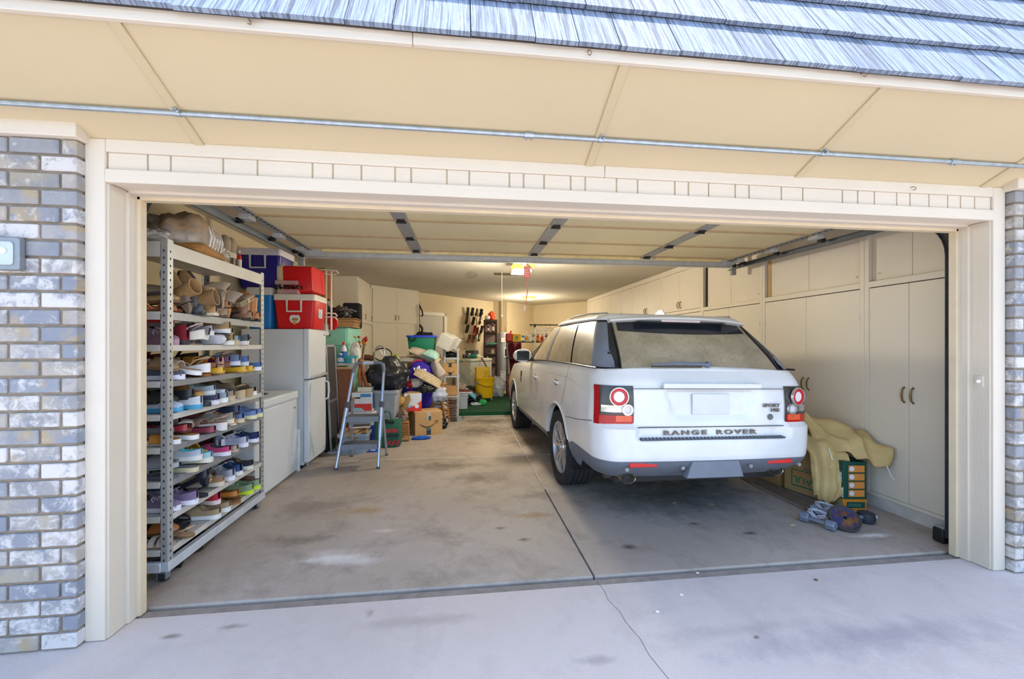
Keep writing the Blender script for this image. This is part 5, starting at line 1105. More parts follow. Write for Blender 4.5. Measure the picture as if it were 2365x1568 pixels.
MB().loft([[(.0, y, .995+dz), (.03, y, 1.0+dz), (.03, y, 1.02+dz), (0, y, 1.035+dz)] for y, dz in ((.06, 0), (.3, .004), (.54, .01))]).build('handle', pl('#c9ccd0', .3, .4), dt, bevel=.003)
MB().tube([(.0, .535, .93), (.035, .54, .91), (.042, .54, .80), (.03, .54, .72), (0, .535, .70)], .011, 8).build('handle', pl('#d4d6da', .3), dbm)
MB().bb(-.0, .003, .48, .50, 1.49, 1.51).build('badge', pl('#4a4a4c', .4), dt); MB().bb(-.71, -.08, .02, .58, .0, .03).build('kick_base', M_BLK, fr)
MB().cyl((-.03, .03, .02), (-.03, .03, .065), .012, n=8).build('hinge', M_GV3, fr)
FT = 1.5605
def cooler(label, loc, d, bodyc, lidc, rz=0, rot=None, handle=True, sticker=0):
    t = thing('cooler', label, 'cooler', loc, rz, None, rot); a, c, h = d; M1 = pl(bodyc, .35, var=.05); M2 = pl(lidc, .45, var=.05)
    MB().loft([[(x*k, y*k, z) for x, y in rr(a, c, .035, 4)] for k, z in ((.86, 0), (.88, .01), (1, h*.82))]).build('tub', M1, t, smooth=40, bevel=.004)
    MB().loft([[(x*k, y*k, z) for x, y in rr(a+.012, c+.012, .035, 4)] for k, z in ((1, h*.82), (1, h*.97), (.96, h), (.9, h))]).build('lid', M2, t, smooth=40)
    if handle:
        y = -c/2-.004; w_ = a*.17
        MB().tube([(-w_, y*.985, h*.86), (-w_, y-.012, h*.80), (-w_, y*.95-.018, h*.50), (w_, y*.95-.018, h*.50), (w_, y-.012, h*.80), (w_, y*.985, h*.86)], .012, 6).build('handle', M2, t)
    if sticker:
        MB().cyl((0, -c/2*.915-.012, h*.27), (0, -c/2*.915+.002, h*.27), .056, n=24).build('round_sticker', pl('#dfe8ec', .4, var=.3, scale=40), t, rot=(-.05, 0, 0)); 
        MB().prism([(x-.0, z+h*.27) for x, z in ((-.03, -.01), (.034, -.012), (.03, .012), (-.02, .016))], 'Y', -c/2*.915-.016, -c/2*.915-.004).build('sticker_print', pl('#b8763c', .5, var=.3, scale=60), t)
        MB().cyl((0, -c/2*.915-.0155, h*.27-.036), (0, -c/2*.915-.004, h*.27-.036), .02, n=14).build('sticker_print', pl('#d8a824', .5), t)
        MB().prism([(x, z+h*.55) for x, z in rr(.13, .17, .03)], 'X', a/2*.95-.004, a/2*.95+.004).build('side_sticker', pl('#c3d2e2', .4, var=.5, scale=30), t)
    return t
cooler('red cooler with white lid upright on the refrigerator', (-2.655, 2.70, FT), (.44, .42, .39), '#d3121a', '#e9e4d8', .02, None, True, 1)
t = cooler('red cooler lying on its side above the upright red cooler', (-2.47, 2.72, 2.13), (.33, .42, .37), '#d9141c', '#e9dcb8', 0, (.0, -PI/2-.05, -.06), False)
for k in range(3): MB().bb(-.168, -.158, -.12, .12, .06+k*.09, .09+k*.09).build('ridge', pl('#c00f16', .35), t, bevel=.004)
cooler('light blue cooler with white lid at the left of the refrigerator top', (-3.03, 2.68, FT), (.27, .36, .46), '#1f7fd0', '#dcdcd8', 0, None, False)
cooler('navy blue cooler with white lid stacked on the light blue cooler', (-3.045, 2.72, FT+.462), (.46, .40, .44), '#221d84', '#dcdde4', 0, None, True)
ck = thing('clear_package', 'clear plastic package with black cables in front of the upper red cooler', 'package', (-2.72, 2.535, FT+.392))
MB().bb(-.11, .11, -.06, .03, .0, .05).build('tray', glassy('#d8b0b4', .1, .6), ck, bevel=.008); MB().bb(-.14, .10, -.05, .03, .10, .15).build('lid', glassy('#e0c4c4', .1, .55), ck, bevel=.01)
MB().tube([(-.15+.3*i/24, -.05+.03*math.sin(i*1.7), .075+.022*math.sin(i*2.3)) for i in range(25)], .008, 6).build('cable', M_BLK, ck)
wr = thing('wire_rack', 'white wire over-door rack standing on the refrigerator edge', 'wire rack', (-2.43, 2.93, FT)); M_WW = pl('#e3ddcc', .4)
for x in (-.10, -.02, .04): MB().tube([(x, 0, .0), (x, 0, .73)], .011, 8).build('upright', M_WW, wr)
MB().tube([(-.16, 0, .76), (-.1, 0, .745), (.04, 0, .74), (.10, 0, .735), (.125, 0, .70)], .010, 8).build('top_loop', M_WW, wr); MB().tube([(-.1, 0, .70), (.04, 0, .69), (.1, 0, .69)], .008, 8).build('cross_wire', M_WW, wr)
for z in (.21, .165): MB().tube([(-.1, 0, z), (.03, 0, z), (.09, -.01, z-.005), (.115, -.02, z-.04)], .010, 8).build('basket_wire', M_WW, wr)
# ------------------------------------------------------------ dresser and what is piled on it
M_TEAL = pl('#96d8c6', .5, var=.06)
ds = thing('chest_of_drawers', 'tall teal chest of drawers in the left corner behind the refrigerator', 'chest of drawers', (-2.77, 4.45, .004))
MB().bb(-.40, .27, -.40, .40, 0, 1.64).build('carcass', M_TEAL, ds, bevel=.006)
for i in range(6):
    z0 = .06+i*.262
    d_ = MB().bb(-.37, .25, -.418, -.40, z0, z0+.245).build('drawer', M_TEAL, ds, bevel=.006)
    for x in (-.22, .02): MB().ball((x, -.43, z0+.15), .017, 10, 8).build('knob', pl('#3f5a54', .4), d_)
    MB().bb(.27, .276, -.38, .38, z0, z0+.245).build('side_panel', M_TEAL, ds, bevel=.004)
DT = 1.648
sheets('stack of flattened brown cardboard on the teal drawers', (-2.66, 4.30, DT), (.48, .56, .135), 9, [M_CARD2, M_CARD, pl('#a98050', .85)], .06, .04, 'cardboard_stack', 'cardboard', 'cardboard_sheet')
sc_ = thing('suitcase', 'black suitcase on the teal drawers beside the tall cupboard', 'suitcase', (-2.60, 4.70, DT)); MB().bb(-.13, .14, -.1, .1, 0, .42).build('shell', fabric('#1c1e26', scale=60), sc_, bevel=.03, seg=3); MB().tube([(-.10, -.11, .28), (.0, -.13, .31), (.10, -.11, .27)], .012, 6).build('strap', pl('#8d8f98', .5), sc_); MB().bb(-.12, .13, -.106, -.1, .04, .20).build('pocket', fabric('#15161c', scale=60), sc_, bevel=.01)
sack('garment_bag', 'black garment bag slumped against the brown carton on the drawers', 'bag', (-2.98, 4.38, DT+.002), (.36, .5, .42), pl('#17171c', .35, var=.3, scale=12), 0, .14, 2.5, 11)
sack('clothes_bundle', 'dark striped clothes bundle on the flattened cardboard', 'bundle', (-2.70, 4.40, DT+.138), (.30, .3, .22), fabric('#2c2a30', col2='#6b6266', scale=10), .5, .18, 4, 14)
sack('clothes_bundle', 'white and black plastic bundle on the cardboard front edge', 'bundle', (-2.58, 4.14, DT+.138), (.2, .18, .12), pl('#3a3a3e', .25, var=.6, scale=14), .2, .2, 4, 17)
t = carton('brown carton with dark print high above the drawers', (-2.98, 4.12, DT+.42), (.38, .40, .44), .0, pl('#8a5a24', .8, var=.1))
for k in range(3): MB().bb(-.05+k*.07, -.03+k*.075, -.204, -.2, .2+k*.05, .3+k*.03).build('print', M_BLK, t, smooth=0)
MB().bb(.181, .183, -.15, .15, .1, .3).build('print', pl('#4a3a28', .8, var=.5, scale=20), t, smooth=0)
tag(MB().cyl((-2.44, 3.10, 1.655), (-2.43, 3.12, 1.655), .09, n=24).build('red_disc', pl('#d8141c', .3), bevel=.004), 'red round plastic lid behind the wire rack', 'lid')
cbx = carton('small grey and white box between red cooler and drawers', (-2.52, 3.05, 1.50), (.10, .10, .14), 0, pl('#c7c6c2', .6, var=.2, scale=30))
# ------------------------------------------------------------ leaning frames, table, ladder
M_ALU = pl('#b9bec6', .35, .8, var=.1); M_MESHF = pl('#3d3b3c', .7, var=.2, scale=30)
for k, (x, y, lean, m, fm, wds) in enumerate([(-2.44, 3.08, -.05, M_MESHF, M_ALU, 'aluminium window screen leaning nearest the ladder'), (-2.49, 3.11, -.045, pl('#6d5548', .6, var=.3, scale=8), pl('#2c2826', .5), 'dark framed picture leaning behind the window screen'), (-2.535, 3.14, -.04, pl('#4a3a34', .7, var=.3), pl('#3a2a24', .5), 'brown framed panel leaning against the refrigerator')]):
    t = thing('leaning_frame', wds, 'frame', (x, y, .004), 0, None, (0, lean, .03)); H = 1.38-.04*k; W = .42
    MB().bb(-.004, .004, -.0, W, .02, H-.02).build('panel', m, t)
    for y0, y1, z0, z1 in ((0, .03, 0, H), (W-.03, W, 0, H), (0, W, 0, .03), (0, W, H-.03, H)): MB().bb(-.011, .011, y0, y1, z0, z1).build('frame_bar', fm, t, bevel=.002)
    if k == 0: MB().bb(-.010, .012, 0, W, H*.46, H*.48).build('cross_bar', fm, t)
pd = thing('paddle', 'grey flat paddle lying on the floor beside the refrigerator', 'paddle', (-2.40, 3.10, .006), .9); b = MB().lathe([(.0, 0), (.06, 0), (.07, .01), (.06, .022), (0, .024)], (0,0,0), 20); b.v = [(x*1.5, y, z) for x, y, z in b.v]; b.build('blade', pl('#a9aeb6', .4), pd); MB().tube([(.09, 0, .015), (.26, 0, .06), (.34, .0, .09)], .011, 8).build('handle', pl('#c4c8cc', .4), pd)
bd_ = thing('wooden_board', 'brown woven board standing behind the ladder', 'board', (-2.38, 3.56, .004), .1, None, (.03, 0, .0)); MB().bb(-.13, .10, -.012, .012, 0, 1.05).build('panel', wood('#a0623a', '#6d3d20', (14, 14, 60)), bd_, bevel=.004); MB().bb(-.13, .10, -.018, .018, 1.04, 1.07).build('top_edge', pl('#c79a6a', .5), bd_, bevel=.003)
tb = thing('side_table', 'small white table holding cleaning products behind the frames', 'table', (-2.38, 3.84, .004)); MB().bb(-.26, .20, -.2, .2, 1.08, 1.115).build('table_top', pl('#d3cfc8', .5), tb, bevel=.006)
for x in (-.23, .17):
    for y in (-.17, .17): MB().bb(x-.015, x+.015, y-.015, y+.015, 0, 1.08).build('leg', pl('#c9c5be', .5), tb)
TT = 1.121
bottle('white detergent bottle with red cap on the white side table', (-2.47, 3.75, TT), .30, .042, pl('#e2e4e8', .35), pl('#d81e22', .4), pl('#2a64b8', .4)); bottle('low blue and white bottle on the side table edge', (-2.50, 3.70, TT), .14, .05, pl('#2f86c8', .35), pl('#e8e8ea', .4), pl('#e8ecf0', .4), sq=.7)
tote('teal plastic tub on the white side table', (-2.38, 3.74, TT), (.16, .14, .10), pl('#1f9aa4', .4), None, .2, 'plastic_tub', cat='tub'); bottle('small bottle with pink cap on the side table front', (-2.33, 3.69, TT), .12, .022, pl('#efe6e2', .4), pl('#e89a94', .4))
sack('gift_bag', 'white paper bag with yellow rim on the side table', 'bag', (-2.35, 3.92, TT), (.16, .14, .32), pl('#e6e3da', .7), .1, .08, 2, 21)
fb = thing('dried_flowers', 'red and orange dried flower bunch at the back of the side table', 'flowers', (-2.27, 3.95, TT))
for k in range(16):
    a, r = hsh(k, 1)*2*PI, .02+.09*hsh(k, 2); h = .20+.18*hsh(k, 3); x, y = r*math.cos(a), r*math.sin(a)
    MB().tube([(0, 0, 0), (x*.5, y*.5, h*.6), (x, y, h)], .003, 5).build('stem', pl('#5d5a34', .7), fb); MB().ball((x, y, h), .024, 8, 6, (1, 1, .7)).build('flower', pl(['#b8301c', '#c8641e', '#8c1f2a', '#d8b070'][k % 4], .8), fb)
# step ladder
M_LAD = pl('#b4bcd0', .28, .75, var=.08); M_RUB = pl('#4a4f58', .6)
ld = thing('step_ladder', 'grey aluminium folding step ladder standing before the clutter', 'step ladder', (-1.94, 2.36, .004))
fl0, fl1 = Vector((-.228, 0, 0)), Vector((-.105, .27, 1.09)); fr0, fr1 = Vector((.226, -.01, 0)), Vector((.235, .27, 1.09))
for a, b_ in ((fl0, fl1), (fr0, fr1)):
    MB().tube([a, a+(b_-a)*.97], .017, 10).build('front_leg', M_LAD, ld); MB().tube([a, a+(b_-a)*.018], .021, 10).build('foot_cap', M_RUB, ld)
    MB().tube([a+(b_-a)*.30, a+(b_-a)*.62], .024, 10).build('leg_sleeve', M_LAD, ld); MB().tube([a+(b_-a)*.60, a+(b_-a)*.66], .028, 10).build('clamp', M_RUB, ld)
MB().tube([fl0+(fl1-fl0)*.96, fl1, fl1+Vector((.02, .015, .055)), fl1+Vector((.055, .02, .075)), fr1+Vector((-.055, .02, .075)), fr1+Vector((-.012, .015, .055)), fr1, fr0+(fr1-fr0)*.96], .019, 10).build('handle', pl('#747a86', .5), ld)
MB().tube([fl1+Vector((.10, .02, .075)), fl1+Vector((.22, .02, .075))], .021, 10).build('handle_sleeve', pl('#c3c8d0', .4), ld)
for a, b_ in ((Vector((-.20, .53, 0)), Vector((-.12, .25, .72))), (Vector((.22, .54, 0)), Vector((.215, .25, .72)))):
    MB().tube([a, b_], .014, 8).build('rear_leg', M_LAD, ld); MB().tube([a, a+(b_-a)*.03], .018, 8).build('foot_cap', M_RUB, ld)
for z, y, x0, x1 in ((.535, .19, -.155, .21), (.235, .13, -.185, .205)):
    MB().bb(x0, x1, y-.08, y+.10, z, z+.03).build('step', pl('#565a62', .7), ld, bevel=.006); MB().bb(x0, x1, y-.095, y-.08, z-.035, z+.028).build('step_nose', pl('#7d838e', .5), ld, bevel=.004)
# ------------------------------------------------------------ boxes and totes behind the ladder
M_WBIN = pl('#c9ccd4', .45)
tote('white plastic bin under the red and white box behind the ladder', (-2.17, 3.60, .004), (.34, .36, .44), M_WBIN, pl('#d6d8de', .45), 0)
t = carton('red and white product box on the white bin behind the ladder', (-2.15, 3.56, .466), (.27, .26, .26), .04, pl('#e2e2e2', .5, var=.03), name='product_box')
MB().bb(-.13, .13, -.1325, -.13, .012, .11).build('red_band', pl('#d8302c', .5), t, smooth=0); MB().bb(-.02, .12, -.1330, -.13, .20, .245).build('blue_print', pl('#3f86c0', .5), t, smooth=0); MB().bb(-.09, -.02, -.1330, -.13, .18, .20).build('black_print', M_BLK, t, smooth=0)
MB().prism([(-.12, .015), (.03, .015), (-.01, .055), (-.12, .055)], 'Y', -.134, -.13).build('mint_print', pl('#9fd0cc', .5), t); MB().bb(.128, .1365, -.12, .12, .03, .25).build('side_print', pl('#30507c', .5, var=.5, scale=20), t, smooth=0); MB().bb(-.13, -.095, -.133, -.13, .02, .2).build('photo_print', pl('#c08a70', .6, var=.4, scale=30), t, smooth=0)
carton('small cream box on top of the red and white product box', (-2.13, 3.60, .728), (.19, .18, .065), .02, pl('#e0dccc', .6))
tote('lower grey storage tote of the pair under the black bag', (-1.87, 3.78, .004), (.34, .40, .33), pl('#8d9098', .5), pl('#9a9da4', .5), 0, grp='grey storage totes'); tote('upper grey storage tote of the pair under the black bag', (-1.87, 3.78, .352), (.33, .40, .37), pl('#9b9ea4', .5), pl('#a5a8ae', .5), 0, grp='grey storage totes')
sack('black_bag', 'big shiny black bag sagging over the grey totes', 'bag', (-1.86, 3.74, .742), (.56, .5, .46), pl('#23262e', .32, var=.2, scale=6), .1, .16, 2.2, 31)
b_ = thing('toy', 'green plush toy with white spots on the black bag', 'toy', (-1.78, 3.80, 1.10)); lump((.17, .15, .14), .15, 3, 4).build('plush_body', fabric('#8a9a2c'), b_, smooth=80)
for k in range(4): MB().ball((-.05+.035*k, -.065+.01*(k % 2), .06+.025*(k % 2)), .02, 8, 6).build('spot', pl('#efece4', .7), b_)
for k in range(2): MB().tube([(-.10, .0, .05+k*.03), (-.16+.03*k, -.02, .14), (-.2+.06*k, -.01, .2)], .012, 6).build('white_strap', pl('#d8dbe0', .5), b_)
wd = thing('wooden_stand', 'orange-brown turned wooden stand with splayed legs behind the ladder', 'wooden stand', (-2.17, 3.60, .076)); M_OW = wood('#c47a48', '#8a4a28')
MB().ball((-.03, 0, 1.06), .045, 14, 10, (1, 1, 1.3)).build('knob', M_OW, wd); 
for dx, dy in ((-.03, .0), (.06, 0), (.02, .10)): MB().tube([(-.03+dx*.3, dy*.3, 1.02), (-.03+dx*.7, dy*.7, .88), (dx, dy, .72)], [.018, .026, .022], 10).build('leg', M_OW, wd)
tag(MB().tube([(-2.16, 3.62, 1.20), (-2.10, 3.63, 1.20), (-2.04, 3.65, 1.185)], .042, 12).build('plush_roll', fabric('#5a3018', scale=60)), 'dark brown furry roll on top of the wooden stand', 'plush roll')
ht = thing('folding_trolley', 'folded grey trolley with black hoop beside the angled cupboard', 'trolley', (-2.08, 4.35, .004)); M_GT = pl('#a5a8a6', .4, .4)
arc = [(-.09, 0, 0), (-.09, 0, 1.18)] + [(-.0-.09*math.cos(a), 0, 1.22+.14*math.sin(a)) for a in [PI*i/10 for i in range(11)]] + [(.09, 0, 1.18), (.09, 0, 0)]
MB().tube(arc, .012, 8).build('tube_frame', M_GT, ht); MB().tube([(.03+.14*math.cos(2*PI*i/24), .03, 1.22+.10*math.sin(2*PI*i/24)) for i in range(24)], .010, 8, True).build('hoop', M_BLK, ht); MB().tube([(-.09, 0, 1.10), (.11, 0, 1.10), (.13, 0, 1.16)], .008, 6).build('cross_bar', M_BLK, ht); MB().bb(-.11, .11, -.12, .02, .02, .04).build('toe_plate', M_GT, ht)
for s in (-1, 1): MB().cyl((s*.12-.015, .04, .06), (s*.12+.015, .04, .06), .055, n=16).build('trolley_wheel', M_BLK, ht)
# floor level in front
t = tote('pale blue storage bin overflowing with brown paper under the ladder', (-2.16, 3.14, .004), (.34, .32, .25), pl('#93a4b8', .35), None, .05, open_=True)
sack('paper_bundle', 'crumpled brown packing paper in the bin under the ladder', 'paper', (-2.17, 3.12, .17), (.36, .30, .16), pl('#a98a62', .8, var=.15), .3, .18, 4, 33)
sheets('small pile of printed leaflets on the brown packing paper', (-2.10, 3.12, .312), (.22, .14, .03), 4, [pl('#d8d0c8', .6), pl('#a03a3c', .6), pl('#e8e4dc', .6), pl('#3a3a44', .6)], .3, .05, 'leaflet_pile')
t = thing('tape_dispenser', 'bright blue plastic case on the floor under the ladder', 'case', (-1.92, 3.10, .004)); MB().prism(rr(.12, .07, .02), 'Z', 0, .055).build('case_body', pl('#1d4fd0', .35), t, bevel=.008); MB().bb(-.03, .03, -.036, -.034, .02, .036).build('white_logo', pl('#dfe6f4', .5), t)
tag(MB().bb(-2.0, -1.93, 3.28, 3.34, .004, .30).build('blue_box', pl('#16208a', .4), bevel=.01), 'tall dark blue box between the pale bin and the green bag', 'box')
# green tote bag with red print
gt = thing('tote_bag', 'green woven tote bag with red stripes on the floor by the ladder', 'tote bag', (-1.79, 3.38, .004), .08); M_GB = fabric('#2f6a54', scale=60)
MB().loft([[(x*k, y*k2, z) for x, y in rr(.36, .20, .05, 4)] for k, k2, z in ((.86, .9, 0), (.98, 1.05, .04), (1.02, 1.1, .16), (1.0, .95, .28), (.96, .6, .36))]).build('bag_body', M_GB, gt, smooth=50)
for i in range(3): MB().prism([(-.02+i*.06, .03), (.02+i*.06, .03), (.06+i*.055, .10), (.025+i*.055, .10)], 'Y', -.118, -.108).build('red_stripe', pl('#a82a30', .6), gt)
MB().bb(-.02, .14, -.116, -.108, .20, .25).build('red_print', pl('#a8383a', .6), gt); MB().bb(-.04, .15, -.117, -.108, .14, .18).build('dark_print', pl('#16302a', .6), gt)
MB().tube([(-.05, -.06, .34), (-.05, -.08, .45), (-.02, -.08, .49), (.03, -.08, .47), (.05, -.07, .35)], .010, 6).build('handle', M_GB, gt)
for k in range(9): MB().ball((-.08+.03*(k % 6), -.075+.02*(k//6), .335+.02*(k//6)), .02, 8, 6).build('dark_bead', pl('#181c2c', .25), gt)
wc = thing('slatted_crate', 'small orange bamboo crate beside the big carton', 'crate', (-1.625, 3.66, .004), .15); M_BAM = wood('#cf9448', '#a86c2c', (12, 12, 3))
for x in (-.075, .075):
    for y in (-.06, .06): MB().bb(x-.008, x+.008, y-.008, y+.008, 0, .27).build('corner_post', M_BAM, wc)
for i in range(8): 
    for y in (-.065, .065): MB().bb(-.07, .07, y-.003, y+.003, .02+i*.03, .037+i*.03).build('slat', M_BAM, wc)
    for x in (-.078, .078): MB().bb(x-.003, x+.003, -.055, .055, .02+i*.03, .037+i*.03).build('slat', M_BAM, wc)
MB().bb(-.08, .08, -.07, .07, .262, .272).build('top_rim', M_BAM, wc)
sack('fabric_scraps', 'mottled fabric scraps heaped on the bamboo crate', 'scraps', (-1.64, 3.67, .28), (.15, .13, .17), fabric('#b3a292', col2='#6a4a3a', scale=20), 0, .2, 5, 41)
# big delivery carton with smile print
ax = carton('large brown delivery carton with a printed smile arrow', (-1.345, 4.165, .004), (.42, .36, .355), .30, M_CARD2, None, 0); M_INK = pl('#20242c', .6, var=0)
sm = [(-.14+.26*i/16, -.1815, .175-.062*math.sin(PI*i/16)+.02*i/16) for i in range(17)]
MB().tube(sm, [.003+.006*math.sin(PI*min(1, i/14)) for i in range(17)], 6).build('smile_print', M_INK, ax); MB().tube([(.085, -.1815, .205), (.135, -.1815, .21), (.128, -.1815, .165)], .005, 6).build('arrow_print', M_INK, ax)
for z0, z1 in ((.225, .352), (.004, .10)):
    MB().bb(-.035, .03, -.1815, -.18, z0, z1).build('tape', pl('#2a3440', .4) if z0 < .1 else pl('#c9b8a0', .4), ax, smooth=0); MB().bb(-.03, .025, -.1822, -.18, z0+.02 if z0 > .1 else z1-.025, z0+.032 if z0 > .1 else z1-.012).build('tape_print', pl('#2f9fc4', .4), ax, smooth=0)
    if z0 > .1: MB().bb(-.005, .03, -.182, -.18, z0, z0+.06).build('tape_print', M_INK, ax, smooth=0)
rb = carton('white and red appliance box on the delivery carton', (-1.55, 4.17, .362), (.26, .24, .265), .10, pl('#e4e8ee', .5, var=.02), name='product_box')
MB().bb(-.13, .13, -.1215, -.12, .0, .075).build('red_band', pl('#dc2a24', .5), rb, smooth=0); MB().prism([(.13, .07), (.13, .16), (.0, .07)], 'Y', -.1218, -.12).build('red_triangle', pl('#e4443c', .5), rb); MB().prism([(-.10, .09), (0, .09), (-.05, .045)], 'Y', -.1224, -.12).build('blue_triangle', pl('#8fc4e4', .5), rb)
MB().cyl((.06, -.123, .075), (.06, -.12, .075), .032, n=18).build('round_seal', pl('#e6eef4', .5), rb); 
for z, w_ in ((.19, .06), (.17, .10), (.152, .05)): MB().bb(-.11, -.11+w_, -.1216, -.12, z, z+.006).build('print_line', pl('#3a5a80', .5), rb, smooth=0)
MB().bb(.13, .1312, -.11, .11, .02, .25).build('side_print', pl('#b04040', .5, var=.5, scale=25), rb, smooth=0); MB().bb(-.09, .11, -.06, .08, .265, .285).build('crumpled_top', M_CARD, rb)
sack('black_bag', 'small black plastic bag between the delivery carton and the stool', 'bag', (-1.12, 4.48, .004), (.18, .2, .17), pl('#14161c', .25, var=.2), 0, .15, 3, 44)
gl = sack('work_glove', 'crumpled bright blue cloth on the floor before the delivery carton', 'cloth', (-1.385, 3.72, .004), (.25, .10, .05), fabric('#2a6cd8', scale=40), .1, .22, 4, 46)
# hats
hs_ = thing('straw_hat', 'straw hat tilted against the white and red box', 'hat', (-1.70, 4.02, .50), 0, None, (.5, -.9, .2)); MB().lathe([(.0, .10), (.05, .10), (.075, .085), (.085, .0), (.16, -.008), (.165, -.004), (.085, .008)], (0,0,0), 24).build('hat_body', fabric('#c9a468', col2='#a8824a', scale=60), hs_, smooth=40); MB().lathe([(.086, .004), (.088, .03), (.080, .03)], (0,0,0), 24, 'Z', False).build('hat_band', pl('#8a6a40', .7), hs_)
t = sack('santa_hat', 'red and white plush hat on the pile above the white and red box', 'hat', (-1.52, 4.30, .70), (.24, .2, .15), fabric('#d8d2cc', scale=40), .3, .12, 2.5, 50); lump((.16, .16, .11), .1, 2, 3).build('red_crown', fabric('#b8202a', scale=40), t, smooth=80, loc=(-.08, .0, .01))
sack('fabric_roll', 'brown leather strap bundle beside the grey totes', 'bundle', (-1.66, 3.98, .004), (.14, .2, .46), pl('#6d4026', .5, var=.2), 0, .15, 3, 52)
# ------------------------------------------------------------ the pillow heap
carton('plain brown carton at the bottom of the pillow heap', (-1.52, 4.82, .004), (.5, .30, .58), .0, M_CARD)
carton('second brown carton carrying the green tub', (-1.47, 5.20, .004), (.56, .44, 1.20), .0, M_CARD2)
pb = thing('sleeping_bag', 'purple sleeping bag with white letter shapes slumped on the heap', 'sleeping bag', (-1.54, 4.42, .36), 0, None, (-.20, .12, 0)); M_PUR = fabric('#3a24a8', scale=30)
b = lump((.50, .34, .84), .09, 1.8, 60, 26, 18); b.build('bag_body', M_PUR, pb, smooth=80)
def on_lump(x, z, e=.012):
    best = min(b.v, key=lambda v: (v[0]-x)**2 + (v[2]-z)**2 + (10 if v[1] > 0 else 0)); return (x, best[1]-e, z)
M_WHT = pl('#e4e2ee', .8)
for pts, r in (([(-.10, .62), (-.06, .54), (-.04, .64)], .022), ([(-.03, .66), (.0, .54), (.04, .62)], .022), ([(.08, .62), (.05, .52), (.11, .46), (.15, .52)], .024), ([(-.18, .48), (-.16, .36), (-.15, .28)], .018)):
    MB().tube([on_lump(x, z) for x, z in pts], r, 6, flat=(0, 1, 0)).build('white_letter', M_WHT, pb, smooth=60)
MB().tube([on_lump(x, z) for x, z in ((-.16, .70), (-.08, .76), (.02, .77))], .012, 6).build('red_trim', pl('#d8304c', .7), pb); MB().tube([on_lump(x, z) for x, z in ((-.12, .46), (-.10, .34), (-.09, .24))], .010, 6).build('red_trim', pl('#d8304c', .7), pb)
sack('cloth_bag', 'deep blue cloth hanging beside the white and red box', 'cloth', (-1.36, 4.42, .36), (.16, .2, .34), fabric('#2a1f9c', scale=30), 0, .1, 2, 63)
pillow('beige patterned cushion sloping across the purple bag', (-1.33, 4.30, .85), (.46, .30, .13), fabric('#c3b59a', col2='#a5967a', scale=60), (.35, .52, .1), pl('#b7a88c', .8), 'cushion', 'cushion')
pillow('pale grey cushion standing on edge at the right of the heap', (-1.20, 4.52, .93), (.16, .34, .40), fabric('#bdb4ac', scale=30), (.3, -.35, .5), None, 'cushion', 'cushion')
pillow('olive green cushion behind the purple bag', (-1.32, 4.75, 1.0), (.40, .36, .14), fabric('#8c8454', scale=50), (.8, .5, .2), None, 'cushion', 'cushion')
pillow('long cream pillow on top of the heap', (-1.42, 4.66, 1.21), (.56, .30, .15), fabric('#c9b7a4', scale=30), (.2, .40, -.1))
tl = pillow('pale teal pillow end lying under the green tub', (-1.30, 4.55, 1.215), (.26, .29, .155), fabric('#a4cfc4', scale=30), (.2, .40, -.1))
pillow('flat grey pillow under the long pillow', (-1.62, 4.70, 1.12), (.62, .36, .12), fabric('#a9a49e', scale=30), (.1, .05, .2)); pillow('cream pillow at the left of the heap', (-1.86, 4.40, 1.02), (.38, .26, .12), fabric('#c7bbab', scale=30), (.2, .1, .3)); pillow('taupe bolster below the cream pillow', (-1.84, 4.28, .96), (.40, .18, .11), fabric('#8f7d6c', scale=30), (.1, .25, .2), None, 'bolster', 'bolster'); pillow('pale blue folded quilt at the left end of the heap', (-1.90, 4.62, 1.06), (.30, .28, .12), fabric('#9aa4bc', scale=30), (.1, .3, .3), None, 'quilt', 'quilt')
sack('cloth_bag', 'black crumpled cloth in front of the purple bag', 'cloth', (-1.34, 4.22, .63), (.26, .16, .14), pl('#1f2126', .4, var=.3), .3, .2, 4, 66)
sack('plastic_bag', 'translucent blue-white bag of linens on the paper stack', 'bag', (-1.22, 4.66, .42), (.36, .32, .30), pl('#b9c4d8', .2, var=.12, scale=8), 0, .12, 2.5, 70)
gb2 = tote('green storage tub with blue rim above the pillow heap', (-1.50, 5.12, 1.21), (.48, .36, .33), pl('#0f7a5c', .4, var=.05), None, -.05, rim=pl('#2a3fd8', .4), open_=True)
MB().tube([(-.20, -.19, .31), (-.19, -.22, .26), (-.15, -.225, .235), (-.10, -.22, .25), (-.08, -.19, .30)], .014, 6).build('handle', M_BLK, gb2)
sack('black_bag', 'black plastic bag bulging out of the green tub', 'bag', (-1.47, 5.12, 1.33), (.40, .30, .30), pl('#15161a', .22, var=.2), 0, .12, 3, 73)
carton('white foam box tilted beside the green tub', (-1.10, 5.04, 1.33), (.24, .26, .24), 0, pl('#dedcd6', .7, var=.03), name='foam_box', rot=(.1, .45, -.3)); carton('second white foam sheet leaning behind the tilted foam box', (-.99, 5.20, 1.34), (.20, .04, .22), 0, pl('#d8d6d0', .7, var=.03), name='foam_sheet', rot=(.1, .6, -.3))
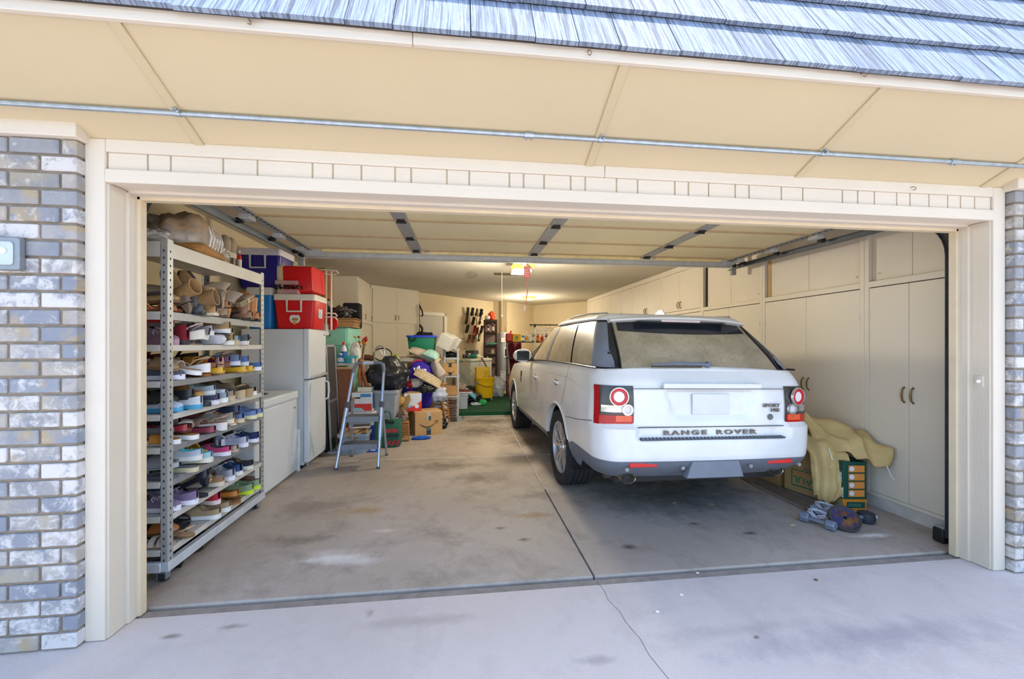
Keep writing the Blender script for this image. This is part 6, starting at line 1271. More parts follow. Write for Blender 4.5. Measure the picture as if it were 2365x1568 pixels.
# pine stool, paper stack, foil stack
sto = thing('wooden_stool', 'small pine stool with splayed legs standing on the papers', 'stool', (-1.14, 4.62, .004)); M_PINE = wood('#c08a48', '#9a6228', (14, 14, 3))
for a_, b_ in (((-1.179, 4.55, .66), (-1.06, 4.80, .0)), ((-1.08, 4.75, .70), (-1.02, 5.0, .0)), ((-1.36, 4.55, .64), (-1.42, 4.72, .0)), ((-1.30, 4.75, .66), (-1.36, 5.0, .0))):
    a_ = Vector(a_)-Vector((-1.14, 4.62, .004)); b_ = Vector(b_)-Vector((-1.14, 4.62, 0)); MB().tube([a_, (a_+b_)/2, b_], [.016, .022, .018], 8).build('leg', M_PINE, sto)
for z in (.14, .27, .40, .47): k = 1-z/.66; MB().tube([(-.22-.06*k, -.07+.17*k, z), (-.039+.119*k, -.07+.25*k, z+.03)], .011, 6).build('stretcher', M_PINE, sto); MB().tube([(-.039+.119*k, -.07+.25*k, z), (.06+.06*k, .13+.25*k, z+.02)], .010, 6).build('stretcher', M_PINE, sto)
MB().tube([(-.23, -.09, .635), (.03, -.04, .672)], .017, 8).build('top_rail', M_PINE, sto); MB().tube([(-.10, .10, .69), (.09, .14, .71)], .017, 8).build('top_rail', M_PINE, sto)
sheets('messy stack of magazines under the pine stool', (-1.21, 4.86, .004), (.30, .26, .42), 16, [pl('#d6d0c4', .5), pl('#8a6a3a', .6), pl('#dcdce0', .4), pl('#2c2a28', .6), pl('#b08a5a', .6), pl('#c8ccd6', .4)], .1, .04, 'magazine_stack', 'magazines', 'magazine')
sheets('stack of crumpled silver foil packs at the carpet edge', (-.965, 5.12, .004), (.20, .22, .44), 10, [pl('#d8dce4', .22, .35, var=.1, scale=30), pl('#c2c6ce', .25, .4, var=.1, scale=30), pl('#cfc2a4', .4, .1)], 0, .02, 'foil_stack', 'foil packs', 'foil_pack', .006)
hk2 = thing('steel_bracket', 'small steel bracket on the floor beside the foil stack', 'bracket', (-.82, 5.22, .004)); MB().bb(-.06, .05, -.012, .012, .0, .03).build('bar', M_GALV, hk2); MB().cyl((.05, 0, .0), (.05, 0, .06), .022, n=12).build('collar', M_GALV, hk2)
# grey plastic rack
gr_ = thing('plastic_shelf', 'grey plastic shelf unit beside the back wall clutter', 'shelf unit', (-.98, 5.42, .004)); M_GP = pl('#b4b8c0', .45)
for z in (.42, .79, 1.12, 1.29): MB().bb(-.16, .14, -.15, .15, z-.02, z+.02).build('shelf', M_GP, gr_, bevel=.006)
for x in (-.13, .11):
    for y in (-.135, .135): MB().bb(x-.02, x+.02, y-.02, y+.02, 0, 1.29).build('post', M_GP, gr_, bevel=.006)
carton('shallow open brown box on top of the grey plastic shelf', (-.98, 5.40, 1.317), (.24, .22, .13), 0, M_CARD); t = carton('brown parcel with black tape on the grey plastic shelf', (-1.01, 5.36, .817), (.26, .20, .22), 0, M_CARD2, pl('#20303a', .4)); MB().tube([(-.05, -.102, .06), (.02, -.102, .03), (.08, -.102, .075)], .006, 6).build('smile_print', M_INK, t)
sack('appliance_cords', 'black coiled appliance cords on the upper grey shelf', 'cords', (-1.0, 5.36, 1.144), (.24, .18, .11), pl('#1c1c1e', .4, var=.4, scale=20), 0, .3, 6, 80); sack('silver_mixer', 'silver and white kitchen gadgets on the top grey shelf gap', 'gadgets', (-1.08, 5.32, 1.314), (.08, .08, .10), pl('#d0cfcc', .3), 0, .2, 5, 83)
carton('small brown box on the lowest grey shelf', (-.98, 5.36, .447), (.22, .20, .17), 0, M_CARD); sack('red_bag', 'red cloth bag behind the grey shelf post', 'bag', (-.90, 5.44, .812), (.06, .10, .12), fabric('#a81c24'), 0, .1, 3, 85)
# ------------------------------------------------------------ on the raised carpet
CZ0 = .087
t = tote('pale grey bin under a pair of shoes on the green carpet edge', (-.79, 6.04, CZ0), (.22, .24, .30), pl('#aeb6c6', .4), None, 0, taper=.95)
make_shoe('sneaker', '#7a3e2c', '#cfccd8', '#4a2a20', 'sneaker', 'brown leather sneaker lying on the pale grey bin', (-.73, 6.0, .40), (0, 0, -.1), .30); sack('clothes_bundle', 'white and tan clothes heaped behind the brown sneaker', 'bundle', (-.84, 6.40, CZ0), (.34, .3, .50), fabric('#c3b8b4', col2='#8a6a52', scale=12), 0, .2, 4, 90)
t = thing('book', 'turquoise book leaning on the clothes heap by the mop bucket', 'book', (-.62, 6.42, .33), 0, None, (.4, .7, .2)); MB().bb(-.14, .14, -.10, .10, 0, .022).build('cover', pl('#28a0b8', .5), t); MB().bb(-.138, .138, -.098, .095, .003, .019).build('pages', pl('#e0dccc', .8), t)
carton('red tin box between the grey shelf and the clothes heap', (-1.02, 6.02, CZ0), (.18, .16, .40), 0, pl('#8a1f28', .4)); sack('black_bag', 'black broken appliance casing on the carpet before the mop bucket', 'casing', (-.52, 6.62, CZ0), (.30, .22, .26), pl('#1a1a1c', .35, var=.3), .3, .2, 4, 93)
t = tote('small white tray on the green carpet', (-.50, 6.42, CZ0), (.20, .12, .045), pl('#cfd4de', .4), None, .1, 'tray', open_=True, cat='tray'); sack('green_bag', 'bright green crumpled plastic bag on the dark green carpet', 'bag', (-.36, 6.42, CZ0), (.17, .14, .12), pl('#1fae54', .4, var=.2), 0, .2, 4, 95)
mb_ = thing('mop_bucket', 'yellow mop bucket with wringer on the green carpet', 'mop bucket', (-.28, 7.15, CZ0), .1); M_YEL = pl('#e3b80e', .38, var=.05)
MB().loft([[(x*k, y*k, z) for x, y in rr(.46, .36, .14, 6)] for k, z in ((.80, .07), (.82, .08), (.92, .38), (1.0, .50), (1.03, .51), (1.03, .53), (.97, .53), (.9, .40), (.78, .10))]).build('bucket', M_YEL, mb_, smooth=40)
w_ = MB().loft([[(x*k-.05, y*k-.0, z) for x, y in rr(.34, .24, .03, 4)] for k, z in ((.82, .42), (.98, .74), (.98, .77), (.90, .77), (.76, .45))]).build('wringer', pl('#e6bd2a', .4, var=.05), mb_, smooth=40)
for i in range(5):
    for j in range(4): MB().box((-.02+i*.026, -.118-.004*j*0+.006*(3-j)*-.0, .56+j*.04), (.014, .008, .012)).build('wringer_hole', pl('#9a7408', .7), w_)
MB().tube([(-.23, -.0, .50), (-.16, -.17, .40), (0, -.20, .34), (.16, -.19, .34), (.235, -.0, .36)], .006, 6).build('bail', pl('#6d5a1c', .4, .5), mb_)
for x in (-.15, .15):
    for y in (-.11, .11): c_ = MB().bb(x-.014, x+.014, y-.014, y+.014, .035, .075).build('caster', M_GALV, mb_); MB().cyl((x-.012, y, .024), (x+.012, y, .024), .024, n=12).build('caster_wheel', pl('#8a8f98', .5), c_)
mp = thing('mop', 'mop with long pale wooden handle leaning from the yellow bucket', 'mop', (-.42, 7.05, .58)); MB().tube([(0, 0, 0), (-.62, .55, .75)], .012, 8).build('mop_handle', wood('#d2b074', '#b08a4c', (10, 10, 10)), mp); lump((.12, .12, .16), .2, 5, 3).build('mop_head', fabric('#b8ae98', scale=30), mp, loc=(.01, -.01, -.12))
# white chest set square with the house wall, shelves and heater in the far corner
wf = thing('chest_freezer', 'white chest freezer along the back wall behind the mop bucket', 'freezer', (-.50, 8.22, CZ0), R45)
MB().bb(-.40, .40, -.27, .27, .10, .86).build('cabinet', pl('#c9ccbe', .4, var=.04), wf, bevel=.012); MB().bb(-.41, .41, -.28, .28, .87, .94).build('lid', pl('#cfd1c4', .4, var=.04), wf, bevel=.015); MB().bb(-.38, .38, -.25, .25, 0, .10).build('plinth', M_BLK, wf); MB().bb(.28, .31, -.284, -.28, .85, .875).build('lock', M_GV3, wf)
sack('black_bag', 'black tangled cords under the mop handle before the white chest', 'cords', (-.60, 7.62, CZ0), (.42, .3, .30), pl('#16171a', .4, var=.3), 0, .25, 5, 100)
WT = CZ0+.945
t = thing('coffee_maker', 'black and silver coffee machine on the white chest freezer', 'coffee maker', (-.62, 8.15, WT)); MB().bb(-.09, .09, -.08, .08, 0, .03).bb(-.09, .09, .02, .08, .03, .20).build('machine_body', M_BLK, t, bevel=.01); MB().lathe([(.05, .03), (.055, .10), (.035, .13)], (0, -.03, 0), 14).build('jug', pl('#a9a59a', .2, .5), t)
bottle('squat jar with silver lid on the white chest', (-.75, 8.05, WT), .13, .04, pl('#2c2b2c', .4), pl('#c8c6be', .3)); 
t = thing('dustpan', 'white dustpan with yellow edge on the white chest', 'dustpan', (-.36, 8.15, WT), .6, None, (.35, 0, .5)); MB().prism([(-.13, 0), (.13, 0), (.10, .20), (-.10, .20)], 'Z', 0, .03).build('pan', pl('#c8c6be', .5), t, bevel=.006); MB().bb(-.12, .02, -.012, .02, .0, .035).build('yellow_edge', pl('#e0c020', .5), t)
sack('cloth_bag', 'blue and teal cleaning cloths on the white chest', 'cloth', (-.50, 8.05, WT), (.16, .12, .12), fabric('#1f6a8c', col2='#3a9a7a', scale=20), 0, .2, 5, 103)
carton('dark speaker box at the back of the white chest', (-.48, 8.42, WT), (.18, .14, .20), R45, pl('#3a4248', .6), name='speaker_box')
t = thing('snow_brush', 'long brush with red grip leaning on the white chest front', 'brush', (-.14, 7.96, .50), 0); MB().tube([(-.17, .06, .56), (-.06, .02, .36)], .016, 8).build('grip', pl('#8a1c3c', .4), t); MB().tube([(-.06, .02, .36), (.0, .0, .25), (.04, -.02, .0)], .014, 8).build('shaft', pl('#33363e', .5), t)
tw = thing('wicker_tower', 'tall brown wicker shelf tower in the far corner', 'shelf tower', (-.035, 8.72, CZ0)); M_WIC = fabric('#4a3028', col2='#2c1c18', scale=60); M_WIB = fabric('#8a7672', col2='#6d5a56', scale=80)
for z in (.34, .78, 1.03, 1.27, 1.62, 1.90): MB().bb(-.17, .17, -.14, .14, z-.02, z+.012).build('shelf', M_WIC, tw, bevel=.004)
for x in (-.16, .16):
    for y in (-.13, .13): MB().bb(x-.016, x+.016, y-.016, y+.016, 0, 1.96).build('post', M_WIC, tw)
MB().bb(-.15, .15, .125, .135, .1, 1.9).build('back_panel', M_WIB, tw); MB().bb(-.18, .18, -.15, .15, 1.90, 1.97).build('crown', M_WIC, tw, bevel=.02)
sack('orange_bag', 'orange plastic bag on top of the wicker tower', 'bag', (.0, 8.70, CZ0+1.975), (.20, .2, .22), pl('#e0481c', .4, var=.15), 0, .2, 3, 110); sack('white_bag', 'white crumpled bag beside the orange bag on the tower', 'bag', (-.12, 8.64, CZ0+1.975), (.14, .14, .12), pl('#dcd8d0', .5, var=.2, scale=20), 0, .2, 4, 112)
for k, (x, z, h, c, cc, wds) in enumerate([(-.06, 1.635, .20, '#6d1f34', '#e8e0dc', 'short maroon bottle on the upper wicker shelf'), (.06, 1.635, .26, '#5a2430', '#f0ecea', 'tall white-capped bottle on the upper wicker shelf'), (.05, 1.60-.55, .14, '#d8ccb0', '#b8a884', 'cream goblet on the middle wicker shelf'), (-.08, .795, .22, '#e4e4ea', '#3a5aa0', 'white bottle with blue base on the lower wicker shelf')]): bottle(wds, (-.035+x, 8.66, CZ0+z+.0), h, .034, pl(c, .3), pl(cc, .4), pl('#e2dedc', .4) if k != 2 else None)
tote('shallow teal bowl on the middle wicker shelf', (-.02, 8.66, CZ0+1.285), (.26, .18, .05), pl('#2f9a7c', .5), None, 0, 'bowl', .6, cat='bowl')
wh = thing('water_heater', 'tall grey water heater between the wicker tower and the maroon cloth', 'water heater', (.36, 9.12, CZ0)); MB().lathe([(.0, 0), (.17, 0), (.17, 1.60), (.16, 1.63), (0, 1.65)], (0,0,0), 28).build('tank', pl('#9a9ea4', .4, .1, var=.04), wh, smooth=40); MB().bb(-.02, .10, -.176, -.15, .92, 1.22).build('control_panel', pl('#cfd2d4', .4), wh, bevel=.004); MB().bb(.03, .08, -.180, -.17, .98, 1.17).build('display', pl('#2a1c24', .3), wh); MB().bb(-.10, .06, -.177, -.16, .28, .56).build('notice', pl('#d0d2d6', .6, var=.2, scale=60), wh); MB().bb(-.08, .05, -.178, -.16, 1.36, 1.48).build('notice', pl('#d8d6d4', .6, var=.15, scale=60), wh); MB().bb(-.08, -.02, -.180, -.16, .52, .535).build('red_print', pl('#b8202a', .6), wh)
for x in (-.06, .06): MB().cyl((x, 0, 1.62), (x, 0, 1.80), .012, n=8).build('pipe', pl('#b87848', .35, .8), wh)
# maroon cloth
mc = thing('hanging_cloth', 'long maroon cloth hanging from the supply shelf', 'cloth', (.60, 8.32, CZ0)); MB().grid(lambda u, v: (-.17+.34*u+.02*math.sin(v*5), .03*math.sin(u*11)*(1-.4*v)-.02*v, .02+1.38*v), 26, 8).build('cloth_sheet', fabric('#6d0f24', col2='#4a0a18', scale=70), mc, smooth=80, solid=.006)
# black supply shelf with bottles, garment rack
su = thing('supply_shelf', 'black wire shelf of cleaning supplies beyond the car hood', 'shelf unit', (1.0, 8.02, CZ0)); 
for z in (.5, .95, 1.36): MB().bb(-.66, .70, -.16, .18, z-.015, z+.005).build('shelf', M_BLK, su)
for x in (-.65, .69):
    for y in (-.15, .17): MB().cyl((x, y, 0), (x, y, 1.40), .013, n=8).build('post', M_BLK, su)
SUZ = CZ0+1.366
t = thing('fuel_can', 'red plastic fuel can on the supply shelf end', 'fuel can', (.40, 8.02, SUZ)); MB().bb(-.09, .09, -.09, .09, 0, .22).build('can_body', pl('#c8281c', .4), t, bevel=.03, seg=3); MB().cyl((.03, 0, .21), (.05, 0, .28), .022, n=10).build('spout', pl('#d83a24', .4), t)
t = carton('bright yellow product box on the supply shelf', (.58, 7.95, SUZ), (.21, .13, .20), 0, pl('#e6b80c', .5), name='product_box'); MB().bb(-.04, .03, -.0665, -.065, .05, .15).build('print', pl('#8a9a4c', .6), t, smooth=0)
for k, (x, h, c, cc, lc, wds) in enumerate([(.75, .20, '#1f6ab8', '#e8e4da', '#e8ecf2', 'blue bottle next to the yellow box'), (.84, .25, '#d8d2c4', '#e6e2d8', '#e0a030', 'cream jug with orange label on the supply shelf'), (.93, .22, '#e8e0d4', '#c89a8c', '#f0e8e0', 'slim cream bottle with pink cap'), (1.02, .24, '#4f8a3c', '#2a5a90', '#e4e6dc', 'green bottle with blue cap on the supply shelf'), (1.13, .22, '#b83a2a', '#3a3a3e', '#d88a3a', 'red spray bottle behind the white post'), (1.24, .20, '#c8642c', '#e6e2da', '#a83228', 'orange bottle near the hangers'), (1.35, .23, '#5a3a6a', '#20222a', '#c8b6c4', 'purple bottle behind the hangers'), (1.46, .2, '#3a4a6a', '#b8bac0', '#9aa6b8', 'navy bottle at the right of the supply shelf')]):
    bottle(wds, (x, 7.96, SUZ), h, .042, pl(c, .4), pl(cc, .4), pl(lc, .5))
for k, x in enumerate((.72, .9, 1.1, 1.35)): sack('cleaning_rags', ['dark cloth roll on the second supply shelf, leftmost', 'pale cloth roll on the second supply shelf', 'black bag on the second supply shelf', 'brown cloth on the second supply shelf, rightmost'][k], 'cloth', (x, 7.98, CZ0+.957), (.17, .2, .2), fabric(['#2a2a30', '#a8a4a0', '#17181c', '#6a4a38'][k]), 0, .2, 4, 120+k)
ga = thing('garment_rack', 'garment rack with white post and black top rail behind the car', 'garment rack', (.98, 7.55, CZ0)); MB().cyl((0, 0, .05), (0, 0, 1.74), .017, n=10).build('post', pl('#e8e8e8', .4), ga); MB().cyl((.95, 0, .05), (.95, 0, 1.74), .017, n=10).build('post', pl('#e8e8e8', .4), ga); MB().cyl((-.10, 0, 1.78), (1.05, 0, 1.78), .014, n=10).build('top_rail', M_BLK, ga); MB().ball((-.10, 0, 1.78), .026, 10, 8).build('rail_end', M_BLK, ga)
for x in (0, .95): MB().bb(x-.02, x+.02, -.22, .22, 0, .05).build('foot', M_BLK, ga); MB().cyl((x, 0, 1.72), (x, 0, 1.80), .024, n=10).build('joint', M_BLK, ga)
for k in range(4):
    h_ = thing('clothes_hanger', 'white plastic hanger on the garment rack, number %s from the white post' % ['one', 'two', 'three', 'four'][k], 'hanger', (1.05+.10*k, 7.55, CZ0+1.78), .4-.12*k); h_['label'] = ['white plastic hanger nearest the white post', 'white plastic hanger second from the white post', 'white plastic hanger third from the white post', 'white plastic hanger closest to the car roof'][k]; h_['group'] = 'white hangers on the garment rack'
    MB().tube([(-.02, 0, .01), (0, 0, .02), (.018, 0, .0), (.0, 0, -.03), (0, 0, -.06)], .004, 6).build('hook', M_GV3, h_); MB().tube([(0, 0, -.06), (-.21, 0, -.19), (-.215, 0, -.215), (-.19, 0, -.225), (.19, 0, -.225), (.215, 0, -.215), (.21, 0, -.19)], .011, 6, True).build('hanger_frame', pl('#e6e4e2', .4), h_)
sack('plastic_bag', 'white plastic bag full of recycling between bucket and car', 'bag', (.07, 7.75, CZ0), (.36, .34, .52), pl('#b4bac6', .22, var=.25, scale=14), 0, .16, 3.5, 130); sack('plastic_bag', 'small orange-topped bottles bundle in front of the maroon cloth', 'bundle', (.42, 7.8, CZ0), (.18, .18, .62), pl('#a84a5c', .4, var=.4, scale=20), 0, .2, 5, 133)
tag(MB().lathe([(.0, .10), (.02, .09), (.05, 0), (0, 0)], (.33, 8.5, .088), 12).build('yellow_funnel', pl('#e4b41c', .4)), 'small yellow funnel standing between heater and maroon cloth', 'funnel')
# wall shoe hanger on the house wall
def wl2(u, n_, z): return wl(u, n_, z)
wsr = thing('wall_shoe_rack', 'wire shoe rack hanging on the back house wall', 'wall rack', wl(4.10, .02, 1.95), R45)
for z in (-.44, -.21, .03, .27): MB().tube([(-.30, -.02, z), (-.28, -.05, z), (.28, -.05, z), (.30, -.02, z)], .006, 6).build('wire_bar', pl('#cfc4ac', .4, .3), wsr)
for x in (-.30, .30): MB().tube([(x, 0, -.50), (x, 0, .40)], .005, 6).build('wire_upright', pl('#cfc4ac', .4, .3), wsr)
col = ['#17181a', '#1d1d20', '#202024', '#1a1a1c', '#24221f', '#1b1b1e', '#17181b', '#c02434', '#c02838', '#1a1b1e', '#a8623c', '#a8623c', '#202124', '#26262a']
rowsx = [(-.17, .33), (-.05, .34), (.08, .33), (.20, .33), (-.20, .10), (-.02, .09), (.18, .10), (.0, -.14), (.08, -.20), (-.19, -.14), (-.14, -.40), (-.02, -.40), (.16, -.36), (.22, -.14)]
nm = ['black shoe, first in the top row', 'black shoe, second in the top row', 'black shoe, third in the top row', 'black shoe, last in the top row', 'black sandal, first in the second row', 'black sandal in the middle of the second row', 'black sandal, last in the second row', 'red shoe, upper of two', 'red shoe, lower of two', 'black shoe left of the red pair', 'tan shoe, left of two at the bottom', 'tan shoe, right of two at the bottom', 'black shoe with pale lining at the bottom right', 'black shoe right of the red pair']
for k, (x, z) in enumerate(rowsx):
    x *= 1.4
    P = wl(4.10+x, .09, 1.95+z); m = Matrix.Rotation(R45, 3, 'Z') @ Matrix.Rotation(PI/2+.25, 3, 'X') @ Matrix.Rotation(-PI/2+.2*(hsh(k, 5)-.5), 3, 'Z')
    make_shoe(['flat', 'loafer', 'sandal', 'sneaker'][k % 4] if col[k] != '#a8623c' else 'loafer', col[k], '#2a2624' if k not in (7, 8) else '#e0c8c8', '#3a3638' if k != 12 else '#c8c4c4', 'hanging_shoe', nm[k] + ' of the wall shoe rack', P, m.to_euler(), .24, 'shoes on the wall rack', lace='#3a3a3c')
for k, (x, z, wds) in enumerate(((3.72, 1.55, 'upper wire hook on the back wall'), (3.80, 1.28, 'lower wire hook on the back wall'))): 
    P = wl(x, .0, z); tag(MB().tube([P, wl(x, .08, z-.01), wl(x+.04, .10, z+.01)], .007, 6).build('wall_hook', M_RUST), wds, 'hook')
t = thing('shovel', 'long-handled shovel with black blade leaning in the corner', 'shovel', wl(4.70, .10, .09), R45); MB().tube([(0, 0, .30), (0, .06, 1.62)], .016, 8).build('handle', pl('#2a2a2c', .5), t); MB().tube([(0, .03, .85), (0, .045, 1.15)], .018, 8).build('grip', pl('#d08a5a', .5), t); MB().prism([(-.09, 0), (.09, 0), (.10, .3), (-.10, .3)], 'Y', -.01, .01).build('blade', M_BLK, t)
t = thing('wall_tool', 'black tools hanging beside the back door at the cupboard edge', 'tools', (-1.785, 7.42, 1.55), R45)
MB().tube([(0, 0, .75), (.05, -.03, .62), (.07, -.03, .52), (.03, -.02, .50)], .02, 6).build('tool_head', M_BLK, t); MB().tube([(.0, 0, .30), (.05, -.03, .22), (.05, -.03, .10), (.0, 0, .05)], .03, 6).build('tool_grip', M_BLK, t); MB().tube([(0, 0, .8), (0, 0, 0)], .008, 6).build('tool_shaft', M_BLK, t)
# ceiling smudge near the vent
tag(MB().add([(-.62+.10*math.cos(a)*(1+.3*hsh(i, 3)), 5.1+.34*math.sin(a)*(1+.3*hsh(i, 4)), CZ-.0015) for i, a in enumerate([2*PI*k/20 for k in range(20)])], [tuple(range(20))]).build('ceiling_stain', pl('#b8af9f', .95, var=.14, scale=9), smooth=0), 'grey smudge stain on the ceiling left of the vent', 'stain')
# ------------------------------------------------------------ right-hand pile by the cupboards
A_ = Vector((2.38, .84)); e1 = Vector((-.266, .964)); e2 = Vector((.964, .266))
cpos = A_ + e1*.20 + e2*.13; rzc = math.atan2(e2.y, e2.x)
uc = carton('large moving carton with green print standing by the cupboards', (cpos.x, cpos.y, .010), (.26, .40, .50), rzc, pl('#a98a5c', .85, var=.08)); M_GRN = pl('#1f6a4a', .7, var=.1)
FX = -.1315
text('U-HAUL', .085, M_GRN, uc, (FX, -.05, .125), (PI/2, PI, -PI/2), .0006, sx=1.1); text('BOX', .04, M_GRN, uc, (FX, -.02, .235), (PI/2, PI, -PI/2), .0006)
for y0, y1, z0, z1 in ((-.20, .13, .06, .07), (-.20, .13, .205, .213), (.123, .13, .06, .21)): MB().bb(FX-.0006, FX+.002, y0, y1, z0, z1).build('print_line', M_GRN, uc, smooth=0)
MB().bb(FX-.0006, FX+.002, -.20, .12, .18, .195).build('orange_line', pl('#c07a4a', .7), uc, smooth=0); MB().bb(FX-.0008, FX+.002, .0, .12, .36, .45).build('print_block', pl('#2a5a3c', .7, var=.4, scale=30), uc, smooth=0); MB().bb(FX-.0006, FX+.002, .06, .12, .28, .34).build('print_block', pl('#7a8a5a', .7, var=.2, scale=30), uc, smooth=0)
carton('brown carton standing beyond the moving carton', (2.42, 1.46, .004), (.34, .32, .50), .1, pl('#9c7a50', .85, var=.1))
fc_ = thing('cardboard_sheet', 'flattened brown cardboard lying on the floor beside the car', 'cardboard', (2.12, 1.10, .004)); MB().add([(-.08, -.38, .0), (.14, -.33, .0), (.10, .45, .012), (-.06, .47, .006), (-.08, -.38, .006), (.14, -.33, .006), (.10, .45, .018), (-.06, .47, .012)], [(3,2,1,0),(4,5,6,7),(0,1,5,4),(1,2,6,5),(2,3,7,6),(3,0,4,7)]).build('sheet', pl('#7d6a58', .9, var=.15), fc_)
MB().box((-.078, -.04, .014), (.006, .62, .022)).build('raised_edge', pl('#8a7868', .9), fc_); MB().bb(.02, .03, -.3, .1, .0065, .0075).build('print_line', M_GRN, fc_, smooth=0)
g0 = thing('product_box', 'flat orange box with dark green label under the green box', 'box', (2.475, .785, .004), -.13); MB().bb(-.10, .095, -.095, .10, 0, .092).build('box_body', pl('#d88a2c', .6), g0, bevel=.003); MB().bb(-.07, .08, -.0965, -.095, .02, .07).build('label_panel', pl('#0f4a3c', .6), g0, smooth=0); MB().bb(-.1015, -.10, -.08, .08, .02, .075).build('side_label', pl('#9aa07c', .6, var=.4, scale=40), g0, smooth=0)
for z in (.032, .042, .052): MB().bb(-.06, .05, -.0975, -.096, z, z+.004).build('print_line', pl('#5a9a84', .6), g0, smooth=0)
g1 = thing('product_box', 'tall dark green box with four orange panels under the tarp', 'box', (2.475, .785, .098), -.13); MB().bb(-.10, .095, -.095, .10, 0, .31).build('box_body', pl('#0d4a3a', .5, var=.05), g1, bevel=.003)
for k in range(4):
    z = .02+k*.068; p_ = MB().bb(-.055, .075, -.0968, -.095, z, z+.055).build('orange_panel', pl('#e09040', .5), g1, smooth=0); MB().cyl((-.03, -.0985, z+.028), (-.03, -.095, z+.028), .020, n=18).build('round_icon', pl('#dfe4ee', .5), p_)
MB().prism([(-.095, .01), (.03, .01), (-.095, .10)], 'X', -.1015, -.099).build('white_print', pl('#d8dce4', .5, var=.3, scale=50), g1); MB().bb(-.1013, -.10, -.08, .08, .13, .22).build('side_print', pl('#b8bcc4', .5, var=.6, scale=50), g1, smooth=0)
# tarp: draped rows from the back over the carton to hanging front edges
tp_ = thing('tarp', 'tan canvas tarp draped over the cartons by the cupboards', 'tarp', (2.4, 1.0, .5)); M_TARP = fabric('#cdb27a', col2='#bda168', scale=16, bump=.3)
def rowp(pts, n=28):
    P = [Vector(p) for p in pts]; out = []
    for i in range(n):
        t_ = i/(n-1)*(len(P)-1); k = min(int(t_), len(P)-2); f = t_-k
        a0, a1, a2, a3 = P[max(k-1, 0)], P[k], P[k+1], P[min(k+2, len(P)-1)]
        out.append(.5*((2*a1) + (a2-a0)*f + (2*a0-5*a1+4*a2-a3)*f*f + (3*a1-a0-3*a2+a3)*f**3))
    return out
def sheet_rows(rws, fold=.012, seed=0, sub=5):
    R = [rowp(r) for r in rws]; cols = [rowp([R[j][i] for j in range(len(R))], len(R)*sub) for i in range(len(R[0]))]; b = MB(); n, m = len(cols), len(cols[0])
    def pt(i, j):
        p = cols[i][j]; q = fold*(1.6*nz(p, 6, seed)+.6*nz(p, 16, seed)-.9*abs(nz(p, 10, seed+5))) + fold*.9*math.sin(i*.8+nz(p, 5, seed)*4)*(j/m); return (p.x - 2.4, p.y - 1.0 - q*.6, p.z - .5 + q)
    return b.add([pt(i, j) for j in range(m) for i in range(n)], [(j*n+i, j*n+i+1, (j+1)*n+i+1, (j+1)*n+i) for j in range(m-1) for i in range(n-1)])
sheet_rows([[(2.12, 1.62, .62), (2.30, 1.66, .62), (2.50, 1.62, .58), (2.66, 1.55, .52)],
            [(2.10, 1.40, .72), (2.30, 1.42, .70), (2.50, 1.40, .64), (2.675, 1.32, .56)],
            [(2.14, 1.16, .76), (2.30, 1.10, .76), (2.48, 1.08, .71), (2.68, .98, .63)],
            [(2.26, 1.02, .72), (2.36, .95, .70), (2.50, .90, .68), (2.685, .78, .61)],
            [(2.30, .94, .56), (2.38, .83, .58), (2.50, .74, .60), (2.68, .62, .55)],
            [(2.31, .90, .51), (2.39, .78, .52), (2.50, .66, .50), (2.66, .55, .50)],
            [(2.33, .88, .49), (2.41, .74, .46), (2.52, .64, .42), (2.65, .56, .38)]], .026, 3).build('canvas_main', M_TARP, tp_, smooth=80, solid=.004)
sheet_rows([[(2.17, 1.30, .60), (2.27, 1.22, .62), (2.36, 1.16, .62)],
            [(2.20, 1.08, .555), (2.30, .98, .57), (2.40, .90, .56)],
            [(2.225, .93, .48), (2.31, .82, .50), (2.44, .74, .47)],
            [(2.235, .88, .38), (2.30, .77, .36), (2.43, .71, .34)],
            [(2.23, .86, .22), (2.29, .74, .20), (2.39, .705, .22)],
            [(2.235, .85, .08), (2.28, .76, .055), (2.345, .72, .10)]], .020, 9).build('canvas_flap', M_TARP, tp_, smooth=80, solid=.004)
sheet_rows([[(2.02, 1.50, .66), (2.14, 1.45, .70), (2.3, 1.42, .70)], [(2.05, 1.2, .62), (2.15, 1.15, .66), (2.3, 1.12, .64)], [(2.09, 1.02, .55), (2.18, 1.0, .58), (2.3, .98, .56)]], .02, 15).build('canvas_fold', M_TARP, tp_, smooth=80, solid=.004)
for p in ([(2.325, .80, .50), (2.318, .77, .44), (2.33, .765, .40), (2.322, .76, .36), (2.30, .76, .35)], [(2.60, .555, .41), (2.615, .55, .37), (2.63, .545, .33), (2.65, .54, .30)]):
    MB().tube([(x-2.4, y-1.0, z-.5) for x, y, z in p], .004, 6).build('tie_cord', pl('#e8e6e0', .8), tp_)
MB().lathe([(.006, 0), (.012, .003), (.014, 0)], (2.63-2.4, .575-1.0, .49-.5), 14, 'Y', False).build('grommet', M_GALV, tp_)
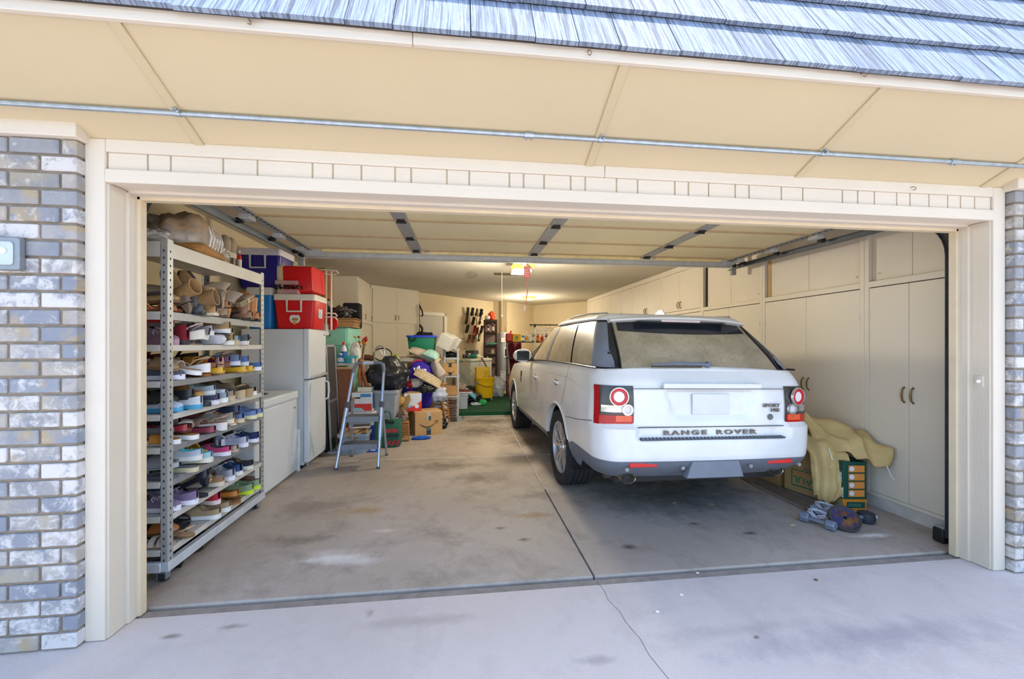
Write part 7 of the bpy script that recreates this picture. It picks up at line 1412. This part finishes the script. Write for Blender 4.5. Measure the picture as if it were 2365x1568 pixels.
# weights
def dumbbell(label, p, rz):
    t = thing('dumbbell', label, 'dumbbell', p, rz); m = pl('#7d8798', .45, .4, var=.15, scale=20)
    for s in (-1, 1): MB().cyl((s*.055, 0, .036), (s*.115, 0, .036), .040, n=6).build('weight_head', m, t, bevel=.006)
    MB().cyl((-.055, 0, .036), (.055, 0, .036), .014, n=10).build('grip', m, t); return t
dumbbell('grey hexagonal dumbbell lying left of the weight plate', (1.905, .47, .004), -1.15); dumbbell('grey hexagonal dumbbell behind the weight plate', (2.13, .62, .004), -.6)
for k, (x, y, w_) in enumerate(((1.95, .535, 'left dumbbell'), (2.13, .66, 'rear dumbbell'))):
    t = thing('wire_tangle', 'tangle of pale wire beside the %s' % w_, 'wire', (x, y, .006)); MB().tube([(.07*math.cos(i*.9)*(1-.01*i), .05*math.sin(i*1.1), .05+.035*math.sin(i*.7)) for i in range(34)], .006, 5).build('wire', pl('#b9bcc8', .5), t)
wpl = thing('weight_plate', 'round rusty blue iron weight plate leaning on the dumbbells', 'weight plate', (2.07, .41, .075), 0, None, (.72, -.10, -.25)); wpl.scale = (.70, .70, .8)
def m_rust():
    n = N('rusty_blue_iron'); f = n.math('ADD', n.math('MULTIPLY', n.noise(14, 6, .7), .6), n.math('MULTIPLY', n.noise(5, 2, .5, n.mapping((1, 1, 1), None, (.3, 0, 0))), .4)); n.base(n.ramp(f, [(.42, '#27356a'), (.50, '#2c3560'), (.56, '#6d4526'), (.7, '#8f6038')])); n.set(rough=.7, metal=.3); n.bump(f, .3, .006); return n.m
MB().lathe([(.018, -.014), (.120, -.014), (.135, -.02), (.146, -.016), (.148, 0), (.146, .016), (.135, .02), (.120, .010), (.075, .008), (.066, .012), (.045, .014), (.018, .014)], (0,0,0), 40, 'Z', False).build('plate_disc', m_rust(), wpl, smooth=40); MB().lathe([(.120, .0105), (.135, .0205), (.147, .0165), (.149, 0), (.146, -.017)], (0,0,0), 40, 'Z', False).build('rubber_rim', pl('#3d3a38', .8), wpl, smooth=50); MB().lathe([(.020, -.014), (.018, -.013), (.018, .013), (.020, .0145)], (0,0,0), 20, 'Z', False).build('bore', M_BLK, wpl)
t = thing('kettlebell', 'dark dumbbell half hidden right of the weight plate', 'dumbbell', (2.33, .48, .004), .3); MB().lathe([(.03, 0), (.055, .01), (.062, .04), (.055, .075), (.03, .085)], (0,0,0), 18).build('weight_head', pl('#2c333c', .6), t, smooth=50); MB().cyl((-.05, .0, .05), (-.14, .03, .05), .014, n=10).build('grip', pl('#8d95a6', .4, .5), t); MB().ball((.03, -.05, .05), .016, 8, 6, (1.4, .4, 1)).build('white_mark', pl('#c8ccd6', .6), t)
for k, (x, y, wds) in enumerate([(1.86, .62, 'large yellow dry leaf before the flattened cardboard'), (1.72, .50, 'small dry leaf on the floor left of the dumbbells'), (1.35, .95, 'dry leaf under the car bumper on the right'), (1.05, 1.02, 'dry leaf under the middle of the car bumper'), (1.55, 1.1, 'pale dry leaf near the exhaust')]):
    tag(MB().ball((x, y, .007), .024-.004*k*.5, 8, 4, (1.2, .7, .12)).build('dry_leaf', pl(['#c9a878', '#d0b88a', '#b8a070', '#c8b48c', '#a8946a'][k], .8)), wds, 'leaf')
